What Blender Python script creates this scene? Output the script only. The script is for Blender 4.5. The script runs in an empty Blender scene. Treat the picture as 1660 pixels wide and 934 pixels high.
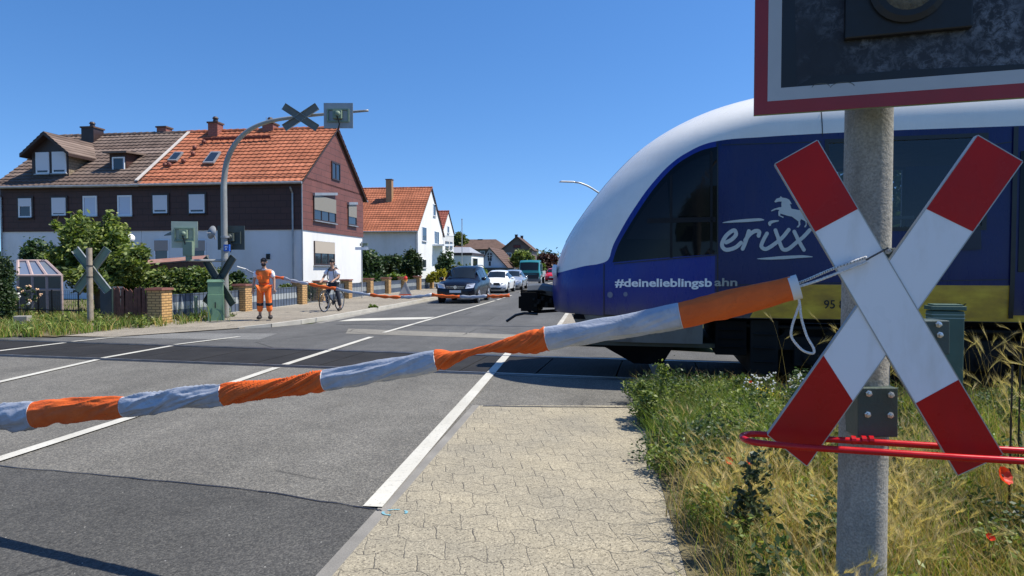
import bpy, bmesh, math, random
import numpy as np
from mathutils import Vector, Matrix, noise as mnoise
from mathutils.geometry import tessellate_polygon
rad = math.radians
sc = bpy.context.scene
COL = sc.collection
# ------------------------------------------------------------------ camera
F = 1050.0; W0 = 1660.0; H0 = 934.0; CX = 830.0; CY = 467.0; HZ = 434.0; EYE = 1.6
PITCH = math.atan((CY - HZ) / F)
cam = bpy.data.cameras.new('camera'); camo = bpy.data.objects.new('camera', cam); COL.objects.link(camo)
cam.sensor_width = 36.0; cam.lens = 36.0 * F / W0; cam.clip_start = 0.05; cam.clip_end = 3000
camo.location = (0, 0, EYE); camo.rotation_euler = (math.pi / 2 - PITCH, 0, 0)
sc.camera = camo
# ------------------------------------------------------------------ sky, sun, exposure
SUN_H = Vector((1.0, 0.035, 0)).normalized(); SUN_EL = rad(59)
SUN_DIR = Vector((SUN_H.x * math.cos(SUN_EL), SUN_H.y * math.cos(SUN_EL), math.sin(SUN_EL)))
wd = bpy.data.worlds.new('World'); sc.world = wd; wd.use_nodes = True
nt = wd.node_tree; nt.nodes.clear()
sky = nt.nodes.new('ShaderNodeTexSky'); sky.sky_type = 'NISHITA'; sky.sun_disc = False
sky.sun_elevation = SUN_EL; sky.sun_rotation = math.atan2(SUN_H.x, SUN_H.y)
sky.altitude = 0; sky.air_density = 1.0; sky.dust_density = 0.3; sky.ozone_density = 3.0
bg = nt.nodes.new('ShaderNodeBackground'); bg.inputs[1].default_value = 0.115
wo = nt.nodes.new('ShaderNodeOutputWorld')
tc = nt.nodes.new('ShaderNodeTexCoord'); mp = nt.nodes.new('ShaderNodeVectorMath'); mp.operation = 'ADD'; mp.inputs[1].default_value = (0, 0, .10)
nt.links.new(tc.outputs['Generated'], mp.inputs[0]); nm = nt.nodes.new('ShaderNodeVectorMath'); nm.operation = 'NORMALIZE'; nt.links.new(mp.outputs[0], nm.inputs[0]); nt.links.new(nm.outputs[0], sky.inputs[0])
hs = nt.nodes.new('ShaderNodeHueSaturation'); hs.inputs['Saturation'].default_value = 1.25; nt.links.new(sky.outputs[0], hs.inputs['Color'])
wb = nt.nodes.new('ShaderNodeMix'); wb.data_type = 'RGBA'; wb.blend_type = 'MULTIPLY'; wb.inputs[0].default_value = 1.0; wb.inputs[7].default_value = (.98, 1.0, 1.10, 1)
nt.links.new(hs.outputs[0], wb.inputs[6]); nt.links.new(wb.outputs[2], bg.inputs[0]); nt.links.new(bg.outputs[0], wo.inputs[0])
sl = bpy.data.lights.new('sun', 'SUN'); sl.energy = 5.0; sl.angle = rad(0.53); sl.color = (1.0, 0.94, 0.83)
so = bpy.data.objects.new('sun', sl); COL.objects.link(so)
so.rotation_euler = SUN_DIR.to_track_quat('Z', 'Y').to_euler()
vs = sc.view_settings; vs.view_transform = 'Standard'; vs.look = 'None'; vs.gamma = 1; vs.exposure = 0.5
vs.use_curve_mapping = False
# ------------------------------------------------------------------ frames of reference
_f = Vector((0, math.cos(PITCH), -math.sin(PITCH))); _u = Vector((0, math.sin(PITCH), math.cos(PITCH)))
def ray(u, v):
    d = Vector((1, 0, 0)) * (u - CX) + _u * (CY - v) + _f * F
    return d / d.y                                   # unit depth (y = 1)
def at(u, v, Y):
    return Vector((0, 0, EYE)) + ray(u, v) * Y
def gnd(u, v, z=0.0):
    d = ray(u, v); return Vector((0, 0, EYE)) + d * ((z - EYE) / d.z)
def onplane(u, v, p0, n):
    o = Vector((0, 0, EYE)); d = ray(u, v)
    return o + d * ((p0 - o).dot(n) / d.dot(n))
RA = math.atan(140.0 / F)                            # the road's direction right of the view axis
A_ = Vector((math.sin(RA), math.cos(RA), 0)); B_ = Vector((math.cos(RA), -math.sin(RA), 0))
def R(l, r, z=0.0):
    return B_ * l + A_ * r + Vector((0, 0, z))
def lr(p):
    return p.dot(B_), p.dot(A_)
TA = rad(12.8)                                       # track direction
T_ = Vector((math.cos(TA), -math.sin(TA), 0)); N_ = Vector((math.sin(TA), math.cos(TA), 0))
D0 = 10.39
def K(s, d, z=0.0):
    return T_ * s + N_ * d + Vector((0, 0, z))
def r_at(u, l):                                      # how far along the road a line at lateral l crosses picture column u
    d = ray(u, HZ); k = Vector((d.x, d.y, 0)); y = l / k.dot(B_); return (k * y).dot(A_)
# ------------------------------------------------------------------ mesh helpers
class MB:
    def __init__(s): s.v = []; s.f = []; s.m = []; s.mi = 0
    def add(s, vs, fs, mi=None):
        o = len(s.v); s.v += [tuple(p) for p in vs]
        s.f += [tuple(i + o for i in f) for f in fs]; s.m += [s.mi if mi is None else mi] * len(fs); return s
    def box(s, c, sz, rz=0, M=None, mi=None, taper=1.0):
        x, y, z = (q / 2 for q in sz)
        P = [(-x, -y, -z), (x, -y, -z), (x, y, -z), (-x, y, -z), (-x * taper, -y * taper, z), (x * taper, -y * taper, z), (x * taper, y * taper, z), (-x * taper, y * taper, z)]
        if M is None: M = Matrix.Rotation(rz, 3, 'Z')
        c = Vector(c)
        return s.add([M @ Vector(p) + c for p in P], [(0, 3, 2, 1), (4, 5, 6, 7), (0, 1, 5, 4), (1, 2, 6, 5), (2, 3, 7, 6), (3, 0, 4, 7)], mi)
    def b2(s, lo, hi, mi=None):
        return s.box([(a + b) / 2 for a, b in zip(lo, hi)], [abs(b - a) for a, b in zip(lo, hi)], mi=mi)
    def hull(s, a, b, mi=None):                       # prism between two polygons with the same count
        n = len(a)
        return s.add(list(a) + list(b), [tuple(range(n))[::-1], tuple(range(n, 2 * n))] + [(i, (i + 1) % n, n + (i + 1) % n, n + i) for i in range(n)], mi)
    def plate(s, pts, off, mi=None):                  # polygon extruded by vector off
        off = Vector(off); pts = [Vector(p) for p in pts]
        return s.hull(pts, [p + off for p in pts], mi)
    def poly(s, pts, mi=None):
        return s.add(pts, [tuple(range(len(pts)))], mi)
    def tube(s, pts, r, n=8, closed=False, mi=None, cap=True, sq=1.0):
        pts = [Vector(p) for p in pts]; m = len(pts)
        if not hasattr(r, '__len__'): r = [r] * m
        vs = []; up = None
        for i in range(m):
            if closed: t = pts[(i + 1) % m] - pts[i - 1]
            else: t = pts[min(i + 1, m - 1)] - pts[max(i - 1, 0)]
            if t.length < 1e-9: t = Vector((0, 0, 1))
            t.normalize()
            if up is None:
                up = Vector((0, 0, 1)) if abs(t.z) < .9 else Vector((1, 0, 0))
            a = (up - t * up.dot(t)).normalized(); b = t.cross(a); up = a
            for k in range(n):
                q = 2 * math.pi * k / n
                vs.append(pts[i] + a * math.cos(q) * r[i] + b * math.sin(q) * r[i] * sq)
        fs = []
        for i in range(m if closed else m - 1):
            j = (i + 1) % m
            for k in range(n):
                fs.append((i * n + k, i * n + (k + 1) % n, j * n + (k + 1) % n, j * n + k))
        if cap and not closed:
            fs.append(tuple(range(n))[::-1]); fs.append(tuple((m - 1) * n + k for k in range(n)))
        return s.add(vs, fs, mi)
    def lathe(s, prof, c=(0, 0, 0), n=16, axis=(0, 0, 1), mi=None):   # prof: (r, h)
        ax = Vector(axis).normalized(); u = ax.orthogonal().normalized(); w = ax.cross(u); c = Vector(c)
        vs = []; m = len(prof)
        for (r, h) in prof:
            for k in range(n):
                q = 2 * math.pi * k / n
                vs.append(c + ax * h + (u * math.cos(q) + w * math.sin(q)) * max(r, 1e-4))
        fs = [(i * n + k, i * n + (k + 1) % n, (i + 1) * n + (k + 1) % n, (i + 1) * n + k) for i in range(m - 1) for k in range(n)]
        fs += [tuple(range(n))[::-1], tuple((m - 1) * n + k for k in range(n))]
        return s.add(vs, fs, mi)
    def grid(s, fn, nu, nv, mi=None, skip=None, flip=False):
        vs = [fn(i, j) for j in range(nv) for i in range(nu)]
        fs = []
        for j in range(nv - 1):
            for i in range(nu - 1):
                if skip and skip(i, j): continue
                q = (j * nu + i, j * nu + i + 1, (j + 1) * nu + i + 1, (j + 1) * nu + i)
                fs.append(q[::-1] if flip else q)
        return s.add(vs, fs, mi)
    def ball(s, c, r, nu=12, nv=8, mi=None, M=None):
        if not hasattr(r, '__len__'): r = (r, r, r)
        c = Vector(c); M = M or Matrix.Identity(3)
        def fn(i, j):
            a = 2 * math.pi * i / (nu - 1); b = -math.pi / 2 + math.pi * j / (nv - 1)
            return c + M @ Vector((math.cos(a) * math.cos(b) * r[0], math.sin(a) * math.cos(b) * r[1], math.sin(b) * r[2]))
        return s.grid(fn, nu, nv, mi)
    def build(s, name, mat, parent=None, smooth=False, world=True, bevel=0, autosmooth=None):
        """world=True: vertices are world coordinates and are brought into the parent's frame"""
        me = bpy.data.meshes.new(name)
        vs = s.v
        if parent is not None and world:
            inv = WM[parent.name].inverted(); vs = [tuple(inv @ Vector(p)) for p in vs]
        elif parent is None and world:
            c = Vector((sum(p[0] for p in vs) / len(vs), sum(p[1] for p in vs) / len(vs), min(p[2] for p in vs)))
            vs = [tuple(Vector(p) - c) for p in vs]
        me.from_pydata(vs, [], s.f)
        mats = mat if isinstance(mat, (list, tuple)) else [mat]
        for m in mats: me.materials.append(m)
        if len(mats) > 1: me.polygons.foreach_set('material_index', s.m)
        bm = bmesh.new(); bm.from_mesh(me)
        bmesh.ops.remove_doubles(bm, verts=bm.verts, dist=1e-5)
        bmesh.ops.recalc_face_normals(bm, faces=bm.faces); bm.to_mesh(me); bm.free()
        if smooth: me.polygons.foreach_set('use_smooth', [True] * len(me.polygons))
        me.update()
        if autosmooth: me.set_sharp_from_angle(angle=rad(autosmooth))
        o = bpy.data.objects.new(name, me); COL.objects.link(o)
        if parent is not None:
            o.parent = parent; WM[o.name] = WM[parent.name].copy() if world else WM[parent.name].copy()
        elif world: o.location = c; WM[o.name] = Matrix.Translation(c)
        else: WM[o.name] = Matrix.Identity(4)
        if bevel:
            b = o.modifiers.new('bevel', 'BEVEL'); b.width = bevel; b.segments = 2; b.limit_method = 'ANGLE'
        return o
WM = {}
def thing(name, label, cat, loc=(0, 0, 0), rz=0.0, group=None, kind=None):
    o = bpy.data.objects.new(name, None); COL.objects.link(o); o.empty_display_size = .1
    o.location = loc; o.rotation_euler = (0, 0, rz)
    WM[o.name] = Matrix.Translation(Vector(loc)) @ Matrix.Rotation(rz, 4, 'Z')
    return tag(o, label, cat, group, kind)
def tag(o, label, cat, group=None, kind=None):
    if label: o['label'] = label
    if cat: o['category'] = cat
    if group: o['group'] = group
    if kind: o['kind'] = kind
    return o
def kids(o): return [c for c in bpy.data.objects if c.parent == o]
def copy_tree(o, label=None, loc=None, rz=None, group=None, scale=None, parent=None):
    c = o.copy(); COL.objects.link(c)
    if parent is not None: c.parent = parent
    if label: c['label'] = label
    if group: c['group'] = group
    if loc is not None: c.location = loc
    if rz is not None: c.rotation_euler = (0, 0, rz)
    if scale is not None: c.scale = (scale,) * 3
    for k in kids(o): copy_tree(k, parent=c)
    return c
def mesh_np(name, V, Fq, mat, kind=None, parent=None, smooth=False):
    """fast mesh from numpy verts (n,3) and faces (m,k)"""
    me = bpy.data.meshes.new(name); n = len(V); m, k = Fq.shape
    me.vertices.add(n); me.vertices.foreach_set('co', V.astype(np.float32).ravel())
    me.loops.add(m * k); me.loops.foreach_set('vertex_index', Fq.astype(np.int32).ravel())
    me.polygons.add(m); me.polygons.foreach_set('loop_start', np.arange(0, m * k, k, dtype=np.int32))
    me.update(calc_edges=True)
    if smooth: me.polygons.foreach_set('use_smooth', [True] * m)
    me.materials.append(mat)
    o = bpy.data.objects.new(name, me); COL.objects.link(o)
    if parent is not None: o.parent = parent
    if kind: o['kind'] = kind
    WM[o.name] = Matrix.Identity(4)
    return o
# ------------------------------------------------------------------ materials
def newmat(name):
    m = bpy.data.materials.new(name); m.use_nodes = True
    n = m.node_tree; b = n.nodes['Principled BSDF']; return m, n, b
def N(n, t, **k):
    x = n.nodes.new(t)
    for a, v in k.items(): setattr(x, a, v)
    return x
def setin(x, **k):
    for a, v in k.items(): x.inputs[a.replace('_', ' ')].default_value = v
def c4(c): return (c[0], c[1], c[2], 1.0)
def hx(s):                                            # srgb hex -> linear
    s = s.lstrip('#'); o = []
    for i in (0, 2, 4):
        c = int(s[i:i + 2], 16) / 255; o.append(c / 12.92 if c <= .04045 else ((c + .055) / 1.055) ** 2.4)
    return tuple(o)
def coords(n, kind='Object'):
    return N(n, 'ShaderNodeTexCoord').outputs[kind]
def mapping(n, src, scale=(1, 1, 1), rot=(0, 0, 0), loc=(0, 0, 0)):
    m = N(n, 'ShaderNodeMapping'); n.links.new(src, m.inputs[0])
    m.inputs['Scale'].default_value = scale; m.inputs['Rotation'].default_value = rot; m.inputs['Location'].default_value = loc
    return m.outputs[0]
def noise(n, src, scale, detail=3, rough=.55, dist=0):
    t = N(n, 'ShaderNodeTexNoise'); n.links.new(src, t.inputs['Vector'])
    setin(t, Scale=scale, Detail=detail, Roughness=rough, Distortion=dist); return t.outputs['Fac']
def ramp(n, src, stops):
    r = N(n, 'ShaderNodeValToRGB'); n.links.new(src, r.inputs[0]); e = r.color_ramp.elements
    while len(e) > 2: e.remove(e[-1])
    while len(e) < len(stops): e.new(.5)
    for q, (p, c) in zip(e, stops): q.position = p; q.color = c4(c) if hasattr(c, '__len__') else (c, c, c, 1)
    return r.outputs[0]
def mix(n, fac, a, b, mode='MIX'):
    m = N(n, 'ShaderNodeMix', data_type='RGBA', blend_type=mode)
    for i, s in ((0, fac), (6, a), (7, b)):
        if hasattr(s, 'is_linked'): n.links.new(s, m.inputs[i])
        elif i == 0: m.inputs[0].default_value = s
        else: m.inputs[i].default_value = c4(s)
    return m.outputs[2]
def math_(n, op, a, b=0.0, c=0.0):
    m = N(n, 'ShaderNodeMath', operation=op)
    for i, s in ((0, a), (1, b), (2, c)):
        if hasattr(s, 'is_linked'): n.links.new(s, m.inputs[i])
        else: m.inputs[i].default_value = s
    return m.outputs[0]
def bump(n, b, h, strength=.3, dist=.01):
    x = N(n, 'ShaderNodeBump'); n.links.new(h, x.inputs['Height']); setin(x, Strength=strength, Distance=dist)
    n.links.new(x.outputs[0], b.inputs['Normal']); return x
MATS = {}
def mat(name, col, rough=.6, metal=0.0, var=.12, vscale=4.0, bmp=0.0, bscale=40.0, dirt=None, dscale=1.5, coat=0.0, spec=None, fine=0.0, fscale=120):
    """plain surface with real colour variation, grain and optional dirt"""
    if name in MATS: return MATS[name]
    m, n, b = newmat(name); P = coords(n)
    f = noise(n, P, vscale, 4)
    d = tuple(max(0, c * (1 - var)) for c in col); l = tuple(min(1, c * (1 + var)) for c in col)
    c = ramp(n, f, [(.3, d), (.7, l)])
    if fine:
        f2 = noise(n, P, fscale, 2, .6)
        c = mix(n, 1.0, c, ramp(n, f2, [(.3, (1 - fine,) * 3), (.7, (1 + fine,) * 3)]), 'MULTIPLY')
    if dirt:
        f3 = noise(n, mapping(n, P, (1, 1, .35)), dscale, 5, .65)
        c = mix(n, ramp(n, f3, [(.48, 0), (.75, 1)]), c, dirt)
    n.links.new(c, b.inputs['Base Color'])
    setin(b, Roughness=rough, Metallic=metal)
    n.links.new(ramp(n, noise(n, P, vscale * 2, 3), [(.3, max(0, rough - .07)), (.7, min(1, rough + .07))]), b.inputs['Roughness'])
    if coat: b.inputs['Coat Weight'].default_value = coat; b.inputs['Coat Roughness'].default_value = .04
    if spec is not None: b.inputs['Specular IOR Level'].default_value = spec
    if bmp: bump(n, b, noise(n, P, bscale, 4, .6), bmp, .01)
    MATS[name] = m; return m
def leafmat(name, cols, trans=.35, rough=.55):
    if name in MATS: return MATS[name]
    m, n, b = newmat(name)
    g = N(n, 'ShaderNodeNewGeometry')
    k = len(cols)
    c = ramp(n, g.outputs['Random Per Island'], [(i / (k - 1), c) for i, c in enumerate(cols)])
    f = noise(n, coords(n), .9, 3)
    c = mix(n, 1.0, c, ramp(n, f, [(.35, (.72, .72, .72)), (.65, (1.25, 1.2, 1.1))]), 'MULTIPLY')
    n.links.new(c, b.inputs['Base Color']); setin(b, Roughness=rough)
    t = N(n, 'ShaderNodeBsdfTranslucent'); n.links.new(mix(n, 1.0, c, (1.3, 1.35, .7), 'MULTIPLY'), t.inputs[0])
    ms = N(n, 'ShaderNodeMixShader'); ms.inputs[0].default_value = trans
    n.links.new(b.outputs[0], ms.inputs[1]); n.links.new(t.outputs[0], ms.inputs[2])
    n.links.new(ms.outputs[0], n.nodes['Material Output'].inputs[0])
    MATS[name] = m; return m
def glass(name, col=(.015, .018, .022), rough=.04, spec=.8):
    if name in MATS: return MATS[name]
    m, n, b = newmat(name); setin(b, Base_Color=c4(col), Roughness=rough); b.inputs['Specular IOR Level'].default_value = spec
    f = noise(n, coords(n), 3.0, 2); bump(n, b, f, .04, .02)
    MATS[name] = m; return m
# ------------------------------------------------------------------ ground materials
def asphalt(name, base, speck=.5, lanes=False):
    m, n, b = newmat(name); P = coords(n)
    big = noise(n, P, .35, 4, .6); mid = noise(n, P, 2.5, 5, .7)
    c = ramp(n, big, [(.3, tuple(x * .82 for x in base)), (.7, tuple(x * 1.15 for x in base))])
    c = mix(n, 1.0, c, ramp(n, mid, [(.3, (.86,) * 3), (.7, (1.12,) * 3)]), 'MULTIPLY')
    v = N(n, 'ShaderNodeTexVoronoi'); n.links.new(P, v.inputs['Vector']); v.inputs['Scale'].default_value = 95
    c = mix(n, speck, c, mix(n, 1.0, c, ramp(n, v.outputs['Color'], [(.1, (.45,) * 3), (.55, (1.0,) * 3), (.9, (1.85, 1.8, 1.7))]), 'MULTIPLY'))
    v2 = N(n, 'ShaderNodeTexVoronoi'); n.links.new(P, v2.inputs['Vector']); v2.inputs['Scale'].default_value = 9
    c = mix(n, ramp(n, v2.outputs['Distance'], [(.035, 1), (.05, 0)]), c, (.38, .37, .34))     # pale chippings
    if lanes:                                          # tyre tracks polished by traffic run along the road
        Pm = mapping(n, P, (1, .05, 1), (0, 0, 0)); f = noise(n, Pm, 1.1, 2)
        c = mix(n, 1.0, c, ramp(n, f, [(.35, (.88,) * 3), (.65, (1.1,) * 3)]), 'MULTIPLY')
    vc = N(n, 'ShaderNodeTexVoronoi', feature='DISTANCE_TO_EDGE'); n.links.new(mix(n, .12, P, N(n, 'ShaderNodeTexNoise').outputs['Color'], 'ADD'), vc.inputs['Vector'])
    vc.inputs['Scale'].default_value = .33
    crk = math_(n, 'MULTIPLY', ramp(n, vc.outputs['Distance'], [(.0, 1), (.006, 0)]), ramp(n, noise(n, P, .25, 2), [(.52, 0), (.6, 1)]))
    c = mix(n, crk, c, (.012, .012, .012))
    n.links.new(c, b.inputs['Base Color']); setin(b, Roughness=.85); b.inputs['Specular IOR Level'].default_value = .3
    h = math_(n, 'ADD', math_(n, 'MULTIPLY', v.outputs['Distance'], -1.0), math_(n, 'MULTIPLY', noise(n, P, 60, 3), .6))
    bump(n, b, h, .55, .006)
    return m
M_ASPH = asphalt('worn_grey_asphalt', (.130, .125, .112), .8, True)
M_ASPH_NEW = asphalt('dark_patched_asphalt', (.068, .067, .063), .75)
M_ASPH_FAR = asphalt('grey_street_asphalt', (.092, .092, .09), .5, True)
M_ASPH_LIGHT = asphalt('pale_concrete_strip', (.20, .19, .165), .5)
M_PATH_FAR = asphalt('pale_gritty_sidewalk', (.24, .215, .175), .6)
def paver_mat():
    m, n, b = newmat('worn_concrete_pavers'); P = coords(n)
    s = N(n, 'ShaderNodeSeparateXYZ'); n.links.new(P, s.inputs[0])
    X, Y = s.outputs[0], s.outputs[1]
    pw, ph = .235, .205
    tri = lambda v, per: math_(n, 'PINGPONG', v, per / 2)
    # wavy bed joints: trapezoidal zigzag along x
    zz = math_(n, 'MINIMUM', math_(n, 'MAXIMUM', tri(X, pw), pw * .12), pw * .38)
    Y2 = math_(n, 'ADD', Y, math_(n, 'MULTIPLY', zz, .85))
    row = math_(n, 'FLOOR', math_(n, 'DIVIDE', Y2, ph))
    fy = math_(n, 'FRACT', math_(n, 'DIVIDE', Y2, ph))
    wob = math_(n, 'MULTIPLY', math_(n, 'SUBTRACT', noise(n, P, 11, 2), .5), .03)
    X2 = math_(n, 'ADD', math_(n, 'ADD', X, wob), math_(n, 'MULTIPLY', math_(n, 'ADD', row, math_(n, 'MULTIPLY', fy, .45)), pw * .5))
    fx = math_(n, 'FRACT', math_(n, 'DIVIDE', X2, pw))
    ey = math_(n, 'MULTIPLY', math_(n, 'MINIMUM', fy, math_(n, 'SUBTRACT', 1.0, fy)), ph)
    ex = math_(n, 'MULTIPLY', math_(n, 'MINIMUM', fx, math_(n, 'SUBTRACT', 1.0, fx)), pw)
    e = math_(n, 'MINIMUM', ex, ey)
    cell = N(n, 'ShaderNodeCombineXYZ'); n.links.new(math_(n, 'FLOOR', math_(n, 'DIVIDE', X2, pw)), cell.inputs[0]); n.links.new(row, cell.inputs[1])
    wn = N(n, 'ShaderNodeTexWhiteNoise'); n.links.new(cell.outputs[0], wn.inputs[0])
    base = (.292, .260, .192)
    c = ramp(n, wn.outputs['Value'], [(0, tuple(x * .95 for x in base)), (1, tuple(x * 1.05 for x in base))])
    c = mix(n, 1.0, c, ramp(n, noise(n, P, 1.3, 5, .6), [(.3, (.82, .83, .85)), (.7, (1.12, 1.1, 1.05))]), 'MULTIPLY')
    v = N(n, 'ShaderNodeTexVoronoi'); n.links.new(P, v.inputs['Vector']); v.inputs['Scale'].default_value = 120
    sp = ramp(n, v.outputs['Color'], [(.12, (.25, .24, .23)), (.34, (.9,) * 3), (.7, (1.05,) * 3), (.93, (1.7,) * 3)])
    c = mix(n, .75, c, mix(n, 1.0, c, sp, 'MULTIPLY'))
    v3 = N(n, 'ShaderNodeTexVoronoi'); n.links.new(P, v3.inputs['Vector']); v3.inputs['Scale'].default_value = 38
    c = mix(n, ramp(n, v3.outputs['Distance'], [(.13, 1), (.20, 0)]), c, (.07, .06, .05))     # lost grains, small pits
    jw = ramp(n, noise(n, P, 6, 3), [(.3, .0004), (.55, .0026), (.75, .0042)])
    j = math_(n, 'LESS_THAN', e, jw)
    c = mix(n, j, c, (.075, .068, .055)); n.links.new(c, b.inputs['Base Color']); setin(b, Roughness=.88)
    hgt = math_(n, 'ADD', math_(n, 'MULTIPLY', math_(n, 'MINIMUM', e, .006), 120.0), math_(n, 'MULTIPLY', v.outputs['Distance'], -.35))
    bump(n, b, hgt, .6, .006)
    return m
M_PAVER = paver_mat()
def panel_mat():
    m, n, b = newmat('black_rubber_crossing_panel'); P = coords(n)
    ch = N(n, 'ShaderNodeTexChecker'); n.links.new(P, ch.inputs[0]); ch.inputs['Scale'].default_value = 22
    c = ramp(n, noise(n, P, 1.2, 5, .65), [(.3, (.013, .0125, .0125)), (.7, (.028, .027, .026))])
    c = mix(n, ramp(n, noise(n, P, 25, 3), [(.72, 0), (.78, 1)]), c, (.09, .085, .08))
    n.links.new(c, b.inputs['Base Color']); setin(b, Roughness=.85); b.inputs['Specular IOR Level'].default_value = .25
    s = N(n, 'ShaderNodeSeparateXYZ'); n.links.new(P, s.inputs[0])
    rib = math_(n, 'PINGPONG', s.outputs[0], .03)
    h = math_(n, 'ADD', math_(n, 'MULTIPLY', rib, 14.0), math_(n, 'MULTIPLY', ch.outputs['Fac'], .25))
    bump(n, b, h, .5, .012); return m
M_PANEL = panel_mat()
def paint_mat():
    m, n, b = newmat('worn_white_road_paint'); P = coords(n)
    f = noise(n, P, 28, 5, .75)
    c = mix(n, ramp(n, f, [(.56, 0), (.68, 1)]), (.52, .505, .445), (.22, .21, .195))
    c = mix(n, 1.0, c, ramp(n, noise(n, P, 1.5, 4), [(.3, (.82, .81, .78)), (.7, (1.08,) * 3)]), 'MULTIPLY')
    n.links.new(c, b.inputs['Base Color']); setin(b, Roughness=.6); bump(n, b, noise(n, P, 90, 3), .4, .004); return m
M_PAINT = paint_mat()
def soil_mat():
    m, n, b = newmat('dry_soil_and_thatch'); P = coords(n)
    c = ramp(n, noise(n, P, 3, 6, .7), [(.25, (.05, .04, .022)), (.5, (.13, .11, .055)), (.75, (.21, .18, .10))])
    n.links.new(c, b.inputs['Base Color']); setin(b, Roughness=.95); bump(n, b, noise(n, P, 30, 5), .8, .03); return m
M_SOIL = soil_mat()
M_LAWN = mat('field_grass', (.075, .10, .03), .9, var=.4, vscale=.4, fine=.3, fscale=20)
M_BALLAST = mat('brown_track_ballast', (.14, .12, .10), .95, var=.3, vscale=20, bmp=1.0, bscale=25, fine=.5, fscale=45)
M_KERB = mat('pale_concrete_kerb', (.40, .38, .33), .85, var=.15, vscale=2, bmp=.2, fine=.15)
M_GUT = mat('gutter_stone', (.20, .19, .17), .85, var=.2, vscale=3, bmp=.2, fine=.2)
M_RAIL = mat('polished_rail_steel', (.20, .19, .18), .45, .8, var=.3, vscale=6)
M_RUST = mat('rusty_rail_side', (.09, .045, .025), .8, var=.3, vscale=8)
def sheet(name, pts, z, m, sub=0):
    """a level sheet; pts are (l, r) in the road's frame"""
    o = MB(); w = [R(l, r, z) for l, r in pts]; tri = tessellate_polygon([w])
    o.add(w, [tuple(t) for t in tri])
    # keep texture coordinates in the road's frame
    me = bpy.data.meshes.new(name); vs = [(l, r, 0) for l, r in pts]; me.from_pydata(vs, [], [tuple(t) for t in tri]); me.materials.append(m)
    bm = bmesh.new(); bm.from_mesh(me)
    for f in bm.faces:
        f.normal_update()
        if f.normal.z < 0: f.normal_flip()
    bm.to_mesh(me); bm.free()
    ob = bpy.data.objects.new(name, me); COL.objects.link(ob); ob.location = (0, 0, z); ob.rotation_euler = (0, 0, -RA)
    ob['kind'] = 'structure'; return ob
def kd(s, d): return lr(K(s, d))                      # track frame to road frame
# ------------------------------------------------------------------ ground sheets
sheet('ground', [(-900, -300), (900, -300), (900, 1500), (-900, 1500)], -.02, M_LAWN)
sheet('verge_soil', [(.45, -8), (16, -8), kd(17, 8.42), kd(-.30, 8.42)], .010, M_SOIL)
sheet('garden_soil', [kd(-13.4, 12.05), kd(-40, 12.05), (-60, 60), (-12.3, 60), (-12.3, 20)], .03, M_SOIL)
sheet('track_bed', [kd(1.9, 8.4), kd(60, 8.4), kd(60, 13.6), kd(1.9, 13.6)], .012, M_BALLAST)
sheet('track_bed', [kd(-40, 8.8), kd(-15.5, 8.8), kd(-15.5, 12.6), kd(-40, 12.6)], .012, M_BALLAST)
sheet('road', [(-30, -14), (2.6, -14), (2.6, 9.2), kd(2.4, 9.44), kd(-30, 9.44)], .0, M_ASPH)
sheet('road', [kd(-14.6, 11.34), kd(2.3, 11.34), kd(2.2, 12.4), (-1.0, 13.6), (-1.0, 40), (-1.0, 260), (-8.1, 260), (-8.1, 17.5), (-9.2, 16.0), (-13.0, 15.2)], .0, M_ASPH_FAR)
sheet('road', [(-12, 260), (40, 260), (220, 700), (160, 700)], .0, M_ASPH_FAR)
# darker patch in the foreground, ragged edge
random.seed(3)
edge = [gnd(-260, 727), gnd(0, 757), gnd(210, 776), gnd(420, 797), gnd(600, 826.5), gnd(622, 830)]
pts = []
for a, b in zip(edge[:-1], edge[1:]):
    for k in range(7):
        t = k / 7; p = a.lerp(b, t); p.y += random.uniform(-.012, .012); pts.append(lr(p))
pts.append((-1.40, lr(edge[-1])[1]))
sheet('road_patch', [(-30, -14), (-1.38, -14)] + pts[::-1], .004, M_ASPH_NEW)
seam = MB()
for (a, b) in zip(pts[:-2], pts[1:-1]):
    pa, pb = R(a[0], a[1], .008), R(b[0], b[1], .008); w = Vector((0, random.uniform(.012, .022), 0))
    seam.poly([pa - w * .5, pb - w * .5, pb + w * .5, pa + w * .5])
M_TAR = mat('bitumen_joint', (.018, .018, .02), .45, var=.3, vscale=20)
so_ = seam.build('road_seam', M_TAR); so_['kind'] = 'structure'
# light concrete strip just beyond the crossing and a few old repairs
sheet('road_strip', [lr(gnd(560, 541)), lr(gnd(905, 552)), lr(gnd(900, 545)), lr(gnd(565, 533))], .004, M_ASPH_LIGHT)
sheet('road_strip', [lr(gnd(150, 548)), lr(gnd(420, 551)), lr(gnd(450, 541)), lr(gnd(210, 540.5))], .004, asphalt('mid_grey_strip', (.16, .16, .155), .5))
# tar joint lines across the road
M_J = M_TAR
def strip(name, a, b, w, m, z, wob=0.0, n=12):
    s = MB(); a = Vector(a); b = Vector(b); d = (b - a).normalized(); nn = Vector((-d.y, d.x, 0))
    P = []
    for i in range(n + 1):
        p = a.lerp(b, i / n) + nn * random.uniform(-wob, wob); P.append(p)
    for p, q in zip(P[:-1], P[1:]):
        s.poly([p - nn * w / 2, q - nn * w / 2, q + nn * w / 2, p + nn * w / 2])
    s.v = [(x, y, z) for x, y, _ in s.v]
    o = s.build(name, m); o['kind'] = 'structure'; return o
strip('road_seam', gnd(545, 526), gnd(880, 530), .05, M_J, .008, .03)
strip('road_seam', gnd(783, 659.5), gnd(1040, 662), .03, M_J, .010, .01)
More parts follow.
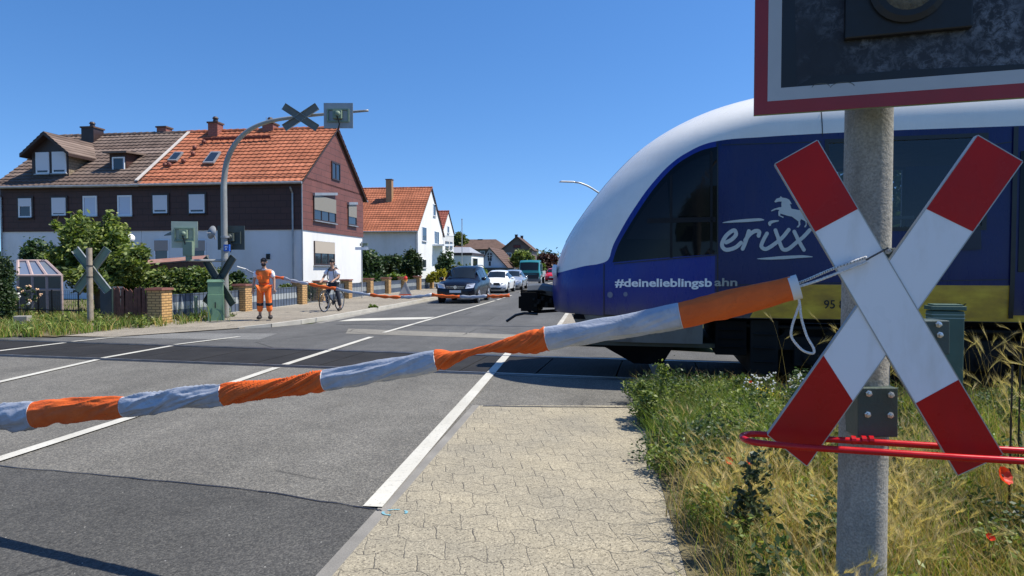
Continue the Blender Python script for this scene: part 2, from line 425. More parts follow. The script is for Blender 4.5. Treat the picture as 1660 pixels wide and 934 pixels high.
# pavers of the near sidewalk, kerb-less, level with the road; asphalt ramp behind it
PAV_R = 7.35
def pav_edge():
    random.seed(11); L = []
    r = -8
    while r < PAV_R: L.append((.47 + random.uniform(-.008, .012), r)); r += .22
    return L
sheet('sidewalk', [(-1.36, -8), (-1.36, 7.2)] + [(-1.36, PAV_R - .02), (.6, PAV_R + .25)] + pav_edge()[::-1], .006, M_PAVER)
sheet('sidewalk_edging', [(-1.46, -8), (-1.36, -8), (-1.36, 7.35), (-1.44, 7.35)], .005, M_GUT)
# chalk survey mark on the pavers
ck = MB(); cpt = gnd(640, 833)
for k in range(9):
    a0 = -0.4 + k * .55; a1 = a0 + .5
    if k in (2, 5): continue
    for q, w in ((a0, a1),):
        p = [cpt + Vector((math.cos(x) * rr * 1.25, math.sin(x) * rr * .8, .0045 + .006)) for x, rr in ((q, .055), (w, .055), (w, .07), (q, .07))]
        ck.poly(p)
o = ck.build('chalk_mark', mat('faded_turquoise_chalk', (.16, .36, .42), .9, var=.3, vscale=60)); o['kind'] = 'structure'
# far sidewalk, kerb
sheet('sidewalk', [(-12.35, 18.2), (-8.22, 18.2), (-8.22, 26), (-8.22, 260), (-12.35, 260), (-12.35, 60)], .11, M_PATH_FAR)
rp = MB(); rp.hull([R(-12.35, 15.8, .0), R(-9.3, 15.8, .0), R(-8.22, 18.2, .0), R(-12.35, 18.2, .0)], [R(-12.35, 15.8, .024), R(-9.3, 15.8, .024), R(-8.22, 18.21, .112), R(-12.35, 18.21, .112)]); o = rp.build('sidewalk_ramp', M_PATH_FAR); o['kind'] = 'structure'
sheet('sidewalk', [kd(-14.6, 12.2), kd(-12.2, 12.35), (-9.2, 16.0), (-12.1, 16.6), (-14.4, 17.5), (-16.5, 17.0)], .022, M_PATH_FAR)
kb = MB(); P = [(-9.4, 15.9), (-8.75, 16.4), (-8.36, 17.3), (-8.2, 18.6), (-8.16, 22), (-8.16, 40), (-8.16, 90), (-8.16, 200)]
for i, (a, b) in enumerate(zip(P[:-1], P[1:])):
    z1a = .02 if i == 0 else .12; d = (Vector((b[0] - a[0], b[1] - a[1], 0))).normalized(); nn = Vector((-d.y, d.x, 0)) * .06
    A = Vector((a[0], a[1], 0)); Bv = Vector((b[0], b[1], 0))
    za = [.03, .09, .12, .12, .12, .12, .12, .12][i]; zb = [.09, .12, .12, .12, .12, .12, .12, .12][i]
    lo = [A - nn, Bv - nn, Bv + nn, A + nn]; top = [p + Vector((0, 0, z)) for p, z in zip(lo, (za, zb, zb, za))]
    kb.hull([R(p.x, p.y, 0) for p in lo], [R(p.x, p.y, p.z + .004) for p in top])
o = kb.build('kerb', M_KERB); o['kind'] = 'structure'
sheet('gutter', [(-8.1, 17.6), (-7.85, 17.6), (-7.85, 200), (-8.1, 200)], .006, M_GUT)
# right-hand far sidewalk and kerb beyond the crossing
sheet('sidewalk', [(-.95, 13.4), (2.3, 12.6), (2.3, 260), (-.95, 260)], .10, M_PATH_FAR)
kb = MB(); kb.hull([R(*p) for p in ((-1.07, 13.6, 0), (-.95, 13.6, 0), (-.95, 200, 0), (-1.07, 200, 0))], [R(*p) for p in ((-1.07, 13.6, .106), (-.95, 13.6, .106), (-.95, 200, .106), (-1.07, 200, .106))])
o = kb.build('kerb', M_KERB); o['kind'] = 'structure'
# ------------------------------------------------------------------ crossing panels and rails
random.seed(5)
pn = 0; s = -27.0
px0 = thing('level_crossing', 'black rubber level crossing panels between two steel rails across the road', 'level crossing', K(-6, D0), -TA)
while s < 2.3:
    e = s + 1.19
    mb = MB(); mb.hull([K(s + .006, 9.52, -.05), K(e - .006, 9.52, -.05), K(e - .006, 11.26, -.05), K(s + .006, 11.26, -.05)],
                       [K(s + .006, 9.52, .006 + random.uniform(-.003, .003)), K(e - .006, 9.52, .006), K(e - .006, 11.26, .006), K(s + .006, 11.26, .006)])
    mb.build('rubber_panel', M_PANEL, px0); s += 1.2
for d in (9.44, 11.34):
    mb = MB(); mb.hull([K(-45, d - .034, -.1), K(60, d - .034, -.1), K(60, d + .034, -.1), K(-45, d + .034, -.1)],
                       [K(-45, d - .034, .014), K(60, d - .034, .014), K(60, d + .034, .014), K(-45, d + .034, .014)])
    mb.build('rail', [M_RAIL], px0)
    g = 1 if d < 10 else -1
    mb = MB(); mb.hull([K(-28, d + g * .036, -.05), K(2.3, d + g * .036, -.05), K(2.3, d + g * .08, -.05), K(-28, d + g * .08, -.05)],
                       [K(-28, d + g * .036, .001), K(2.3, d + g * .036, .001), K(2.3, d + g * .08, .001), K(-28, d + g * .08, .001)])
    mb.build('flange_groove', M_TAR, px0)
for d0, d1 in ((9.30, 9.40), (11.385, 11.50)):        # outer edge beams and the dark joint along them
    mb = MB(); mb.hull([K(-28, d0, -.05), K(2.3, d0, -.05), K(2.3, d1, -.05), K(-28, d1, -.05)], [K(-28, d0, .005), K(2.3, d0, .005), K(2.3, d1, .005), K(-28, d1, .005)])
    mb.build('edge_beam', M_TAR, px0)
# painted lines
def line(l, r0, r1, w=.125, z=.013, l1=None):
    l1 = l if l1 is None else l1
    mb = MB(); n = max(2, int((r1 - r0) / .8))
    for i in range(n):
        a = r0 + (r1 - r0) * i / n; b = r0 + (r1 - r0) * (i + 1) / n; la = l + (l1 - l) * i / n; lb = l + (l1 - l) * (i + 1) / n
        mb.poly([R(la - w / 2, a, z), R(la + w / 2, a, z), R(lb + w / 2, b, z), R(lb - w / 2, b, z)])
    o = mb.build('lane_line', M_PAINT); o['kind'] = 'structure'; return o
def rof(u, v): return lr(gnd(u, v))[1]
def lane(l, uv, w=.125, z=.013): line(l, rof(*uv[0]), rof(*uv[1]), w, z)
def seg(a, b, w=.125, z=.013):                         # line between two ground points picked off the road surface
    (l0, r0), (l1, r1) = lr(gnd(*a)), lr(gnd(*b)); line(l0, r0, r1, w, z, l1)
seg((604, 824), (828, 569), .135)
seg((-60, 765), (205, 680), .13); seg((205, 680), (448, 597), .13); seg((462, 592), (602, 547), .13); seg((622, 540), (802, 488), .12)
line(-4.95, 31.5, 37, .12); line(-4.95, 41, 47, .12); line(-4.95, 52, 58, .12); line(-4.95, 64, 70, .12)
seg((-30, 627), (158, 584), .12); seg((166, 581.5), (278, 561.5), .12); seg((284, 559.5), (388, 546.5), .11)
seg((-60, 577), (105, 556.5), .12); seg((118, 554.5), (218, 544), .11)
p, q, r_, s_ = (lr(gnd(*x)) for x in ((548, 521.5), (690, 517.8), (706, 514.2), (572, 517.0)))
sheet('stop_line', [p, q, r_, s_], .009, M_PAINT)
seg((1082, 650), (1045, 560), .13)
# ------------------------------------------------------------------ the train
from bisect import bisect
HW = 1.375; ZT = 4.18; ZR = 3.30; LN = 1.55; PE = 2.3; ZB = .93
TIP = [(.60, -1.50), (.93, -1.62), (1.30, -1.66), (1.60, -1.60), (2.02, -1.44), (2.50, -1.13), (3.00, -.72), (3.45, -.22), (3.80, .42), (4.00, 1.05), (4.12, 1.75), (4.18, 2.4)]
def s_tip(z):
    z = min(max(z, TIP[0][0]), TIP[-1][0])
    # smooth (catmull-rom) through the table
    i = min(max(bisect([t[0] for t in TIP], z) - 1, 0), len(TIP) - 2)
    z0, s0 = TIP[i]; z1, s1 = TIP[i + 1]; t = (z - z0) / (z1 - z0)
    m0 = (TIP[i + 1][1] - TIP[i - 1][1]) / (TIP[i + 1][0] - TIP[i - 1][0]) if i > 0 else (s1 - s0) / (z1 - z0)
    m1 = (TIP[i + 2][1] - s0) / (TIP[i + 2][0] - z0) if i + 2 < len(TIP) else (s1 - s0) / (z1 - z0)
    h = z1 - z0; t2, t3 = t * t, t * t * t
    return (2 * t3 - 3 * t2 + 1) * s0 + (t3 - 2 * t2 + t) * h * m0 + (3 * t2 - 2 * t3) * s1 + (t3 - t2) * h * m1
def Wr(z):
    t = max(0.0, (z - ZR) / (ZT - ZR)); w = HW * (max(0, 1 - t ** 2.5)) ** (1 / 2.5)
    if z < 1.5: w -= .03 * ((1.5 - z) / .6) ** 2
    return w
def plan(q):
    if q <= 0: return 0.0
    if q >= LN: return 1.0
    return (1 - (1 - q / LN) ** PE) ** (1 / PE)
def halfw(s, z): return Wr(z) * plan(s - s_tip(z))
def side(s, z, off=0.0): return K(s, D0 - halfw(s, z) - off, z)
def pix_side(u, v):
    """where the sight line through a picture point meets the near side of the body: (s, z)"""
    o = Vector((0, 0, EYE)); d = ray(u, v); Y = 7.6
    while Y < 12.5:
        p = o + d * Y; s = p.dot(T_); dd = p.dot(N_)
        if ZB - .3 < p.z < ZT + .2 and dd >= D0 - halfw(s, p.z) - .002: return s, p.z
        Y += .01
    p = o + d * ((9.02) / d.dot(N_)); return p.dot(T_), p.z
train = thing('passenger_train', 'blue and white passenger train crossing the road behind the near red and white cross', 'train', K(2, D0), -TA)
def train_paint():
    """white above a curved boundary, blue below, dirt-browned bottom edge: where each colour is painted on the shell"""
    m, n, b = newmat('train_body_paint'); P = coords(n); s = N(n, 'ShaderNodeSeparateXYZ'); n.links.new(P, s.inputs[0])
    sx = math_(n, 'ADD', s.outputs[0], 2.0); z = s.outputs[2]            # local x is s - 2
    fc = N(n, 'ShaderNodeFloatCurve'); n.links.new(math_(n, 'DIVIDE', math_(n, 'ADD', sx, 2.5), 6.0), fc.inputs['Value'])
    B = [pix_side(*p) for p in ((905, 442), (925, 437), (950, 431), (972, 427.5), (985, 422), (993, 400), (1003, 380), (1030, 335), (1062, 292), (1092, 262), (1120, 244), (1142, 234), (1165, 228.5))] 
    zr = pix_side(1300, 218)[1] - .003
    pts = [(-2.5, B[0][1])] + B + [(1.3, zr - .01), (1.7, zr), (3.5, zr)]
    c = fc.mapping.curves[0]
    while len(c.points) > 2: c.points.remove(c.points[-1])
    pts = sorted(pts); last = -1
    first = True
    for i, (ss, zz) in enumerate(pts):
        x = (ss + 2.5) / 6.0; y = zz / 4.5
        if i == 0: c.points[0].location = (x, y); c.points[0].handle_type = 'VECTOR'
        elif i == len(pts) - 1: c.points[1 if len(c.points) == 2 else len(c.points) - 1].location = (x, y)
        else:
            q = c.points.new(x, y)
    fc.mapping.update()
    zb = math_(n, 'MULTIPLY', fc.outputs[0], 4.5)
    isw = math_(n, 'GREATER_THAN', z, zb)
    white = ramp(n, noise(n, mapping(n, P, (.4, 1, 2)), 1.5, 5, .6), [(.3, (.72, .715, .68)), (.7, (.80, .79, .75))])
    blue = ramp(n, noise(n, P, .9, 4), [(.3, (.008, .022, .185)), (.7, (.011, .030, .24))])
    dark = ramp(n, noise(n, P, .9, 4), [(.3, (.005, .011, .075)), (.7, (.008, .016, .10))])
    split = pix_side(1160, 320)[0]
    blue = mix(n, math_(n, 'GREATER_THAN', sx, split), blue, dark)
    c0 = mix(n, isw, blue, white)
    # streaky road dirt, thicker towards the sill where spray reaches
    dn = noise(n, mapping(n, P, (3, 3, .8)), 1.6, 6, .7)
    low = ramp(n, math_(n, 'DIVIDE', math_(n, 'SUBTRACT', z, .93), .42), [(0, 1), (.45, .25), (1, 0)])
    c0 = mix(n, math_(n, 'MULTIPLY', low, ramp(n, dn, [(.3, .45), (.7, .95)])), c0, (.13, .105, .075))
    c0 = mix(n, math_(n, 'MULTIPLY', .10, ramp(n, dn, [(.45, 0), (.8, 1)])), c0, (.2, .18, .15))
    n.links.new(c0, b.inputs['Base Color']); setin(b, Roughness=.28); b.inputs['Coat Weight'].default_value = .08; b.inputs['Coat Roughness'].default_value = .06; b.inputs['Specular IOR Level'].default_value = .28
    n.links.new(ramp(n, dn, [(.3, .2), (.75, .42)]), b.inputs['Roughness'])
    bump(n, b, noise(n, P, 1.2, 2), .05, .02)
    return m
M_TRAIN = train_paint()
M_BLK = mat('black_trim', (.008, .008, .009), .35, var=.3)
M_UNDER = mat('grimy_underframe', (.006, .0055, .005), .9, spec=.15, var=.4, vscale=3, bmp=.3, bscale=20)
M_UNDER2 = mat('grimy_underframe_grey', (.014, .0135, .0125), .85, spec=.2, var=.4, vscale=3, bmp=.3, bscale=20)
M_SKIRT = mat('dusty_grey_apron', (.14, .14, .13), .6, var=.2, vscale=2, dirt=(.05, .045, .04), dscale=3)
M_TGLASS = glass('tinted_train_glass', (.004, .005, .006), .03, .22)
# window openings (s0, s1, z0, z1) along the straight part
wa, wb = pix_side(1337, 228), pix_side(1598, 404)
WIN = [(wa[0], wb[0], 2.06, pix_side(1337, 226)[1]), (5.9, 7.5, 2.06, 3.12), (7.9, 9.5, 2.06, 3.12), (9.9, 11.5, 2.06, 3.12)]
def uniq(a):
    a = sorted(a); o = [a[0]]
    for x in a[1:]:
        if x - o[-1] > .004: o.append(x)
    return o
zs = uniq(list(np.linspace(ZB, 3.3, 24)) + list(ZR + (ZT - ZR) * np.sin(np.linspace(0, math.pi / 2, 22))) + [WIN[0][2], WIN[0][3]])
qn = [LN * (1 - math.cos(a)) for a in np.linspace(0, math.pi / 2, 34)]
END = 17.0
body = MB()
straight = uniq([4.2] + [w[i] for w in WIN[1:] for i in (0, 1)] + [END])
def col_s(i, z):                                       # columns: nose columns follow the tip, then fixed stations
    if i < len(qn): return s_tip(z) + qn[i]
    k = i - len(qn)
    fixed = [w for w in (WIN[0][0], WIN[0][1]) if True]
    st = sorted(fixed + straight[1:] + [4.6])
    return st[k]
nst = len(sorted([WIN[0][0], WIN[0][1]] + straight[1:] + [4.6]))
NU = len(qn) + nst
def order_ok(z): return s_tip(z) + LN
for sgn in (-1, 1):
    def fn(i, j):
        z = zs[j]; s = col_s(i, z)
        if i < len(qn) and s > WIN[0][0] - .02 and z < ZR + .1: s = min(s, WIN[0][0] - .02 + .0001 * i)
        if i >= len(qn): s = max(s, s_tip(z) + LN + .001 * (i - len(qn) + 1))
        return K(s, D0 + sgn * halfw(s, z), z)
    def skip(i, j):
        if i < len(qn): return False
        za, zb = zs[j], zs[j + 1]; s0, s1 = col_s(i, za), col_s(i + 1, za)
        m, zm = (s0 + s1) / 2, (za + zb) / 2
        return any(w[0] < m < w[1] and w[2] < zm < w[3] for w in WIN)
    body.grid(fn, NU, len(zs), skip=skip)
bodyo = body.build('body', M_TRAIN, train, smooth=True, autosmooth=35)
tail = MB(); tail.poly([K(END, D0 + y, z) for y, z in [(-HW, ZB), (HW, ZB), (HW, ZR), (.9, 4.0), (0, ZT), (-.9, 4.0), (-HW, ZR)]]); tail.build('end_wall', M_BLK, train)
# overlay patches that lie on the shell
def clip_patch(uvpts, off, sgn=-1, cell=.06, sz=False):
    P = uvpts if sz else [pix_side(*p) for p in uvpts]
    bm = bmesh.new(); vs = [bm.verts.new((p[0], p[1], 0)) for p in P]; tr = tessellate_polygon([[Vector((p[0], p[1], 0)) for p in P]])
    for t in tr:
        try: bm.faces.new([vs[i] for i in t])
        except ValueError: pass
    x0, x1 = min(p[0] for p in P), max(p[0] for p in P); z0, z1 = min(p[1] for p in P), max(p[1] for p in P)
    for k in range(int((x1 - x0) / cell)):
        g = bm.verts[:] + bm.edges[:] + bm.faces[:]; bmesh.ops.bisect_plane(bm, geom=g, plane_co=(x0 + cell * (k + 1), 0, 0), plane_no=(1, 0, 0))
    for k in range(int((z1 - z0) / cell)):
        g = bm.verts[:] + bm.edges[:] + bm.faces[:]; bmesh.ops.bisect_plane(bm, geom=g, plane_co=(0, z0 + cell * (k + 1), 0), plane_no=(0, 1, 0))
    bm.verts.ensure_lookup_table(); bm.verts.index_update()
    m = MB(); m.add([K(v.co.x, D0 + sgn * (halfw(v.co.x, v.co.y) + off), v.co.y) for v in bm.verts], [tuple(v.index for v in f.verts) for f in bm.faces])
    bm.free(); return m
def smoothcurve(P, n=4):
    out = []
    for i in range(len(P) - 1):
        p0 = P[max(i - 1, 0)]; p1 = P[i]; p2 = P[i + 1]; p3 = P[min(i + 2, len(P) - 1)]
        for k in range(n):
            t = k / n
            out.append(tuple(.5 * (2 * b + (c - a) * t + (2 * a - 5 * b + 4 * c - d) * t * t + (3 * b - a - 3 * c + d) * t ** 3) for a, b, c, d in zip(p0, p1, p2, p3)))
    out.append(P[-1]); return out
arc = smoothcurve([(993, 425.5), (1003, 396), (1030, 350), (1060, 306), (1092, 271), (1120, 252), (1142, 242.5), (1162, 238)])
cabglass = clip_patch(arc + [(1162, 412), (1100, 416), (1040, 421)], .004).build('cab_side_window', M_TGLASS, train, smooth=True)
M_GLASS2 = glass('cab_glass_pane', (.010, .011, .014), .08, .2)
clip_patch([(1014, 388), (1035, 352), (1058, 320), (1082, 292), (1086, 372), (1086, 388)], .008).build('quarter_pane', M_GLASS2, train, smooth=True)
clip_patch([(1090, 350), (1090, 284), (1110, 268), (1132, 256), (1150, 250), (1150, 350)], .008).build('sliding_pane', glass('dark_open_pane', (.004, .004, .005), .1, .3), train)
fr = MB()
for a, b, c, d in ((1086, 284, 1090, 418), (1151, 246, 1155, 412)):
    fr.v += []; mbp = clip_patch([(a, b), (c, b), (c, d), (a, d)], .012); fr.add(mbp.v, mbp.f)
mbp = clip_patch([(1015, 392), (1160, 350), (1160, 356), (1015, 398)] if False else [(1050, 354), (1160, 352), (1160, 360), (1048, 362)], .012); fr.add(mbp.v, mbp.f)
fr.build('window_bar', mat('dark_grey_bar', (.010, .010, .012), .5, spec=.2), train)
# seams of the cab door and the belt panels
sm = MB()
for pts in ([(1162, 233), (1164, 233), (1164, 515), (1162, 515)], [(978.5, 428), (980, 428), (980, 512), (978.5, 512)], [(980, 510), (1160, 512), (1160, 513.5), (980, 511.5)],
            [(995, 427.5), (1160, 412.5), (1160, 414), (995, 429)], [(1330, 181), (1331.6, 181), (1334, 221), (1332.4, 221)]):
    clip_patch(pts, .006).build('panel_seam', M_BLK, train)
for a, b in ((1170, 1332), (1605, 1640)):
    clip_patch([(a, 234.5), (b, 229.5), (b, 231), (a, 236)], .005).build('panel_seam', M_BLK, train)
# passenger windows: glass flush in the openings on both sides, with a gasket and the hopper bar
def tinted():
    m, n, b = newmat('tinted_window_glass'); t = N(n, 'ShaderNodeBsdfTransparent'); t.inputs[0].default_value = (.50, .53, .56, 1)
    g = N(n, 'ShaderNodeBsdfGlossy'); g.inputs['Roughness'].default_value = .02; g.inputs[0].default_value = (.75, .8, .85, 1)
    f = N(n, 'ShaderNodeFresnel'); f.inputs[0].default_value = 1.6
    ms = N(n, 'ShaderNodeMixShader'); n.links.new(f.outputs[0], ms.inputs[0]); n.links.new(t.outputs[0], ms.inputs[1]); n.links.new(g.outputs[0], ms.inputs[2])
    n.links.new(ms.outputs[0], n.nodes['Material Output'].inputs[0]); return m
M_TINT = tinted()
for w in WIN:
    for sgn in (-1, 1):
        mb = MB(); mb.poly([K(w[0], D0 + sgn * (HW - .02), w[2]), K(w[1], D0 + sgn * (HW - .02), w[2]), K(w[1], D0 + sgn * (HW - .02), w[3]), K(w[0], D0 + sgn * (HW - .02), w[3])])
        wo_ = mb.build('window', M_TINT, train)
        g = MB(); t = .05
        for (a, b, c, d) in ((w[0], w[0] + t, w[2], w[3]), (w[1] - t, w[1], w[2], w[3]), (w[0] + t, w[1] - t, w[2], w[2] + t), (w[0] + t, w[1] - t, w[3] - t, w[3])):
            y0 = D0 + sgn * (HW - .045); y1 = D0 + sgn * (HW + .006)
            g.hull([K(a, y0, c), K(b, y0, c), K(b, y0, d), K(a, y0, d)], [K(a, y1, c), K(b, y1, c), K(b, y1, d), K(a, y1, d)])
        g.build('window_frame', M_BLK, wo_)
# interior that the windows open onto: floor, ceiling, partition walls, seats, so the far windows show through
M_INT = mat('dark_train_interior', (.05, .055, .065), .8)
it = MB(); it.b2((0, 0, 0), (0, 0, 0)) if False else None
def kb_(mb, s0, s1, d0, d1, z0, z1): mb.hull([K(s0, d0, z0), K(s1, d0, z0), K(s1, d1, z0), K(s0, d1, z0)], [K(s0, d0, z1), K(s1, d0, z1), K(s1, d1, z1), K(s0, d1, z1)])
kb_(it, -.6, END - .1, D0 - 1.25, D0 + 1.25, 1.0, 1.12); kb_(it, .6, END - .1, D0 - 1.05, D0 + 1.05, 3.2, 3.25)
kb_(it, .55, .6, D0 - 1.25, D0 + 1.25, 1.12, 3.2)
kb_(it, wa[0] + .1, wa[0] + .5, D0 + .55, D0 + 1.2, 1.1, 3.15)   # equipment cabinet behind the cab
kb_(it, 5.2, 5.25, D0 - .2, D0 + 1.25, 1.1, 3.2)
it.build('interior', M_INT, train)
M_SEAT = mat('blue_seat_fabric', (.03, .05, .12), .9)
for s in (6.1, 7.0, 8.2, 9.0, 10.1, 11.0):
    for d in (D0 - .75, D0 + .75):
        mb = MB(); kb_(mb, s, s + .42, d - .42, d + .42, 1.5, 1.6); kb_(mb, s + .42, s + .52, d - .42, d + .42, 1.5, 2.35); mb.build('seat', M_SEAT, train)
# grab rail seen through the window
mb = MB(); mb.tube([K(wa[0] + .55, D0 - .2, 2.28), K(wb[0] - .3, D0 + .1, 2.33)], .025, 8); mb.build('grab_rail', mat('pale_grab_rail', (.6, .6, .55), .3), train)
# passenger door (near right edge of the photograph)
da, db = pix_side(1642, 214)[0], pix_side(1642, 214)[0] + 1.25
dr = clip_patch([(da, 1.02), (db, 1.02), (db, 3.26), (da, 3.26)], .012, sz=True).build('door', M_TRAIN, train)
g = clip_patch([(da, .98), (da + .05, .98), (da + .05, 3.3), (da, 3.3)], .022, sz=True)
for q in ([(db - .05, .98), (db, .98), (db, 3.3), (db - .05, 3.3)], [((da + db) / 2 - .03, .98), ((da + db) / 2 + .03, .98), ((da + db) / 2 + .03, 3.3), ((da + db) / 2 - .03, 3.3)]):
    p_ = clip_patch(q, .022, sz=True); g.add(p_.v, p_.f)
g.build('door_seal', M_BLK, dr)
for k in range(2):
    x0 = da + .08 + k * .6; clip_patch([(x0, 1.55), (x0 + .45, 1.55), (x0 + .45, 3.0), (x0, 3.0)], .022, sz=True).build('door_pane', M_TGLASS, dr)
# small control box left of the door
clip_patch([(1557, 375), (1588, 372), (1590, 404), (1558, 406)], .02).build('side_hatch', mat('near_black_blue_hatch', (.008, .012, .03), .4), train)
# yellow belt
def yellow():
    m, n, b = newmat('dirty_yellow_belt'); P = coords(n)
    f = noise(n, mapping(n, P, (1, 1, 2)), 2.2, 5, .6)
    c = ramp(n, f, [(.30, (.34, .18, .03)), (.5, (.55, .32, .03)), (.75, (.80, .54, .05))])
    n.links.new(c, b.inputs['Base Color']); setin(b, Roughness=.4); return m
M_YEL = yellow()
ya = pix_side(1232, 466)
yz1 = pix_side(1340, 461.5)[1]; yz0 = pix_side(1340, 517)[1]
clip_patch([(ya[0] - .12, yz0), (17, yz0), (17, yz1), (ya[0] + .10, yz1)], .005, sz=True, cell=.5).build('yellow_belt', M_YEL, train)
clip_patch([(ya[0] - .12, yz0), (17, yz0), (17, yz1), (ya[0] + .10, yz1)], .005, sgn=1, sz=True, cell=.5).build('yellow_belt', M_YEL, train)
# lettering and logo, laid on the shell
def text_obj(body_, size, bold=0.0, shear=0.0):
    cu = bpy.data.curves.new('lettering', 'FONT'); cu.body = body_; cu.size = size; cu.offset = bold; cu.shear = shear; cu.resolution_u = 4
    ob = bpy.data.objects.new('lettering', cu); COL.objects.link(ob)
    dg = bpy.context.evaluated_depsgraph_get(); me = bpy.data.meshes.new_from_object(ob.evaluated_get(dg))
    vs = [tuple(v.co) for v in me.vertices]; fs = [tuple(p.vertices) for p in me.polygons]
    bpy.data.objects.remove(ob); bpy.data.meshes.remove(me); bpy.data.curves.remove(cu)
    return vs, fs
def lay_text(txt, a, b, hpx_or_m, m_, name, off=.011, bold=0.0, part=None):
    """text from side point a=(s,z) to b (baseline)"""
    vs, fs = text_obj(txt, 1.0, bold); x0 = min(v[0] for v in vs); x1 = max(v[0] for v in vs)
    k = (b[0] - a[0]) / (x1 - x0)
    P = [(a[0] + (v[0] - x0) * k, a[1] + (b[1] - a[1]) * (v[0] - x0) / (x1 - x0) + v[1] * hpx_or_m) for v in vs]
    mb = MB(); mb.add([side(s, z, off) for s, z in P], fs); return mb.build(name, m_, part or train)
M_LET = mat('white_lettering', (.80, .81, .82), .5, var=.03)
M_LET2 = mat('greyed_lettering', (.32, .32, .29), .5, var=.05)
M_LOGO = mat('silver_logo_film', (.52, .54, .52), .55, var=.04)
def txt_px(t, u0, u1, v, hpx, m_, name, bold=0.0):
    a = pix_side(u0, v); b = pix_side(u1, v); s = pix_side(u0, v - hpx)[1] - a[1]
    return lay_text(t, a, b, s / .70, m_, name, bold=bold)
txt_px('#deinelieblingsb', 997, 1154, 464.5, 12.5, M_LET, 'lettering', .028)
txt_px('ahn', 1158, 1195, 463.5, 12.5, M_LET2, 'lettering', .022)
txt_px('95 8', 1335, 1369, 500, 13.5, mat('black_lettering', (.015, .015, .015), .5), 'lettering', .01)
txt_px('ERIXX', 1516, 1566, 502, 10, MATS['black_lettering'], 'lettering', .01)
def stroke2d(P, w, n=6):
    """a brush stroke: filled outline around a polyline in picture points; w: widths"""
    P = smoothcurve([tuple(map(float, p)) for p in P], n); m = len(P)
    W = w if hasattr(w, '__len__') else (w, w)
    L = []; Rr = []
    for i, p in enumerate(P):
        q = P[min(i + 1, m - 1)]; o = P[max(i - 1, 0)]; dx, dy = q[0] - o[0], q[1] - o[1]; l = math.hypot(dx, dy) or 1
        t = i / (m - 1) * (len(W) - 1); k = min(int(t), len(W) - 2); ww = W[k] + (W[k + 1] - W[k]) * (t - k)
        L.append((p[0] - dy / l * ww / 2, p[1] + dx / l * ww / 2)); Rr.append((p[0] + dy / l * ww / 2, p[1] - dx / l * ww / 2))
    return L, Rr
def px(x, y): return 1150 + x / 6.672, 300 + y / 6.672   # from the enlarged view of the logo
lg = MB(); nk = 0
def add_stroke(pts, w, cap=True):
    global nk
    L, Rr = stroke2d([px(*p) for p in pts], [x / 6.672 for x in w] if hasattr(w, '__len__') else w / 6.672)
    nk += 1; off = .010 + .0004 * nk
    A = [side(*pix_side(*p), off) for p in L]; B = [side(*pix_side(*p), off) for p in Rr]
    vs = A + B; k = len(A); lg.add(vs, [(i, i + 1, k + i + 1, k + i) for i in range(k - 1)])
    if cap and not hasattr(w, '__len__'):
        for e, q in ((pts[0], pts[1]), (pts[-1], pts[-2])):
            c = px(*e); rr = w / 6.672 / 2; C = [(c[0] + math.cos(a) * rr, c[1] + math.sin(a) * rr) for a in np.linspace(0, 2 * math.pi, 13)[:-1]]
            nk += 1; lg.add([side(*pix_side(*p), .010 + .0004 * nk) for p in C], [tuple(range(12))])
KW = 42
add_stroke([(180, 622), (240, 590), (285, 540), (275, 495), (240, 500), (180, 550), (140, 620), (140, 670), (175, 700), (230, 695), (290, 670), (340, 625)], 43)
add_stroke([(425, 500), (395, 600), (358, 690)], 43)
add_stroke([(385, 600), (430, 540), (490, 500), (535, 505), (530, 550)], 43)
add_stroke([(620, 525), (575, 610), (560, 665), (595, 693), (640, 680), (720, 625), (790, 565), (855, 485)], 41)
add_stroke([(712, 490), (740, 570), (780, 680), (820, 702), (870, 680), (940, 620), (1010, 565), (1082, 488)], 41)
add_stroke([(915, 505), (960, 600), (1018, 702)], 41)
add_stroke([(140, 410), (230, 398), (400, 385), (540, 376), (590, 380)], (4, 22, 34, 30, 6))
add_stroke([(512, 798), (620, 796), (800, 785), (1000, 774), (1112, 777)], (4, 24, 36, 28, 6))
add_stroke([(655, 442), (650, 415), (680, 398), (748, 388)], (16, 40, 30, 10))
horse = [(700, 182), (722, 150), (760, 138), (768, 122), (788, 138), (830, 145), (862, 160), (888, 208), (868, 208), (885, 258), (960, 272), (1000, 275), (1040, 300), (1060, 350), (1075, 400), (1050, 400),
         (1050, 440), (1030, 462), (1024, 450), (1040, 425), (1035, 395), (990, 370), (978, 390), (982, 430), (960, 460), (938, 458), (962, 432), (960, 395), (925, 370), (890, 342), (850, 335), (790, 318), (768, 310), (762, 330), (800, 345), (796, 358),
         (745, 332), (742, 290), (755, 270), (720, 268), (670, 286), (664, 278), (700, 258), (752, 242), (778, 240), (776, 205), (780, 180), (750, 180), (712, 190)]
tr = tessellate_polygon([[Vector((p[0], p[1], 0)) for p in horse]])
lg.add([side(*pix_side(*px(*p)), .011) for p in horse], [tuple(t) for t in tr])
lg.build('logo', M_LOGO, train)
# round hatches on the belt
for (u, v, r) in ((989, 478, 4.5), (1014, 477, 3.5)):
    P = [(u + math.cos(a) * r, v + math.sin(a) * r * 1.1) for a in np.linspace(0, 2 * math.pi, 11)[:-1]]
    mb = MB(); mb.add([side(*pix_side(*p), .008) for p in P], [tuple(range(10))]); mb.build('socket_cover', mat('scratched_blue_cover', (.16, .18, .26), .5), train)
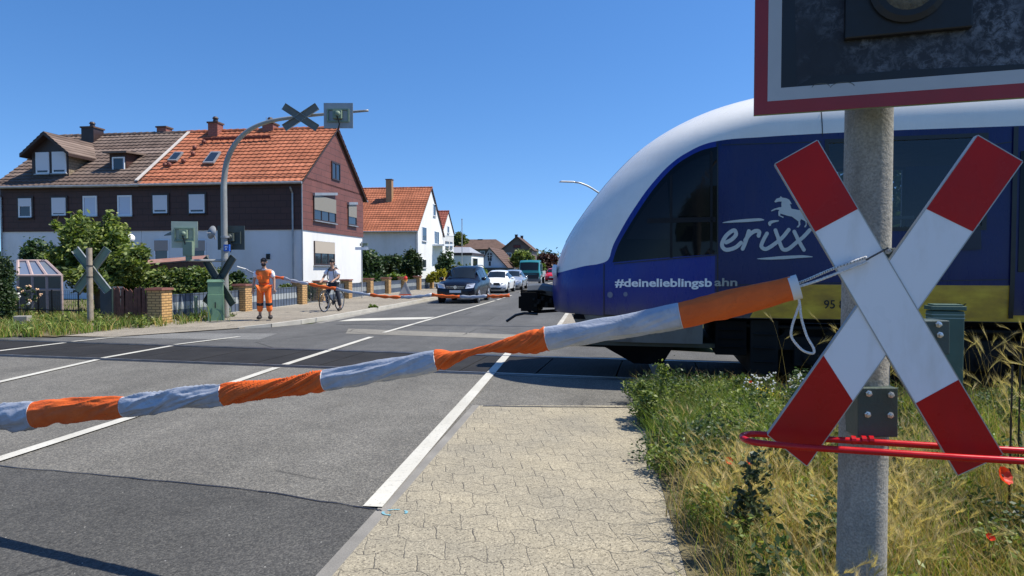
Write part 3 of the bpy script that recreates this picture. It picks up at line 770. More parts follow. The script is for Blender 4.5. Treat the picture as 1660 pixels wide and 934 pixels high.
# windscreen and headlights on the nose front (seen from the side only as its edge)
def nose(q, z, sgn, off): 
    s = s_tip(z) + q; w = halfw(s, z); return K(s - off, D0 + sgn * w, z)
ws = MB()
for j, z in enumerate(np.linspace(2.0, 3.6, 14)[:-1]):
    z2 = z + 1.6 / 13
    for sgn in (-1, 1):
        for a, b in zip((0, .01), (.01, .03)):
            ws.poly([nose(a, z, sgn, .006), nose(b, z, sgn, .006), nose(b, z2, sgn, .006), nose(a, z2, sgn, .006)])
ws.build('windscreen', M_TGLASS, train, smooth=True)
for sgn in (-1, 1):
    mb = MB(); mb.lathe([(.09, 0), (.10, .05), (.07, .07)], K(s_tip(1.55) + .10, D0 + sgn * .62, 1.55), 14, -T_); mb.build('headlight', mat('clear_lamp_glass', (.7, .72, .75), .08), train)
# apron under the nose
ap = MB()
def skirt(s0, s1, z0, z1, sgn, in0=.0, in1=.25):
    n = 10; A = []; Bv = []
    for i in range(n + 1):
        s = s0 + (s1 - s0) * i / n; w = halfw(s, ZB + .02); A.append(K(s, D0 + sgn * (w - in0), z1)); Bv.append(K(s + (.25 if i == 0 else 0), D0 + sgn * max(w - in1, .02), z0))
    k = len(A); ap.add(A + Bv, [(i, i + 1, k + i + 1, k + i) for i in range(n)])
for sgn in (-1,): skirt(-1.25, pix_side(1140, 516)[0], .56, .925, sgn, .02, .10)
ap.build('apron', M_SKIRT, train); ap = MB(); skirt(-1.25, pix_side(1140, 516)[0], .56, .925, 1, .02, .10); ap.build('apron', M_SKIRT, train)
pl = MB(); pl.hull([K(-.35, D0 - .80, .20), K(.05, D0 - .95, .22), K(.05, D0 + .95, .22), K(-.35, D0 + .80, .20)], [K(-.95, D0 - .9, .54), K(.25, D0 - 1.12, .58), K(.25, D0 + 1.12, .58), K(-.95, D0 + .9, .54)])
pl.build('snow_plough', M_UNDER, train)
lb = MB(); kb_(lb, -.95, .75, D0 - 1.17, D0 + 1.17, .50, .56); lb.build('lower_rim', mat('olive_rim', (.05, .048, .03), .7), train)
# coupler
cp = MB()
def cpb(u0, v0, u1, v1, d0, d1):
    a = onplane(u0, v1, K(0, D0), N_); b = onplane(u1, v0, K(0, D0), N_); kb_(cp, a.dot(T_), b.dot(T_), D0 + d0, D0 + d1, a.z, b.z)
cpb(849, 473, 876, 503, -.24, .24); cpb(844, 480, 850, 499, -.17, .17); cpb(876, 478, 925, 498, -.14, .14); cpb(858, 469, 888, 475, -.20, .20)
cpb(846, 470, 852, 478, -.12, .12)
for dd in (-.16, .16):
    a = onplane(855, 500, K(0, D0), N_); cp.tube([a + N_ * dd, a + N_ * dd + Vector((.1, 0, -.06)), a + N_ * dd + Vector((.6, -.1, -.02)), a + N_ * dd + Vector((.75, -.15, .1))], .02, 6)
co = cp.build('coupler', M_UNDER, train, bevel=.012)
hk = MB(); hk.tube([onplane(*p, K(0, D0 - .25), N_) for p in ((872, 509), (850, 508), (836, 511), (821, 521))], .022, 8); hk.build('coupler_hook', M_BLK, co)
lk = MB()
for k in range(5):
    lk.lathe([(.02, -.06), (.02, .06)], onplane(866 + k * 7, 485 + (k % 2) * 6, K(0, D0 - .26), N_), 8, N_)
    lk.box(onplane(868 + k * 6, 495 - (k % 3) * 6, K(0, D0 - .25), N_), (.05, .03, .05 + .02 * (k % 2)), -TA)
lk.build('coupler_fitting', M_UNDER2, co)
sh = MB(); sh.tube([onplane(*p, K(0, D0 - .05), N_) for p in ((858, 470), (880, 469), (905, 474))], .10, 8, sq=1.6); sh.build('coupler_cover', mat('grey_rubber_cover', (.09, .10, .11), .55), co)
# bogie, tanks and boxes below the floor
def wheel(s, d):
    w = MB(); w.lathe([(.12, -.08), (.36, -.065), (.37, .045), (.395, .05), (.395, .07), (.2, .075), (.15, .02)], K(s, d, .41), 28, N_ * (1 if d > D0 else -1)); w.build('wheel', M_UNDER2, train, smooth=True, autosmooth=40)
for s in (1.95, 3.95, 13.0, 15.0):
    for d in (D0 - .93, D0 + .93): wheel(s, d)
    ax = MB(); ax.tube([K(s, D0 - .9, .41), K(s, D0 + .9, .41)], .08, 10); ax.build('axle', M_UNDER, train)
for s0 in (1.95, 13.0):
    for d in (D0 - 1.12, D0 + 1.12):
        f = MB(); kb_(f, s0 - .5, s0 + 2.5, d - .07, d + .07, .50, .68); kb_(f, s0 + .7, s0 + 1.3, d - .09, d + .09, .36, .52)
        for q in (0, 2.0):
            kb_(f, s0 + q - .2, s0 + q + .2, d - .13, d + .13, .30, .56); f.lathe([(.12, 0), (.10, .06), (.04, .08)], K(s0 + q, d - .12 if d < D0 else d + .12, .42), 12, N_ * (-1 if d < D0 else 1))
            for e in (-.27, .27): f.lathe([(.075, 0), (.075, .22)], K(s0 + q + e, d, .58), 10)
        f.build('bogie_frame', M_UNDER2, train, bevel=.01)
    for k in range(3):
        t = MB(); t.tube([K(s0 + .2 + k * .75, D0 - 1.14, .74), K(s0 + .5 + k * .75, D0 - 1.16, .34)], .03, 7); t.build('damper', M_UNDER2, train)
bx = [(.75, 1.15, .42, .88), (1.2, 1.55, .16, .90), (2.45, 3.45, .14, .62), (4.45, 5.1, .22, .88), (5.3, 7.3, .35, .90), (7.5, 8.6, .40, .90), (8.8, 10.6, .33, .9), (10.8, 12.1, .45, .9)]
for i, (a, b, z0, z1) in enumerate(bx):
    u = MB(); kb_(u, a, b, D0 - 1.24, D0 + 1.24, z0, z1)
    for k in range(3): u.tube([K(a + .04, D0 - 1.26, z0 + (z1 - z0) * (k + 1) / 4), K(b - .04, D0 - 1.26, z0 + (z1 - z0) * (k + 1) / 4)], .012, 6)
    u.build('equipment_box', (M_UNDER, M_UNDER2)[i % 2], train, bevel=.015)
fl = MB(); kb_(fl, -1.2, END, D0 - 1.1, D0 + 1.1, .86, .925); fl.build('underfloor', M_UNDER, train)
pp = MB(); pp.tube([K(1.0, D0 - 1.18, .82), K(2.2, D0 - 1.2, .80), K(4.9, D0 - 1.2, .80), K(5.2, D0 - 1.15, .7)], .025, 7)
for q in (1.5, 3.3): pp.tube([K(q + .16 * math.cos(a), D0 - 1.18, .78 + .12 * math.sin(a)) for a in np.linspace(math.pi, 2 * math.pi, 9)], .02, 6)
pp.build('air_hose', M_UNDER2, train)
# second car behind the first so the train does not end in view from aside: a plain continuing body

for pts in ([(1166, 462), (1660, 452), (1660, 453.2), (1166, 463.2)],):
    clip_patch(pts, .007).build('panel_seam', M_BLK, train)
# ------------------------------------------------------------------ near right: post, crossbuck, signal board, hoop
PD = Vector((.954, -.30, 0)).normalized(); PN = Vector((PD.y, -PD.x, 0))          # sign plane direction; normal towards the camera
C0 = at(1440, 470, 2.42)
def mxy(x): return
M_CONC = mat('mottled_concrete_post', (.30, .285, .25), .9, var=.22, vscale=5, bmp=.4, bscale=60, fine=.3, fscale=120, dirt=(.13, .12, .10), dscale=3)
M_WBOARD = mat('white_reflective_sheet', (.74, .76, .78), .32, spec=.3, var=.03, vscale=1.2, dirt=(.62, .62, .60), dscale=6)
M_RBOARD = mat('red_reflective_sheet', (.42, .009, .008), .30, spec=.2, var=.12, vscale=4, dirt=(.36, .012, .014), dscale=5)
M_ALU = mat('weathered_aluminium', (.36, .37, .36), .45, .6, var=.15, vscale=8)
M_BACKG = mat('dull_green_sign_back', (.17, .235, .17), .6, var=.12, vscale=4)
M_DGREEN = mat('dark_green_cast_bracket', (.040, .062, .052), .5, var=.2, vscale=8, bmp=.2, bscale=60)
M_ZINC = mat('zinc_bolt', (.55, .55, .53), .35, .9, var=.1)
pc = at(1402, 560, 2.62); pr = .088
post = thing('concrete_post', 'round mottled concrete post carrying the near red and white cross', 'post', (pc.x, pc.y, 0))
px_t = at(1411, 180, 2.62).x
p = MB(); p.lathe([(pr * 1.06, 0), (pr * 1.03, .9), (pr, 1.6), (pr * .98, 2.6), (pr * .95, 5.2), (.03, 5.25)], (pc.x, pc.y, -.0), 40); p.build('shaft', M_CONC, post, smooth=True, autosmooth=50)
# mounting plate with four bolts at the bottom of the cross, and a small one at the middle
def bracket(u0, v0, u1, v1, Y, bolts):
    c = PN * .0
    a = at(u0, v0, Y); b = at(u1, v0, Y); d = at(u1, v1, Y); e = at(u0, v1, Y)
    mb = MB(); mb.plate([a, b, d, e], -PN * .09 if False else Vector((0, .11, 0))); bo = mb.build('bracket', M_DGREEN, post, bevel=.004)
    for (u, v) in bolts:
        k = MB(); q = at(u, v, Y); k.lathe([(.013, 0), (.013, .004), (.0085, .005), (.0085, .013), (.004, .014)], q, 6, (0, -1, 0)); k.build('bolt', M_ZINC, bo)
    return bo
bracket(1391, 629, 1456, 709, 2.50, [(1408, 638), (1444, 640), (1406, 672), (1443, 673)])
bracket(1428, 402, 1462, 424, 2.50, [(1439, 407), (1451, 407)])
bracket(1488, 520, 1540, 575, 2.56, [(1521, 526), (1523, 543)])
# crossbuck
def on(u, v, off=0.0): return onplane(u, v, C0 + PN * off, PN)
cross = thing('crossbuck_sign', 'large red and white diagonal cross sign on the near concrete post', 'railway crossing sign', (C0.x, C0.y, on(1400, 770).z))
def ip(a, b, t): return (a[0] + (b[0] - a[0]) * t, a[1] + (b[1] - a[1]) * t)
def board(TL, TR, BR, BL, f0L, f0R, f1L, f1R, off):
    """corners in picture points: top edge TL-TR, bottom edge BL-BR; red ends to fractions f0 / f1"""
    bo = MB(); pts = [on(*p, off) for p in (TL, TR, BR, BL)]; cen = sum(pts, Vector()) / 4
    bo.plate([p + (p - cen).normalized() * -.0 for p in pts], -PN * .022); o = bo.build('board', M_WBOARD, cross)
    for nm, q in (('red_field', (TL, TR, ip(TR, BR, f0R), ip(TL, BL, f0L))), ('red_field', (ip(TL, BL, f1L), ip(TR, BR, f1R), BR, BL))):
        m = MB(); m.plate([on(*p, off + .0004) for p in q], PN * .0008); m.build(nm, M_RBOARD, o)
    rim = MB()
    for a, b in ((TL, BL), (TR, BR), (TL, TR), (BL, BR)):
        A, Bv = on(*a, off), on(*b, off); d = (Bv - A).normalized(); out = d.cross(PN)
        if (A + out * .01 - cen).length < (A - cen).length: out = -out
        rim.plate([A + PN * .001, Bv + PN * .001, Bv + PN * .001 + out * .0035, A + PN * .001 + out * .0035], -PN * .032)
    rim.build('edge_profile', M_ALU, o)
    for t in (.12, .32, .68, .88):
        st = MB(); a = ip(TL, BL, t); b = ip(TR, BR, t); A, Bv = on(*a, off - .024), on(*b, off - .024); d = (Vector(on(*BL, off)) - Vector(on(*TL, off))).normalized() * .02
        st.plate([A - d, Bv - d, Bv + d, A + d], -PN * .012); st.build('stiffener', M_ALU, o)
board((1257, 266), (1325, 228), (1625, 737), (1553, 770), .218, .218, .769, .762, 0)
board((1585, 220), (1657, 262), (1308, 755), (1245, 705), .245, .23, .735, .787, -.0035)
# red bent-tube hoop round the foot of the cross
hz = .93
def hp(u, v): return gnd(u, v, hz)
front = [gnd(1238, 719, hz), gnd(1300, 725, hz), gnd(1440, 734, hz), gnd(1560, 742, hz), gnd(1700, 750, hz), gnd(1800, 756, hz)]
dirf = (front[-1] - front[0]).normalized(); perp = Vector((-dirf.y, dirf.x, 0)); w = .145
back = [p + perp * w for p in front][::-1]
def halfc(c0, c1, out, n=8):
    c = (c0 + c1) / 2; r = (c1 - c0) / 2; return [c - r * math.cos(a) + out * r.length * math.sin(a) for a in np.linspace(0, math.pi, n)[1:-1]]
loop = front + halfc(front[-1], back[0], dirf) + back + halfc(back[-1], front[0], -dirf)
hoop = thing('guard_hoop', 'red bent tube hoop round the foot of the near cross', 'guard rail', (pc.x, pc.y, hz - .02))
M_REDT = mat('glossy_red_tube', (.50, .008, .010), .25, var=.1, vscale=6, coat=.1, spec=.3)
mb = MB(); mb.tube(loop, .0125, 14, closed=True); mb.build('tube', M_REDT, hoop, smooth=True)
mb = MB()
for u in (1383, 1400, 1412): q = onplane(u, 713.5, back[2], perp); mb.tube([q - dirf * .008, q + dirf * .008], .017, 12)
mb.build('clamp', M_REDT, hoop)
# signal board at the top
S0 = C0 + PN * .06
def onS(u, v, off=0.0): return onplane(u, v, S0 + PN * off, PN)
sg = thing('signal_board', 'black signal board with red and grey border above the near cross', 'traffic signal', (S0.x, S0.y, onS(1400, 187).z))
zb = onS(1222, 187).z; xl = 0.0; a0 = onS(1222, 187)
BWd, BHt = 1.12, 1.30
def sp(x, z, off=0.0): return a0 + PD * x + Vector((0, 0, z)) + PN * off
M_REDB = mat('faded_red_border', (.27, .018, .022), .45, var=.15, vscale=3, dirt=(.2, .02, .02))
M_GREYB = mat('greyed_white_border', (.40, .42, .43), .55, var=.08, vscale=4)
def peel():
    m, n, b = newmat('peeling_black_face'); P = coords(n)
    f = noise(n, P, 28, 8, .78, .5); g = noise(n, P, 3.0, 4, .6)
    msk = math_(n, 'MULTIPLY', ramp(n, f, [(.46, 0), (.60, 1)]), ramp(n, g, [(.40, 0), (.58, 1)]))
    c = mix(n, ramp(n, noise(n, P, 5, 4), [(.3, 0), (.7, 1)]), (.008, .010, .014), (.022, .027, .036))
    c = mix(n, math_(n, 'MULTIPLY', msk, .8), c, (.16, .18, .21))
    fl = ramp(n, noise(n, P, 55, 3, .5, 1.2), [(.765, 0), (.785, 1)]); c = mix(n, math_(n, 'MULTIPLY', fl, ramp(n, g, [(.5, 0), (.6, 1)])), c, (.6, .64, .68))
    n.links.new(c, b.inputs['Base Color']); setin(b, Roughness=.65); bump(n, b, f, .5, .004); return m
t1, t2 = .048, .095
def ring(x0, x1, z0, z1, t, off, m_, name):
    mb = MB()
    for (a, b, c, d) in ((x0, x0 + t, z0, z1), (x1 - t, x1, z0, z1), (x0 + t, x1 - t, z0, z0 + t), (x0 + t, x1 - t, z1 - t, z1)):
        mb.plate([sp(a, c, off), sp(b, c, off), sp(b, d, off), sp(a, d, off)], PN * .004)
    return mb.build(name, m_, sg)
mb = MB(); mb.plate([sp(0, 0), sp(BWd, 0), sp(BWd, BHt), sp(0, BHt)], -PN * .02); mb.build('back_plate', M_BACKG, sg)
ring(0, BWd, 0, BHt, t1, .001, M_REDB, 'red_border'); ring(t1, BWd - t1, t1, BHt - t1, t2 - t1, .0015, M_GREYB, 'grey_border')
mb = MB(); mb.plate([sp(t2, t2, .002), sp(BWd - t2, t2, .002), sp(BWd - t2, BHt - t2, .002), sp(t2, BHt - t2, .002)], PN * .002); mb.build('face', peel(), sg)
mb = MB()
for x0, z0 in ((t2 + .012, t2 + .006),):
    mb.plate([sp(t2, t2, .0045), sp(t2 + .055, t2, .0045), sp(t2 + .045, .4, .0045), sp(t2 + .05, .8, .0045), sp(t2, .9, .0045)], PN * .001)
    mb.plate([sp(t2 + .05, t2, .0045), sp(BWd - t2, t2, .0045), sp(BWd - t2, t2 + .012, .0045), sp(.5, t2 + .03, .0045), sp(.2, t2 + .028, .0045)], PN * .001)
mb.build('tape_strip', mat('bare_dark_strip', (.008, .009, .011), .5), sg)
M_LAMPB = mat('sooty_black_housing', (.006, .0065, .007), .55, var=.3, vscale=10)
hd = (at(1468, -12, 2.3)); 
for k, (zz) in enumerate((onS(1468, -14).z - zb, onS(1468, -14).z - zb + .42)):
    xx = (onS(1468, -14) - a0).dot(PD)
    h = MB(); h.plate([sp(xx - .20, zz - .16, .005), sp(xx + .20, zz - .16, .005), sp(xx + .20, zz + .16, .005), sp(xx - .20, zz + .16, .005)], PN * .03); ho = h.build('lamp_housing', M_LAMPB, sg, bevel=.006)
    v = MB(); n = 22; A = []; Bv = []
    for i in range(n + 1):
        a = math.pi * 1.0 * i / n; c = sp(xx, zz, .035); rr = .125
        A.append(c + PD * math.cos(a) * rr + Vector((0, 0, math.sin(a) * rr))); Bv.append(A[-1] + PN * (.05 + .13 * math.sin(a)))
    v.add(A + Bv, [(i, i + 1, n + 2 + i, n + 1 + i) for i in range(n)]); vo = v.build('visor', M_LAMPB, ho, smooth=True); sd = vo.modifiers.new('thick', 'SOLIDIFY'); sd.thickness = .004
    v = MB(); v.lathe([(.118, 0), (.125, .012), (.105, .02)], sp(xx, zz, .034), 28, PN); v.build('bezel', M_LAMPB, ho)
    v = MB(); v.lathe([(.100, 0), (.085, .018), (.05, .03), (.01, .035)], sp(xx, zz, .036), 24, PN); v.build('lens', mat('unlit_smoky_lens', (.09, .085, .06), .15, var=.4, vscale=60, bmp=.6, bscale=300), ho, smooth=True)
ch = MB(); c = sp(xx + .165, zz - .135, .038); ch.poly([c, c + PD * .035 + Vector((0, 0, .012)), c + PD * .033 + Vector((0, 0, .026)), c + PD * .012 + Vector((0, 0, .02))]); ch.build('paint_chip', mat('chipped_pale_primer', (.6, .65, .72), .6), sg)
# scratched tag rings near the lower edge
M_TAGP = mat('faint_scratch', (.10, .11, .09), .7)
for (u, r) in ((1330, .030), (1365, .040)):
    c = onS(u, 142); k = MB(); pts = [c + PD * math.cos(a) * r + Vector((0, 0, math.sin(a) * r * .45)) + PN * .0055 for a in np.linspace(.1, math.pi - .1, 14)]; k.tube(pts, .0014, 5); k.build('scratch', M_TAGP, sg)
for k_ in (.25, .75):
    m = MB(); c = sp((onS(1411, 100) - a0).dot(PD), BHt * k_, -.02); m.box(c - PN * .05, (.26, .08, .06), math.atan2(PD.y, PD.x)); m.build('clamp_bracket', M_DGREEN, sg)
# ------------------------------------------------------------------ near rope barrier with orange and grey sleeves
E0 = at(1285, 468, 2.50); E1 = at(0, 676, 3.95)
rd = (E1 - E0); rd.z = 0; rd.normalize(); rn = Vector((rd.y, -rd.x, 0))
if rn.y > 0: rn = -rn
def onR(u, v): return onplane(u, v, E0, rn)
rope_c = [(1286, 467), (1195, 490), (1103, 512), (1000, 531), (887, 549), (845, 557), (800, 564), (765, 571), (738, 579), (708, 584), (620, 601), (526, 617), (440, 630), (362, 640), (285, 648), (201, 660), (130, 664), (56, 673), (0, 677), (-60, 683), (-170, 690), (-300, 694), (-460, 690)]
thick = {0: 40, 1: 45, 2: 42, 3: 38, 4: 39, 5: 27, 6: 13, 7: 9, 8: 18, 9: 33, 10: 34, 11: 34, 12: 26, 13: 35, 14: 35, 15: 33, 16: 38, 17: 42, 18: 43, 19: 42, 20: 40, 21: 36, 22: 36}
def fabric(name, c1, c2, rough=.75, metal=0.0):
    m, n, b = newmat(name); P = coords(n)
    f = noise(n, P, 9, 6, .65, .6); c = ramp(n, f, [(.3, c1), (.7, c2)])
    sc_ = ramp(n, noise(n, P, 45, 4, .7), [(.6, 0), (.75, 1)]); c = mix(n, math_(n, 'MULTIPLY', sc_, .35), c, tuple(x * .4 for x in c1))
    n.links.new(c, b.inputs['Base Color']); setin(b, Roughness=rough, Metallic=metal)
    w = noise(n, mapping(n, P, (1, 1, 1.6)), 22, 2, .5, .8)
    w = math_(n, 'ABSOLUTE', math_(n, 'SUBTRACT', w, .5))
    bump(n, b, math_(n, 'ADD', w, math_(n, 'MULTIPLY', noise(n, P, 300, 2), .05)), .35, .012); return m
M_ORF = fabric('orange_fluorescent_cloth', (.60, .092, .008), (.74, .13, .014))
M_GRF = fabric('silver_grey_reflective_cloth', (.30, .33, .385), (.44, .47, .53), .45, .2)
def sleeve(i0, i1, twist=0.0, wr=.10, seed=0):
    """a slack cloth sleeve between control points i0 and i1: flattened, creased, twisted"""
    idx = list(range(i0, i1 + 1)); P = [onR(*rope_c[i]) for i in idx]; sub = max(10, int(90 / (i1 - i0)))
    Q = smoothcurve([tuple(p) for p in P], sub); Th = smoothcurve([(thick[i] * (Pp.y) / F / 2,) for i, Pp in zip(idx, P)], sub)
    n = 72; vs = []; m = len(Q); L = 0.0; so = seed * 7.3
    for k, (q, t) in enumerate(zip(Q, Th)):
        q = Vector(q); tt = k / (m - 1); r = t[0]
        if k: L += (q - Vector(Q[k - 1])).length
        dq = (Vector(Q[min(k + 1, m - 1)]) - Vector(Q[max(k - 1, 0)])).normalized(); up = Vector((0, 0, 1)); a = (up - dq * up.dot(dq)).normalized(); b = dq.cross(a)
        env = min(1, .35 + 5 * min(tt, 1 - tt))
        for j in range(n):
            an = 2 * math.pi * j / n; a2 = an + twist * tt + L * 2.0
            if abs(twist) > 3: c = Vector((math.cos(a2) * 2.6, math.sin(a2) * 2.6, L * .8 + so))
            else: c = Vector((math.cos(a2) * 1.0, math.sin(a2) * 1.0, L * 3.4 + math.cos(a2) * .5 + so))
            c = c + Vector((mnoise.noise(c * 1.5), mnoise.noise(c * 1.5 + Vector((9, 2, 5))), 0)) * .5
            r1 = 1 - abs(mnoise.noise(c)) * 2.6; r2 = 1 - abs(mnoise.noise(c * 2.3 + Vector((3, 1, 7)))) * 2.8
            w = 1.1 * max(r1, -.2) + .28 * max(r2, -.2) - .6 + .5 * mnoise.noise(c * .4)
            rr = r * (1 + wr * w * env); vs.append(q + a * math.cos(an) * rr + b * math.sin(an) * rr * .62)
    mb = MB(); mb.add(vs, [(k * n + j, k * n + (j + 1) % n, (k + 1) * n + (j + 1) % n, (k + 1) * n + j) for k in range(m - 1) for j in range(n)] + [tuple(range(n)), tuple((m - 1) * n + j for j in range(n))])
    return mb
bar = thing('rope_barrier', 'thick rope barrier in orange and silver grey cloth sleeves sagging across the near lanes', 'barrier', onR(600, 610))
secs = [(0, 2, 'o', 0, .07), (2, 4, 'g', 0, .10), (4, 9, 'o', 7.0, .38), (9, 11, 'g', .6, .20), (11, 13, 'o', 3.4, .38), (13, 15, 'g', .8, .30), (15, 17, 'o', .3, .17), (17, 20, 'g', .4, .24), (20, 22, 'o', .3, .2)]
for i, (a, b, c, tw, wr) in enumerate(secs):
    sleeve(a, b, tw, wr, i).build('orange_sleeve' if c == 'o' else 'grey_sleeve', M_ORF if c == 'o' else M_GRF, bar, smooth=True)
M_ROPE = mat('white_braided_cord', (.72, .71, .68), .8, var=.2, vscale=150, bmp=.8, bscale=200)
M_HEM = mat('white_hem_tape', (.62, .61, .58), .7)
for i in (0, 2, 4, 9, 11, 13, 15, 17):                # hem rings
    p = onR(*rope_c[i]); r = thick[i] * p.y / F / 2; u, v = rope_c[i]; nx = rope_c[i + 1]
    d = (onR(*nx) - p).normalized(); w_ = .022 if i == 0 else .0018
    a = (Vector((0, 0, 1)) - d * d.z).normalized(); b = d.cross(a); ring_ = []
    for e in (-w_, w_ * .5):
        for j in range(28):
            an = 2 * math.pi * j / 28; ring_.append(p + d * e + a * math.cos(an) * r * (1.01 if i else .98 + .03 * (e < 0)) + b * math.sin(an) * r * .65)
    k = MB(); k.add(ring_, [(j, (j + 1) % 28, 28 + (j + 1) % 28, 28 + j) for j in range(28)] + [tuple(range(28)), tuple(range(28, 56))]); k.build('hem', M_HEM, bar, smooth=True, autosmooth=40)
def braid(pts, r, name, par, n=7):
    Q = smoothcurve([tuple(p) for p in pts], 24); o = MB()
    rr = [r * (1 + .10 * math.sin(k * 1.9)) for k in range(len(Q))]; o.tube(Q, rr, n); return o.build(name, M_ROPE, par, smooth=True)
E0p = onR(1284, 464); front_off = PN * .012
def onF(u, v): return onplane(u, v, C0 + PN * .022, PN)
tie = onF(1405, 420)
braid([onF(1283, 463), onF(1310, 453), onF(1350, 436), onF(1405, 417)], .0055, 'cord', bar)
braid([onF(1283, 468), onF(1320, 457), onF(1360, 442), onF(1407, 424)], .0055, 'cord', bar)
braid([onF(1290, 470), onF(1296, 490), onF(1292, 505), onF(1284, 530), onF(1284, 548), onF(1300, 567), onF(1317, 573), onF(1319, 565), onF(1308, 545), onF(1299, 515), onF(1296, 490), onF(1291, 472)], .0048, 'cord', bar)
k = MB(); k.tube([onF(1404, 422), onF(1412, 417), onF(1425, 410), onF(1440, 402)], .0035, 8); k.build('snap_hook', mat('dark_steel_hook', (.12, .12, .12), .3, .9), bar)
dk = MB(); dk_pts = smoothcurve([tuple(onF(*p)) for p in ((1283, 463), (1310, 453), (1350, 436), (1405, 417))], 60)
for j in range(4, len(dk_pts) - 4, 5):
    p = Vector(dk_pts[j]); dk.box(p + PN * .0052, (.003, .0012, .006), .6)
dk.build('cord_fleck', mat('black_cord_thread', (.02, .02, .02), .8), bar)
# ------------------------------------------------------------------ green cabinet right, behind the post
c = at(1531, 540, 5.6); cab = thing('track_cabinet', 'dark green cabinet behind the near concrete post', 'electrical cabinet', (c.x, c.y, 0), -.25)
mb = MB(); a = at(1508, 500, 5.6); b = at(1552, 600, 5.6); W = b.x - a.x
mb.box((c.x, c.y, a.z / 2), (W, .16, a.z - .04), -.25); mb.build('housing', mat('dark_green_cabinet_paint', (.07, .12, .09), .5, var=.15, dirt=(.04, .06, .045)), cab, bevel=.01)
mb = MB(); mb.box((c.x, c.y, a.z + .005), (W + .02, .18, .035), -.25); mb.box((c.x, c.y, a.z + .03), (W - .02, .14, .015), -.25); mb.build('lid', mat('dark_green_cabinet_paint', (0, 0, 0)), cab, bevel=.004)
mb = MB()
for z in (a.z - .05, a.z - .08): mb.box((c.x, c.y, z), (W + .004, .164, .006), -.25)
mb.build('trim_strip', mat('pale_green_trim', (.3, .38, .34), .5), cab)
# ------------------------------------------------------------------ houses on the left
def tiled(name, c1, c2, c3):
    m, n, b = newmat(name); P = coords(n); g = N(n, 'ShaderNodeNewGeometry')
    c = ramp(n, g.outputs['Random Per Island'], [(0, c1), (.5, c2), (1, c3)])
    c = mix(n, 1.0, c, ramp(n, noise(n, P, 1.1, 4), [(.3, (.8,) * 3), (.7, (1.15,) * 3)]), 'MULTIPLY')
    br = N(n, 'ShaderNodeTexWhiteNoise'); s = N(n, 'ShaderNodeSeparateXYZ'); n.links.new(P, s.inputs[0]); cc = N(n, 'ShaderNodeCombineXYZ')
    n.links.new(math_(n, 'FLOOR', math_(n, 'DIVIDE', s.outputs[0], .3)), cc.inputs[0]); n.links.new(math_(n, 'FLOOR', math_(n, 'DIVIDE', s.outputs[2], .25)), cc.inputs[2]); n.links.new(cc.outputs[0], br.inputs[0])
    c = mix(n, 1.0, c, ramp(n, br.outputs['Value'], [(0, (.88,) * 3), (1, (1.1,) * 3)]), 'MULTIPLY')
    n.links.new(c, b.inputs['Base Color']); setin(b, Roughness=.85); b.inputs['Specular IOR Level'].default_value = .25; return m
M_TILE_O = tiled('orange_clay_tiles', (.31, .105, .055), (.36, .125, .066), (.41, .15, .082))
M_TILE_G = tiled('weathered_grey_brown_tiles', (.125, .088, .072), (.155, .115, .095), (.20, .15, .125))
M_TILE_D = tiled('dark_brown_tiles', (.09, .055, .045), (.11, .07, .055), (.14, .09, .07))
M_TILE_R = tiled('dark_red_tiles', (.20, .06, .045), (.25, .08, .06), (.3, .1, .07))
def cladding(name, base, bw, bh, lc=.4):
    m, n, b = newmat(name); P = coords(n)
    s = N(n, 'ShaderNodeSeparateXYZ'); n.links.new(P, s.inputs[0]); cc = N(n, 'ShaderNodeCombineXYZ'); n.links.new(math_(n, 'ADD', s.outputs[0], s.outputs[1]), cc.inputs[0]); n.links.new(s.outputs[2], cc.inputs[1])
    br = N(n, 'ShaderNodeTexBrick'); n.links.new(cc.outputs[0], br.inputs[0]); br.offset = .5
    br.inputs['Color1'].default_value = c4(base); br.inputs['Color2'].default_value = c4([x * 1.12 for x in base]); br.inputs['Mortar'].default_value = c4([x * lc for x in base])
    setin(br, Scale=1.0); br.inputs['Mortar Size'].default_value = .012; br.inputs['Mortar Smooth'].default_value = .1; br.inputs['Brick Width'].default_value = bw; br.inputs['Row Height'].default_value = bh
    c = mix(n, 1.0, br.outputs['Color'], ramp(n, noise(n, P, 1.2, 4), [(.3, (.88,) * 3), (.7, (1.1,) * 3)]), 'MULTIPLY')
    n.links.new(c, b.inputs['Base Color']); setin(b, Roughness=.6); bump(n, b, math_(n, 'MULTIPLY', br.outputs['Fac'], -1.0), .5, .02); return m
M_CLAD = cladding('red_brown_panel_cladding', (.145, .052, .040), 1.2, .33)
M_CLAD_SHADE = cladding('shaded_brown_shingle_cladding', (.055, .022, .018), .6, .3)  # darker brown than the gable: shade of the front faces put into the colour
M_SHING = cladding('diamond_shingles', (.24, .19, .13), .25, .14)
M_DBRICK = cladding('dark_brick_wall', (.13, .095, .08), .4, .12, .7)
M_BRICK_CH = cladding('red_chimney_brick', (.28, .10, .07), .26, .09, .6)
M_RENDER = mat('white_render', (.70, .705, .70), .85, var=.04, vscale=.8, dirt=(.6, .6, .57), dscale=.7, bmp=.15)
M_RENDER2 = mat('bluish_grey_render', (.62, .66, .70), .85, var=.05, vscale=.8, dirt=(.5, .52, .53), dscale=.7)
M_FRAME = mat('white_window_frame', (.78, .79, .80), .4, var=.03)
M_DFRAME = mat('dark_brown_surround', (.035, .02, .018), .5, var=.2)
M_PANE = glass('window_glass', (.018, .024, .034), .05, .8)
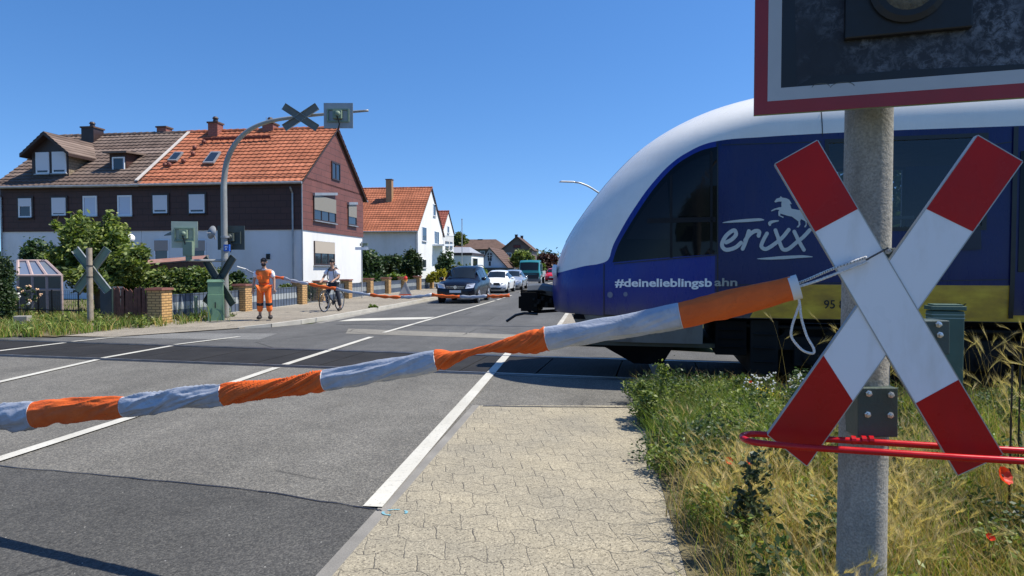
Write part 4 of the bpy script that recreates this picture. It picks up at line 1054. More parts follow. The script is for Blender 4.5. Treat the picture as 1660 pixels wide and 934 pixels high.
def shutter_mat(name, c):
    m, n, b = newmat(name); P = coords(n); s = N(n, 'ShaderNodeSeparateXYZ'); n.links.new(P, s.inputs[0])
    l = math_(n, 'PINGPONG', s.outputs[2], .03); n.links.new(mix(n, 1.0, c, ramp(n, math_(n, 'MULTIPLY', l, 33.0), [(0, .72), (.2, 1), (1, 1)]), 'MULTIPLY'), b.inputs['Base Color']); setin(b, Roughness=.5); bump(n, b, l, .6, .02); return m
M_SHUT = shutter_mat('pale_roller_shutter', (.66, .67, .72)); M_SHUTB = shutter_mat('beige_roller_shutter', (.44, .38, .30)); M_SHUTG = shutter_mat('olive_roller_shutter', (.23, .21, .17)); M_SHUTT = shutter_mat('taupe_roller_shutter', (.34, .29, .26))
M_LOUV = shutter_mat('white_slatted_blind', (.55, .62, .74))
M_GUTT = mat('zinc_gutter', (.33, .34, .35), .45, .5, var=.15)
M_FASC = mat('dark_fascia', (.04, .022, .018), .6)
def window(house, plane, rect, shut=0.0, sm=None, frame=None, surround=None, split=0, depth=.05, sill=True, blind=None):
    """window in a wall; plane = ('r', r) facing the camera or ('l', l) facing the road; rect in picture points"""
    fr_ = frame or M_FRAME
    if plane[0] == 'r': p0, nn, ax = R(0, plane[1]), -A_, B_
    else: p0, nn, ax = R(plane[1], 0), B_, A_
    u0, v0, u1, v1 = rect; vm0, vm1 = v0, v1
    a = onplane(u0, v0, p0, nn); b = onplane(u1, v0, p0, nn); c = onplane(u0, v1, p0, nn)
    Wd = (b - a).dot(ax); Ht = a.z - c.z; o = Vector((a.x, a.y, c.z))
    q = lambda x, z, d: o + ax * x + Vector((0, 0, z)) + nn * d
    def pb(mb, x0, x1, z0, z1, d0, d1): mb.hull([q(x0, z0, d0), q(x1, z0, d0), q(x1, z1, d0), q(x0, z1, d0)], [q(x0, z0, d1), q(x1, z0, d1), q(x1, z1, d1), q(x0, z1, d1)])
    t = min(.075, Wd * .10)
    w = MB(); pb(w, 0, t, 0, Ht, .002, depth); pb(w, Wd - t, Wd, 0, Ht, .002, depth); pb(w, t, Wd - t, 0, t, .002, depth); pb(w, t, Wd - t, Ht - t, Ht, .002, depth)
    for k in range(split): x = Wd * (k + 1) / (split + 1); pb(w, x - t * .4, x + t * .4, t, Ht - t, .002, depth - .005)
    wo_ = w.build('window', fr_, house)
    g = MB(); pb(g, t, Wd - t, t, Ht - t, .003, .02); g.build('pane', M_PANE, wo_)
    if shut: s = MB(); pb(s, t * .4, Wd - t * .4, Ht * (1 - shut), Ht - .01, .022, depth + .012); s.build('roller_shutter', sm or M_SHUT, wo_)
    if blind: s = MB(); pb(s, t * 1.2, Wd - t * 1.2, t, Ht - t, .021, .028); s.build('blind', blind, wo_)
    if surround: s = MB(); d = .10; pb(s, -d, 0, -d, Ht + d, .002, .035); pb(s, Wd, Wd + d, -d, Ht + d, .002, .035); pb(s, 0, Wd, Ht, Ht + d, .002, .035); s.build('surround', surround, wo_)
    if sill: s = MB(); pb(s, -.05, Wd + .05, -.05, 0, .002, .12); s.build('sill', M_GUTT if not surround else surround, wo_)
    return wo_
def tile_slope(l0, l1, r0, z0, r1, z1, name, m, house, tw=.30, th=.34, flip=False, bell=0.0):
    """a slope of interlocking tiles: overlapping courses with a wave across"""
    L = math.hypot(r1 - r0, z1 - z0); rows = max(3, int(L / th)); nx = max(4, int(abs(l1 - l0) / tw) * 5)
    mb = MB(); dr, dz = (r1 - r0) / L, (z1 - z0) / L; nr, nz = -dz, dr
    if nz < 0: nr, nz = -nr, -nz
    for j in range(rows):
        off = (j * .0)
        def fn(i, k):
            t = (j + k * 1.04) * L / rows; h = .042 * (1 - k) + .01
            x = l0 + (l1 - l0) * i / (nx - 1); ph = (x - l0) / tw * 2 * math.pi
            h += .013 * (math.sin(ph) + .3 * math.sin(2 * ph))
            bl = bell * (1 - t / L) ** 3 if bell else 0
            sag = .03 * math.sin(x * .9 + j * .3)
            return R(x, r0 + dr * t + nr * h, z0 + dz * t + nz * h + bl + sag * .4)
        mb.grid(fn, nx, 2)
        def fl(i, k):                                   # exposed nose of the course
            x = l0 + (l1 - l0) * i / (nx - 1); ph = (x - l0) / tw * 2 * math.pi; t = j * L / rows; h = .065 + .013 * (math.sin(ph) + .3 * math.sin(2 * ph)); h = (h if k == 0 else h - .045) - .013
            bl = bell * (1 - t / L) ** 3 if bell else 0; sag = .03 * math.sin(x * .9 + j * .3)
            return R(x, r0 + dr * t + nr * h, z0 + dz * t + nz * h + bl + sag * .4)
        mb.grid(fl, nx, 2)
    o = mb.build(name, m, house); return o
def house(name, label, l0, l1, r0, r1, ze, zr, walls, roofmats, bands=None, over=.35, zb=0.0, group=None, gable=None, bell=0.0, vo=.22):
    """ridge runs across the road's direction; the gable at l1 faces the road"""
    h = thing(name, label, 'house', R((l0 + l1) / 2, (r0 + r1) / 2), -RA, group)
    rm = (r0 + r1) / 2
    for (za, zt, m, pr_) in walls:
        mb = MB(); e = pr_; mb.hull([R(l0, r0 - e, za), R(l1 + e, r0 - e, za), R(l1 + e, r1 + e, za), R(l0, r1 + e, za)], [R(l0, r0 - e, zt), R(l1 + e, r0 - e, zt), R(l1 + e, r1 + e, zt), R(l0, r1 + e, zt)])
        mb.build('wall', m, h)
    g = gable or walls[-1][2]
    mb = MB(); pr_ = walls[-1][3]; sl_ = (zr - ze) / (rm - r0)
    mb.hull([R(l0, r0, ze), R(l0, r1, ze), R(l0, rm, zr - .12)], [R(l1 + pr_, r0, ze), R(l1 + pr_, r1, ze), R(l1 + pr_, rm, zr - .12)]); mb.build('gable', g, h)
    slope = (zr - ze) / (rm - r0); zo = ze - over * slope
    ro = None
    for (la, lb, m) in roofmats:
        lb2 = lb + (vo if abs(lb - l1) < .01 else 0); la2 = la - (vo if abs(la - l0) < .01 else 0)
        f = tile_slope(la2, lb2, r0 - over, zo + .06, rm, zr + .06, 'roof', m, h, bell=bell); ro = f
        tile_slope(la2, lb2, r1 + over, zo + .06, rm, zr + .06, 'roof', m, h, tw=.30, bell=bell)
        rg = MB()
        n = int((lb2 - la2) / .38)
        for k in range(n):
            x0 = la2 + (lb2 - la2) * k / n; x1 = x0 + (lb2 - la2) / n * 1.06; rg.tube([R(x0, rm, zr + .05), R(x1, rm, zr + .065)], [.11, .125], 8)
        rg.build('ridge_tiles', m, f)
    # boards under the roof, eaves and verge
    for rr, s in ((r0, -1), (r1, 1)):
        mb = MB(); a = rr + s * (over - .03)
        mb.hull([R(l0 - vo + .02, a, zo - .05), R(l1 + vo - .02, a, zo - .05), R(l1 + vo - .02, rm, zr - .06), R(l0 - vo + .02, rm, zr - .06)], [R(l0 - vo + .02, a, zo + .03), R(l1 + vo - .02, a, zo + .03), R(l1 + vo - .02, rm, zr + .02), R(l0 - vo + .02, rm, zr + .02)]); mb.build('roof_deck', M_FASC, h)
        if not bell:
            mb = MB(); y = rr + s * (over + .06); mb.tube([R(l0 - vo, y, zo + .02), R(l1 + vo, y, zo + .0)], .065, 8); mb.build('gutter', M_GUTT, h)
    return h
def downpipe(h, l, r, z0, z1):
    mb = MB(); mb.tube([R(l, r - .30, z1), R(l, r - .05, z1 - .25), R(l, r - .06, z0)], .045, 8); mb.build('downpipe', M_GUTT, h)
def chimney(h, l, r, z0, z1, w=.55, m=None, pot=True):
    mb = MB(); mb.hull([R(l - w / 2, r - w / 2, z0), R(l + w / 2, r - w / 2, z0), R(l + w / 2, r + w / 2, z0), R(l - w / 2, r + w / 2, z0)], [R(l - w / 2, r - w / 2, z1), R(l + w / 2, r - w / 2, z1), R(l + w / 2, r + w / 2, z1), R(l - w / 2, r + w / 2, z1)])
    c = mb.build('chimney', m or M_BRICK_CH, h)
    mb = MB(); w2 = w / 2 + .05; mb.hull([R(l - w2, r - w2, z1), R(l + w2, r - w2, z1), R(l + w2, r + w2, z1), R(l - w2, r + w2, z1)], [R(l - w2, r - w2, z1 + .08), R(l + w2, r - w2, z1 + .08), R(l + w2, r + w2, z1 + .08), R(l - w2, r + w2, z1 + .08)]); mb.build('cap', M_TILE_D, c)
    if pot: mb = MB(); mb.lathe([(.14, 0), (.12, .2), (.17, .22), (.1, .32)], R(l, r, z1 + .08), 12); mb.build('pot', M_DFRAME, c)
    return c
# --- first terrace: left half with grey-brown roof, right half with orange roof
r0, r1, ze, zr = 29.4, 37.4, 5.88, 9.02; rm = (r0 + r1) / 2
hB = house('terraced_house', 'brown and white terraced house end with bright orange tiled roof', -22.4, -14.05, r0, r1, ze, zr,
           [(0, 3.42, M_RENDER, 0), (3.42, ze + .1, M_CLAD, .05)], [(-22.4, -14.05, M_TILE_O)], group='terraced brown and white houses')
hA = house('terraced_house', 'brown and white terraced house with old grey-brown roof and two dormers', -30.2, -22.42, r0, r1, ze, zr - .02,
           [(0, 3.42, M_RENDER, 0), (3.42, ze + .1, M_CLAD_SHADE, .05)], [(-30.2, -22.42, M_TILE_G)], group='terraced brown and white houses')
sr = MB(); sr.hull([R(-22.5, r0 - .02, 3.43), R(-14.05, r0 - .02, 3.43), R(-14.05, r0 - .052, 3.43), R(-22.5, r0 - .052, 3.43)], [R(-22.5, r0 - .02, 5.9), R(-14.05, r0 - .02, 5.9), R(-14.05, r0 - .052, 5.9), R(-22.5, r0 - .052, 5.9)])
sr.build('front_cladding', M_CLAD_SHADE, hB)  # front shingles, with the shade of this side painted in
fp = ('r', r0 - .06)
for i, rc in enumerate([(30.5, 322, 51.5, 353), (84.5, 321, 107, 350)]): window(hA, fp, rc, (.42, .86)[i], M_SHUT, surround=M_DFRAME)
for rc in [(135, 318, 157.5, 350.5), (191, 317, 214, 350.5)]: window(hA, fp, rc, blind=M_LOUV, surround=None)
for rc in [(248.5, 317, 271.5, 346), (307, 315.5, 332, 346)]: window(hB, fp, rc, .82, M_SHUT, surround=M_DFRAME)
gp = ('r', r0 - .004)
for rc, s in (((35, 391, 55, 420), .5), ((250, 389.5, 274, 425), .48), ((313, 389.5, 334, 425), .48), ((197, 391, 217, 422), 0)): window(hB if rc[0] > 240 else hA, gp, rc, s, M_SHUTT if rc[0] > 100 else M_SHUT)
el = ('l', -14.05 + .055)
window(hB, el, (537, 261, 550.5, 290.5), frame=M_DFRAME, split=1, sill=False)
window(hB, el, (507.5, 315, 543.5, 357), .58, M_SHUTG, frame=M_DFRAME, split=2)
window(hB, el, (563.5, 330, 577, 364.5), .60, M_SHUTG, frame=M_DFRAME)
window(hB, ('l', -14.045), (508.5, 390.5, 541.5, 430), .5, M_SHUTB, frame=M_DFRAME, split=2)
for (rc) in ((507, 312.5, 544, 316), (563, 328, 577, 331)):
    a = onplane(rc[0], rc[1], R(-13.99, 0), B_); b = onplane(rc[2], rc[1], R(-13.99, 0), B_); mb = MB(); mb.plate([a, b, b - Vector((0, 0, .14)), a - Vector((0, 0, .14))], B_ * .12); mb.build('shutter_box', M_GUTT, hB)
a = onplane(435, 416, R(0, r0 - .004), A_); mb = MB(); mb.box(a, (.18, .12, .26), -RA); mb.build('wall_lantern', M_BLK, hB)
downpipe(hB, -14.45, r0 - .05, .2, 5.4); downpipe(hA, -30.1, r0 - .05, .2, 5.4)
mb = MB(); mb.tube([R(-14.0, r0 - .05, .3), R(-14.0, r0 - .05, 5.6)], .03, 6); mb.build('corner_strip', M_GUTT, hB)
def on_roof(u, v, lift=0.0):                             # point on the front slope
    n = Vector((0, -(zr - ze), (rm - r0))); n = (A_ * n.y + Vector((0, 0, n.z))).normalized()
    return onplane(u, v, R(0, r0, ze + .12) + n * lift, n), n
def skylight(h, pts):
    P = [on_roof(*p, .05)[0] for p in pts]; n = on_roof(*pts[0])[1]; mb = MB(); c = sum(P, Vector()) / 4
    mb.plate(P, n * .09); o = mb.build('skylight', M_GUTT, h)
    q = MB(); q.plate([c + (p - c) * .78 + n * .092 for p in P], n * .006); q.build('pane', M_PANE, o)
skylight(hB, [(329, 266), (347, 266), (359, 248), (343, 248)]); skylight(hB, [(272, 262), (287, 262), (298, 248.5), (284, 248.5)])
# chimneys (their places on the ridge are read off the picture)
def ridge_l(u): 
    d = ray(u, 220); k = Vector((d.x, d.y, 0)); y = rm / k.dot(A_); return (k * y).dot(B_)
def ridge_z(u, v, rr=None):
    d = ray(u, v); k = Vector((d.x, d.y, 0)); y = (rr or rm) / k.dot(A_); return EYE + d.z * y
chimney(hA, ridge_l(159), rm - .4, 8.3, ridge_z(159, 212), .75, M_DFRAME)
chimney(hA, ridge_l(262), rm + .25, 8.3, ridge_z(262, 207), .55, pot=False)
chimney(hB, ridge_l(354), rm - .25, 8.3, ridge_z(354, 203), .55)
chimney(hB, ridge_l(437), rm + .1, 8.3, ridge_z(437, 202), .62)
an = MB(); L_ = ridge_l(432); an.tube([R(L_, rm, 9.0), R(L_, rm, ridge_z(432, 190))], .015, 5); an.build('aerial', M_GUTT, hB)
# snow guard and vent tiles
M_VENT = mat('dark_red_vent_tile', (.16, .045, .03), .7)
sgd = MB()
for v_, in ((225,),):
    a, n = on_roof(330, 226.5, .14); b, _ = on_roof(438, 222.5, .14); sgd.tube([a, b], .035, 6); a2, _ = on_roof(330, 224.5, .20); b2, _ = on_roof(438, 220.5, .20); sgd.tube([a2, b2], .03, 6)
    for k in range(9): p = a.lerp(b, k / 8); sgd.tube([p - n * .1, p + n * .1], .035, 5)
sgd.build('snow_guard', M_VENT, hB)
for (u, v) in ((331, 231), (316, 240.5), (313.5, 250.5), (298, 262), (275, 268), (268, 268.5)):
    p, n = on_roof(u, v, .05); mb = MB(); mb.lathe([(.13, 0), (.11, .08), (.05, .16)], p, 8, n); mb.build('vent_tile', M_VENT, hB)
# metal flashing where the two roofs meet
mb = MB(); a, n = on_roof(268, 262, .10); b, _ = on_roof(302, 222, .10); a = R(-22.42, r0 - .3, ze - .05) ; b = R(-22.42, rm, zr + .12)
mb.plate([a - B_ * .09, a + B_ * .09, b + B_ * .09, b - B_ * .09], Vector((0, 0, .05))); mb.build('flashing', mat('pale_mortar_flashing', (.50, .46, .42), .8), hA)
# dormers
def dormer_gable(h, u0, u1, vtop, vsill, vapex, depth_r, mroof, mside, wins, over=.35):
    """gabled dormer with its face at road distance depth_r"""
    p0 = R(0, depth_r); Pq = lambda u, v: onplane(u, v, p0, A_)
    a = Pq(u0, vsill); b = Pq(u1, vsill); t = Pq(u0, vtop); ap = Pq((u0 + u1) / 2, vapex)
    la, lb = a.dot(B_), b.dot(B_); z0, z1, z2 = a.z - .3, t.z, ap.z; lm = (la + lb) / 2
    back = rm + .2
    mb = MB(); mb.hull([R(la, depth_r, z0), R(lb, depth_r, z0), R(lb, depth_r, z1), R(lm, depth_r, z2 - .12), R(la, depth_r, z1)], [R(la, back, z0), R(lb, back, z0), R(lb, back, z1), R(lm, back, z2 - .12), R(la, back, z1)])
    d = mb.build('dormer', mside, h)
    fc = MB(); fc.hull([R(la, depth_r - .03, z0 + .15), R(lb, depth_r - .03, z0 + .15), R(lb, depth_r - .03, z1), R(lm, depth_r - .03, z2 - .12), R(la, depth_r - .03, z1)], [R(la, depth_r - .001, z0 + .15), R(lb, depth_r - .001, z0 + .15), R(lb, depth_r - .001, z1), R(lm, depth_r - .001, z2 - .12), R(la, depth_r - .001, z1)]); fc.build('front', M_DFRAME, d)
    sl = (z2 - z1) / (lm - la)
    for s in (-1, 1):
        e = lm + s * (lm - la + over); ze_ = z1 - over * sl; mb = MB(); rows = 7
        for k in range(rows):
            t0, t1 = k / rows, (k + 1.05) / rows
            P0 = (e + (lm - e) * t0, ze_ + (z2 - ze_) * t0 + .07); P1 = (e + (lm - e) * t1, ze_ + (z2 - ze_) * t1 + .03); mb.poly([R(P0[0], depth_r - .4, P0[1]), R(P0[0], back, P0[1]), R(P1[0], back, P1[1]), R(P1[0], depth_r - .4, P1[1])]); mb.poly([R(P0[0], depth_r - .4, P0[1]), R(P0[0], back, P0[1]), R(P0[0], back, P0[1] - .05), R(P0[0], depth_r - .4, P0[1] - .05)])
        mb.build('dormer_roof', mroof, d)
        mb = MB(); mb.hull([R(e, depth_r - .4, ze_ - .12), R(lm, depth_r - .4, z2 - .14), R(lm, depth_r - .4, z2 + .02), R(e, depth_r - .4, ze_ + .03)], [R(e, back, ze_ - .12), R(lm, back, z2 - .14), R(lm, back, z2 + .02), R(e, back, ze_ + .03)]); mb.build('dormer_deck', M_FASC, d)
    for rc, s in wins: window_d(h, depth_r - .035, rc, s)
    return d
def window_d(h, r, rc, s): return window(h, ('r', r), rc, s, M_SHUT, sill=True)
dormer_gable(hA, 53, 112, 244, 284, 216.5, r0 + .35, M_TILE_G, M_SHING, [((58.5, 247.5, 80, 282.5), .84), ((85, 246.5, 107.5, 281.5), .84)])
# small shed dormer
p0 = R(0, r0 + .9); a = onplane(178, 281, p0, A_); b = onplane(205, 281, p0, A_); t = onplane(178, 250, p0, A_); la, lb = a.dot(B_), b.dot(B_)
mb = MB(); mb.hull([R(la, r0 + .9, a.z - .2), R(lb, r0 + .9, a.z - .2), R(lb, r0 + .9, t.z), R(la, r0 + .9, t.z)], [R(la, rm - .5, a.z - .2), R(lb, rm - .5, a.z - .2), R(lb, rm - .5, t.z + .15), R(la, rm - .5, t.z + .15)]); dd = mb.build('dormer', M_CLAD_SHADE, hA)
mb = MB(); mb.hull([R(la - .15, r0 + .6, t.z), R(lb + .25, r0 + .6, t.z), R(lb + .25, r0 + .6, t.z + .1), R(la - .15, r0 + .6, t.z + .1)], [R(la - .1, rm - .3, t.z + .22), R(lb + .2, rm - .3, t.z + .22), R(lb + .2, rm - .3, t.z + .32), R(la - .1, rm - .3, t.z + .32)]); mb.build('dormer_roof', M_TILE_G, dd)
window(hA, ('r', r0 + .86), (182.5, 255, 202.5, 280.5))
# --- second house, white with orange roof
h2 = house('white_house', 'white house with orange tiled roof and brick chimney beside the brown terrace', -26.0, -17.8, 62.7, 73.0, 5.6, 10.1, [(0, 5.6, M_RENDER, 0)], [(-26.0, -17.8, M_TILE_O)], over=.5, vo=.15)
downpipe(h2, -17.95, 62.7, .2, 5.2)
d2 = ('l', -17.79)
for rc in ((684, 367, 691, 391), (702, 330, 706, 350), (684, 420, 690.5, 435)): window(h2, d2, rc)
window(h2, d2, (704, 374, 711.5, 396), frame=M_FRAME, split=1)
a = onplane(701, 396, R(-17.8, 0), B_); b = onplane(718, 396, R(-17.8, 0), B_)
mb = MB(); mb.hull([a, b, b + B_ * 1.3, a + B_ * 1.3], [p - Vector((0, 0, .2)) for p in (a, b, b + B_ * 1.3, a + B_ * 1.3)]); bal = mb.build('balcony', M_RENDER2, h2)
mb = MB()
for k in range(9): p = (a + B_ * 1.27).lerp(b + B_ * 1.27, k / 8); mb.tube([p, p + Vector((0, 0, .9))], .02, 5)
mb.tube([a + B_ * 1.27 + Vector((0, 0, .9)), b + B_ * 1.27 + Vector((0, 0, .9))], .03, 6); mb.build('railing', M_GUTT, bal)
rdg = 67.85
def at_r(u, v, rr):
    d = ray(u, v); k = Vector((d.x, d.y, 0)); y = rr / k.dot(A_); return (k * y).dot(B_), EYE + d.z * y
l_, z_ = at_r(631.5, 292, 66.2); chimney(h2, l_, 66.2, 8.0, z_, .62, cladding('yellow_chimney_brick', (.36, .22, .11), .26, .09, .6), pot=False)
h2b = house('white_house_wing', 'set-back wing with orange roof and small dormer between brown terrace and white house', -31.5, -26.02, 66.0, 73.0, 6.9, 10.0, [(0, 6.9, M_RENDER2, 0)], [(-31.5, -26.02, M_TILE_O)], over=.4, vo=.0)
p0 = R(0, 66.4); la, z0 = at_r(588, 348, 66.4); lb, z1 = at_r(611, 328, 66.4)
mb = MB(); mb.hull([R(la, 66.4, z0 - .3), R(lb, 66.4, z0 - .3), R(lb, 66.4, z1), R(la, 66.4, z1)], [R(la, 69.5, z0 - .3), R(lb, 69.5, z0 - .3), R(lb, 69.5, z1 + .2), R(la, 69.5, z1 + .2)]); dd = mb.build('dormer', M_DFRAME, h2b)
window(h2b, ('r', 66.35), (595, 330, 606, 347))
mb = MB(); mb.b2((0, 0, 0), (0, 0, 0)) if 0 else mb.hull([R(la, 66.2, z1), R(lb + .3, 66.2, z1), R(lb + .3, 66.2, z1 + .12), R(la, 66.2, z1 + .12)], [R(la, 69.6, z1 + .3), R(lb + .3, 69.6, z1 + .3), R(lb + .3, 69.6, z1 + .42), R(la, 69.6, z1 + .42)]); mb.build('dormer_roof', M_TILE_O, dd)
# --- third house
h3 = house('white_house', 'narrow white gabled house with dark red roof behind the balcony', -24.5, -17.9, 73.4, 79.2, 5.9, 8.3, [(0, 5.9, M_RENDER, 0)], [(-24.5, -17.9, M_TILE_R)], over=.2, vo=.1)
for rc in ((724.8, 366, 727.8, 378), (722, 391, 727, 402), (729, 392, 733, 402)): window(h3, ('l', -17.89), rc, frame=M_DFRAME if rc[1] > 380 else M_FRAME)
mb = MB(); p = R(-16.9, 79.5); mb.tube([p, p + Vector((0, 0, 7.6))], .05, 8); mb.lathe([(.09, 0), (.09, .08)], p + Vector((0, 0, 7.6)), 8); fpole = mb.build('flag_pole', M_GUTT)
tag(fpole, 'thin bare pole at the corner of the narrow white gabled house', 'pole')
# --- garage
def simple(name, label, cat, l0, l1, r0, r1, z, m, group=None):
    h = thing(name, label, cat, R((l0 + l1) / 2, (r0 + r1) / 2), -RA, group); mb = MB(); mb.hull([R(l0, r0, 0), R(l1, r0, 0), R(l1, r1, 0), R(l0, r1, 0)], [R(l0, r0, z), R(l1, r0, z), R(l1, r1, z), R(l0, r1, z)]); mb.build('wall', m, h); return h
ga = simple('garage', 'low white flat-roofed garage beyond the white houses', 'garage', -20.5, -16.4, 83, 92, 3.2, M_RENDER)
mb = MB(); mb.hull([R(-20.6, 82.9, 3.2), R(-16.3, 82.9, 3.2), R(-16.3, 92.1, 3.2), R(-20.6, 92.1, 3.2)], [R(-20.6, 82.9, 3.55), R(-16.3, 82.9, 3.55), R(-16.3, 92.1, 3.55), R(-20.6, 92.1, 3.55)]); mb.build('roof_edge', M_DFRAME, ga)
mb = MB(); mb.hull([R(-20.4, 83.1, 3.55), R(-16.6, 83.1, 3.55), R(-16.6, 91.9, 3.55), R(-20.4, 91.9, 3.55)], [R(-20.4, 87, 4.4), R(-17.5, 87, 4.4), R(-17.5, 88, 4.4), R(-20.4, 88, 4.4)]); mb.build('roof', mat('grey_sheet_roof', (.28, .29, .31), .5), ga)
window(ga, ('l', -16.39), (766, 418, 774, 436), frame=M_FRAME)
# --- houses whose gable faces us: ridge along the road
def house_r(name, label, l0, l1, r0, r1, ze, zr, mw, mroof, lm=None, ztw=None, group=None):
    h = thing(name, label, 'house', R((l0 + l1) / 2, (r0 + r1) / 2), -RA, group); lm = lm if lm is not None else (l0 + l1) / 2
    mb = MB(); mb.hull([R(l0, r0, 0), R(l1, r0, 0), R(l1, r0, ze), R(lm, r0, zr), R(l0, r0, ze)], [R(l0, r1, 0), R(l1, r1, 0), R(l1, r1, ze), R(lm, r1, zr), R(l0, r1, ze)]); mb.build('wall', mw, h)
    for s, le in ((-1, l0), (1, l1)):
        sl = (zr - ze) / (abs(le - lm)); e = le + s * .4; zz = ze - .4 * sl; mb = MB(); rows = 9
        for k in range(rows):
            t0, t1 = k / rows, (k + 1) / rows; A = (e + (lm - e) * t0, zz + (zr - zz) * t0 + .16); Bq = (e + (lm - e) * t1, zz + (zr - zz) * t1 + .10)
            mb.poly([R(A[0], r0 - .4, A[1]), R(A[0], r1 + .4, A[1]), R(Bq[0], r1 + .4, Bq[1]), R(Bq[0], r0 - .4, Bq[1])]); mb.poly([R(A[0], r0 - .4, A[1]), R(A[0], r1 + .4, A[1]), R(A[0], r1 + .4, A[1] - .06), R(A[0], r0 - .4, A[1] - .06)])
        mb.build('roof', mroof, h)
        mb = MB(); mb.hull([R(e, r0 - .4, zz - .05), R(lm, r0 - .4, zr - .06), R(lm, r0 - .4, zr + .12), R(e, r0 - .4, zz + .12)], [R(e, r0 - .3, zz - .05), R(lm, r0 - .3, zr - .06), R(lm, r0 - .3, zr + .12), R(e, r0 - .3, zz + .12)]); mb.build('barge_board', M_FASC, h)
    return h
def px_l(u, r): d = ray(u, HZ); k = Vector((d.x, d.y, 0)); y = r / k.dot(A_); return (k * y).dot(B_)
def px_z(u, v, r): return at_r(u, v, r)[1]
rr = 100
hc = house_r('white_gabled_hall', 'small white gabled hall with round black window in its end', px_l(777, rr), px_l(821, rr), rr, rr + 14, px_z(800, 432, rr), px_z(793, 402, rr), M_RENDER2, M_TILE_D, lm=px_l(793.5, rr))
def disc(h, u, v, rad_, r, m, name):
    l, z = at_r(u, v, r); mb = MB(); mb.lathe([(rad_, 0), (rad_, .04)], R(l, r - .03, z), 20, -A_); return mb.build(name, m, h)
disc(hc, 794, 414, .40, rr, M_DFRAME, 'round_window')
mb = MB(); l, z = at_r(794, 414, rr)
for dx, dz, w_, h_ in ((0, 0, .10, .9), (0, 0, .8, .08)): mb.box(R(l + dx, rr - .09, z + dz), (w_, .05, h_), -RA)
mb.build('cross_bar', M_RENDER, hc)
for (u0, v0, u1, v1) in ((791, 418, 793.6, 423), (794.4, 418, 797, 423), (792.4, 424, 795.6, 431)): window(hc, ('r', rr - .01), (u0, v0, u1, v1), frame=M_DFRAME, sill=False)
rr = 125
hl = thing('long_house', 'long low house with wide dark brown hipped roof beyond the garage', 'house', R(px_l(780, rr), rr + 4), -RA)
la, lb = px_l(738, rr), px_l(817, rr); ze_, zr_ = px_z(780, 404, rr), px_z(780, 393, rr + 4)
mb = MB(); mb.hull([R(la, rr, 0), R(lb, rr, 0), R(lb, rr + 8, 0), R(la, rr + 8, 0)], [R(la, rr, ze_), R(lb, rr, ze_), R(lb, rr + 8, ze_), R(la, rr + 8, ze_)]); mb.build('wall', M_DBRICK, hl)
mb = MB(); mb.hull([R(la - .6, rr - .6, ze_), R(lb + .6, rr - .6, ze_), R(lb + .6, rr + 8.6, ze_), R(la - .6, rr + 8.6, ze_)], [R(la + 1.0, rr + 3.9, zr_ + .6), R(lb - 2.2, rr + 3.9, zr_ + .6), R(lb - 2.2, rr + 4.1, zr_ + .6), R(la + 1.0, rr + 4.1, zr_ + .6)]); mb.build('roof', M_TILE_D, hl)
l, z = at_r(779, 391, rr + 4); chimney(hl, l, rr + 4, zr_, z + .3, .9, M_DFRAME, pot=False)
for k in range(4): window(hl, ('r', rr - .01), (748 + k * 15, 407, 756 + k * 15, 413))
rr = 120
hg = house_r('brick_house', 'tall dark brick house with steep gable and two chimneys far down the road', px_l(814, rr), px_l(862, rr), rr, rr + 10, px_z(838, 404, rr), px_z(838, 384, rr), M_DBRICK, M_TILE_D)
window(hg, ('r', rr - .01), (821, 410, 829, 417), split=1); window(hg, ('r', rr - .01), (832, 397, 844, 402), frame=M_DFRAME, sill=False)
for u in (837, 841.5): l, z = at_r(u, 381, rr + 3); chimney(hg, l, rr + 3 + (u - 837), px_z(838, 388, rr), z, .5, M_DFRAME, pot=False)
# dark carport wall under the hall
cpt_ = simple('carport', 'dark low carport in front of the white gabled hall', 'carport', px_l(782, 97), px_l(833, 97), 97, 99.5, px_z(800, 434, 97), mat('dark_grey_timber', (.05, .052, .055), .7))
mb = MB(); a_, z = at_r(804, 441, 96.9); mb.hull([R(px_l(790, 97), 96.95, 0), R(px_l(803, 97), 96.95, 0), R(px_l(803, 97), 96.95, 1.2), R(px_l(790, 97), 96.95, 1.2)], [R(px_l(790, 97), 96.9, 0), R(px_l(803, 97), 96.9, 0), R(px_l(803, 97), 96.9, 1.2), R(px_l(790, 97), 96.9, 1.2)]); mb.build('door', M_BLK, cpt_)
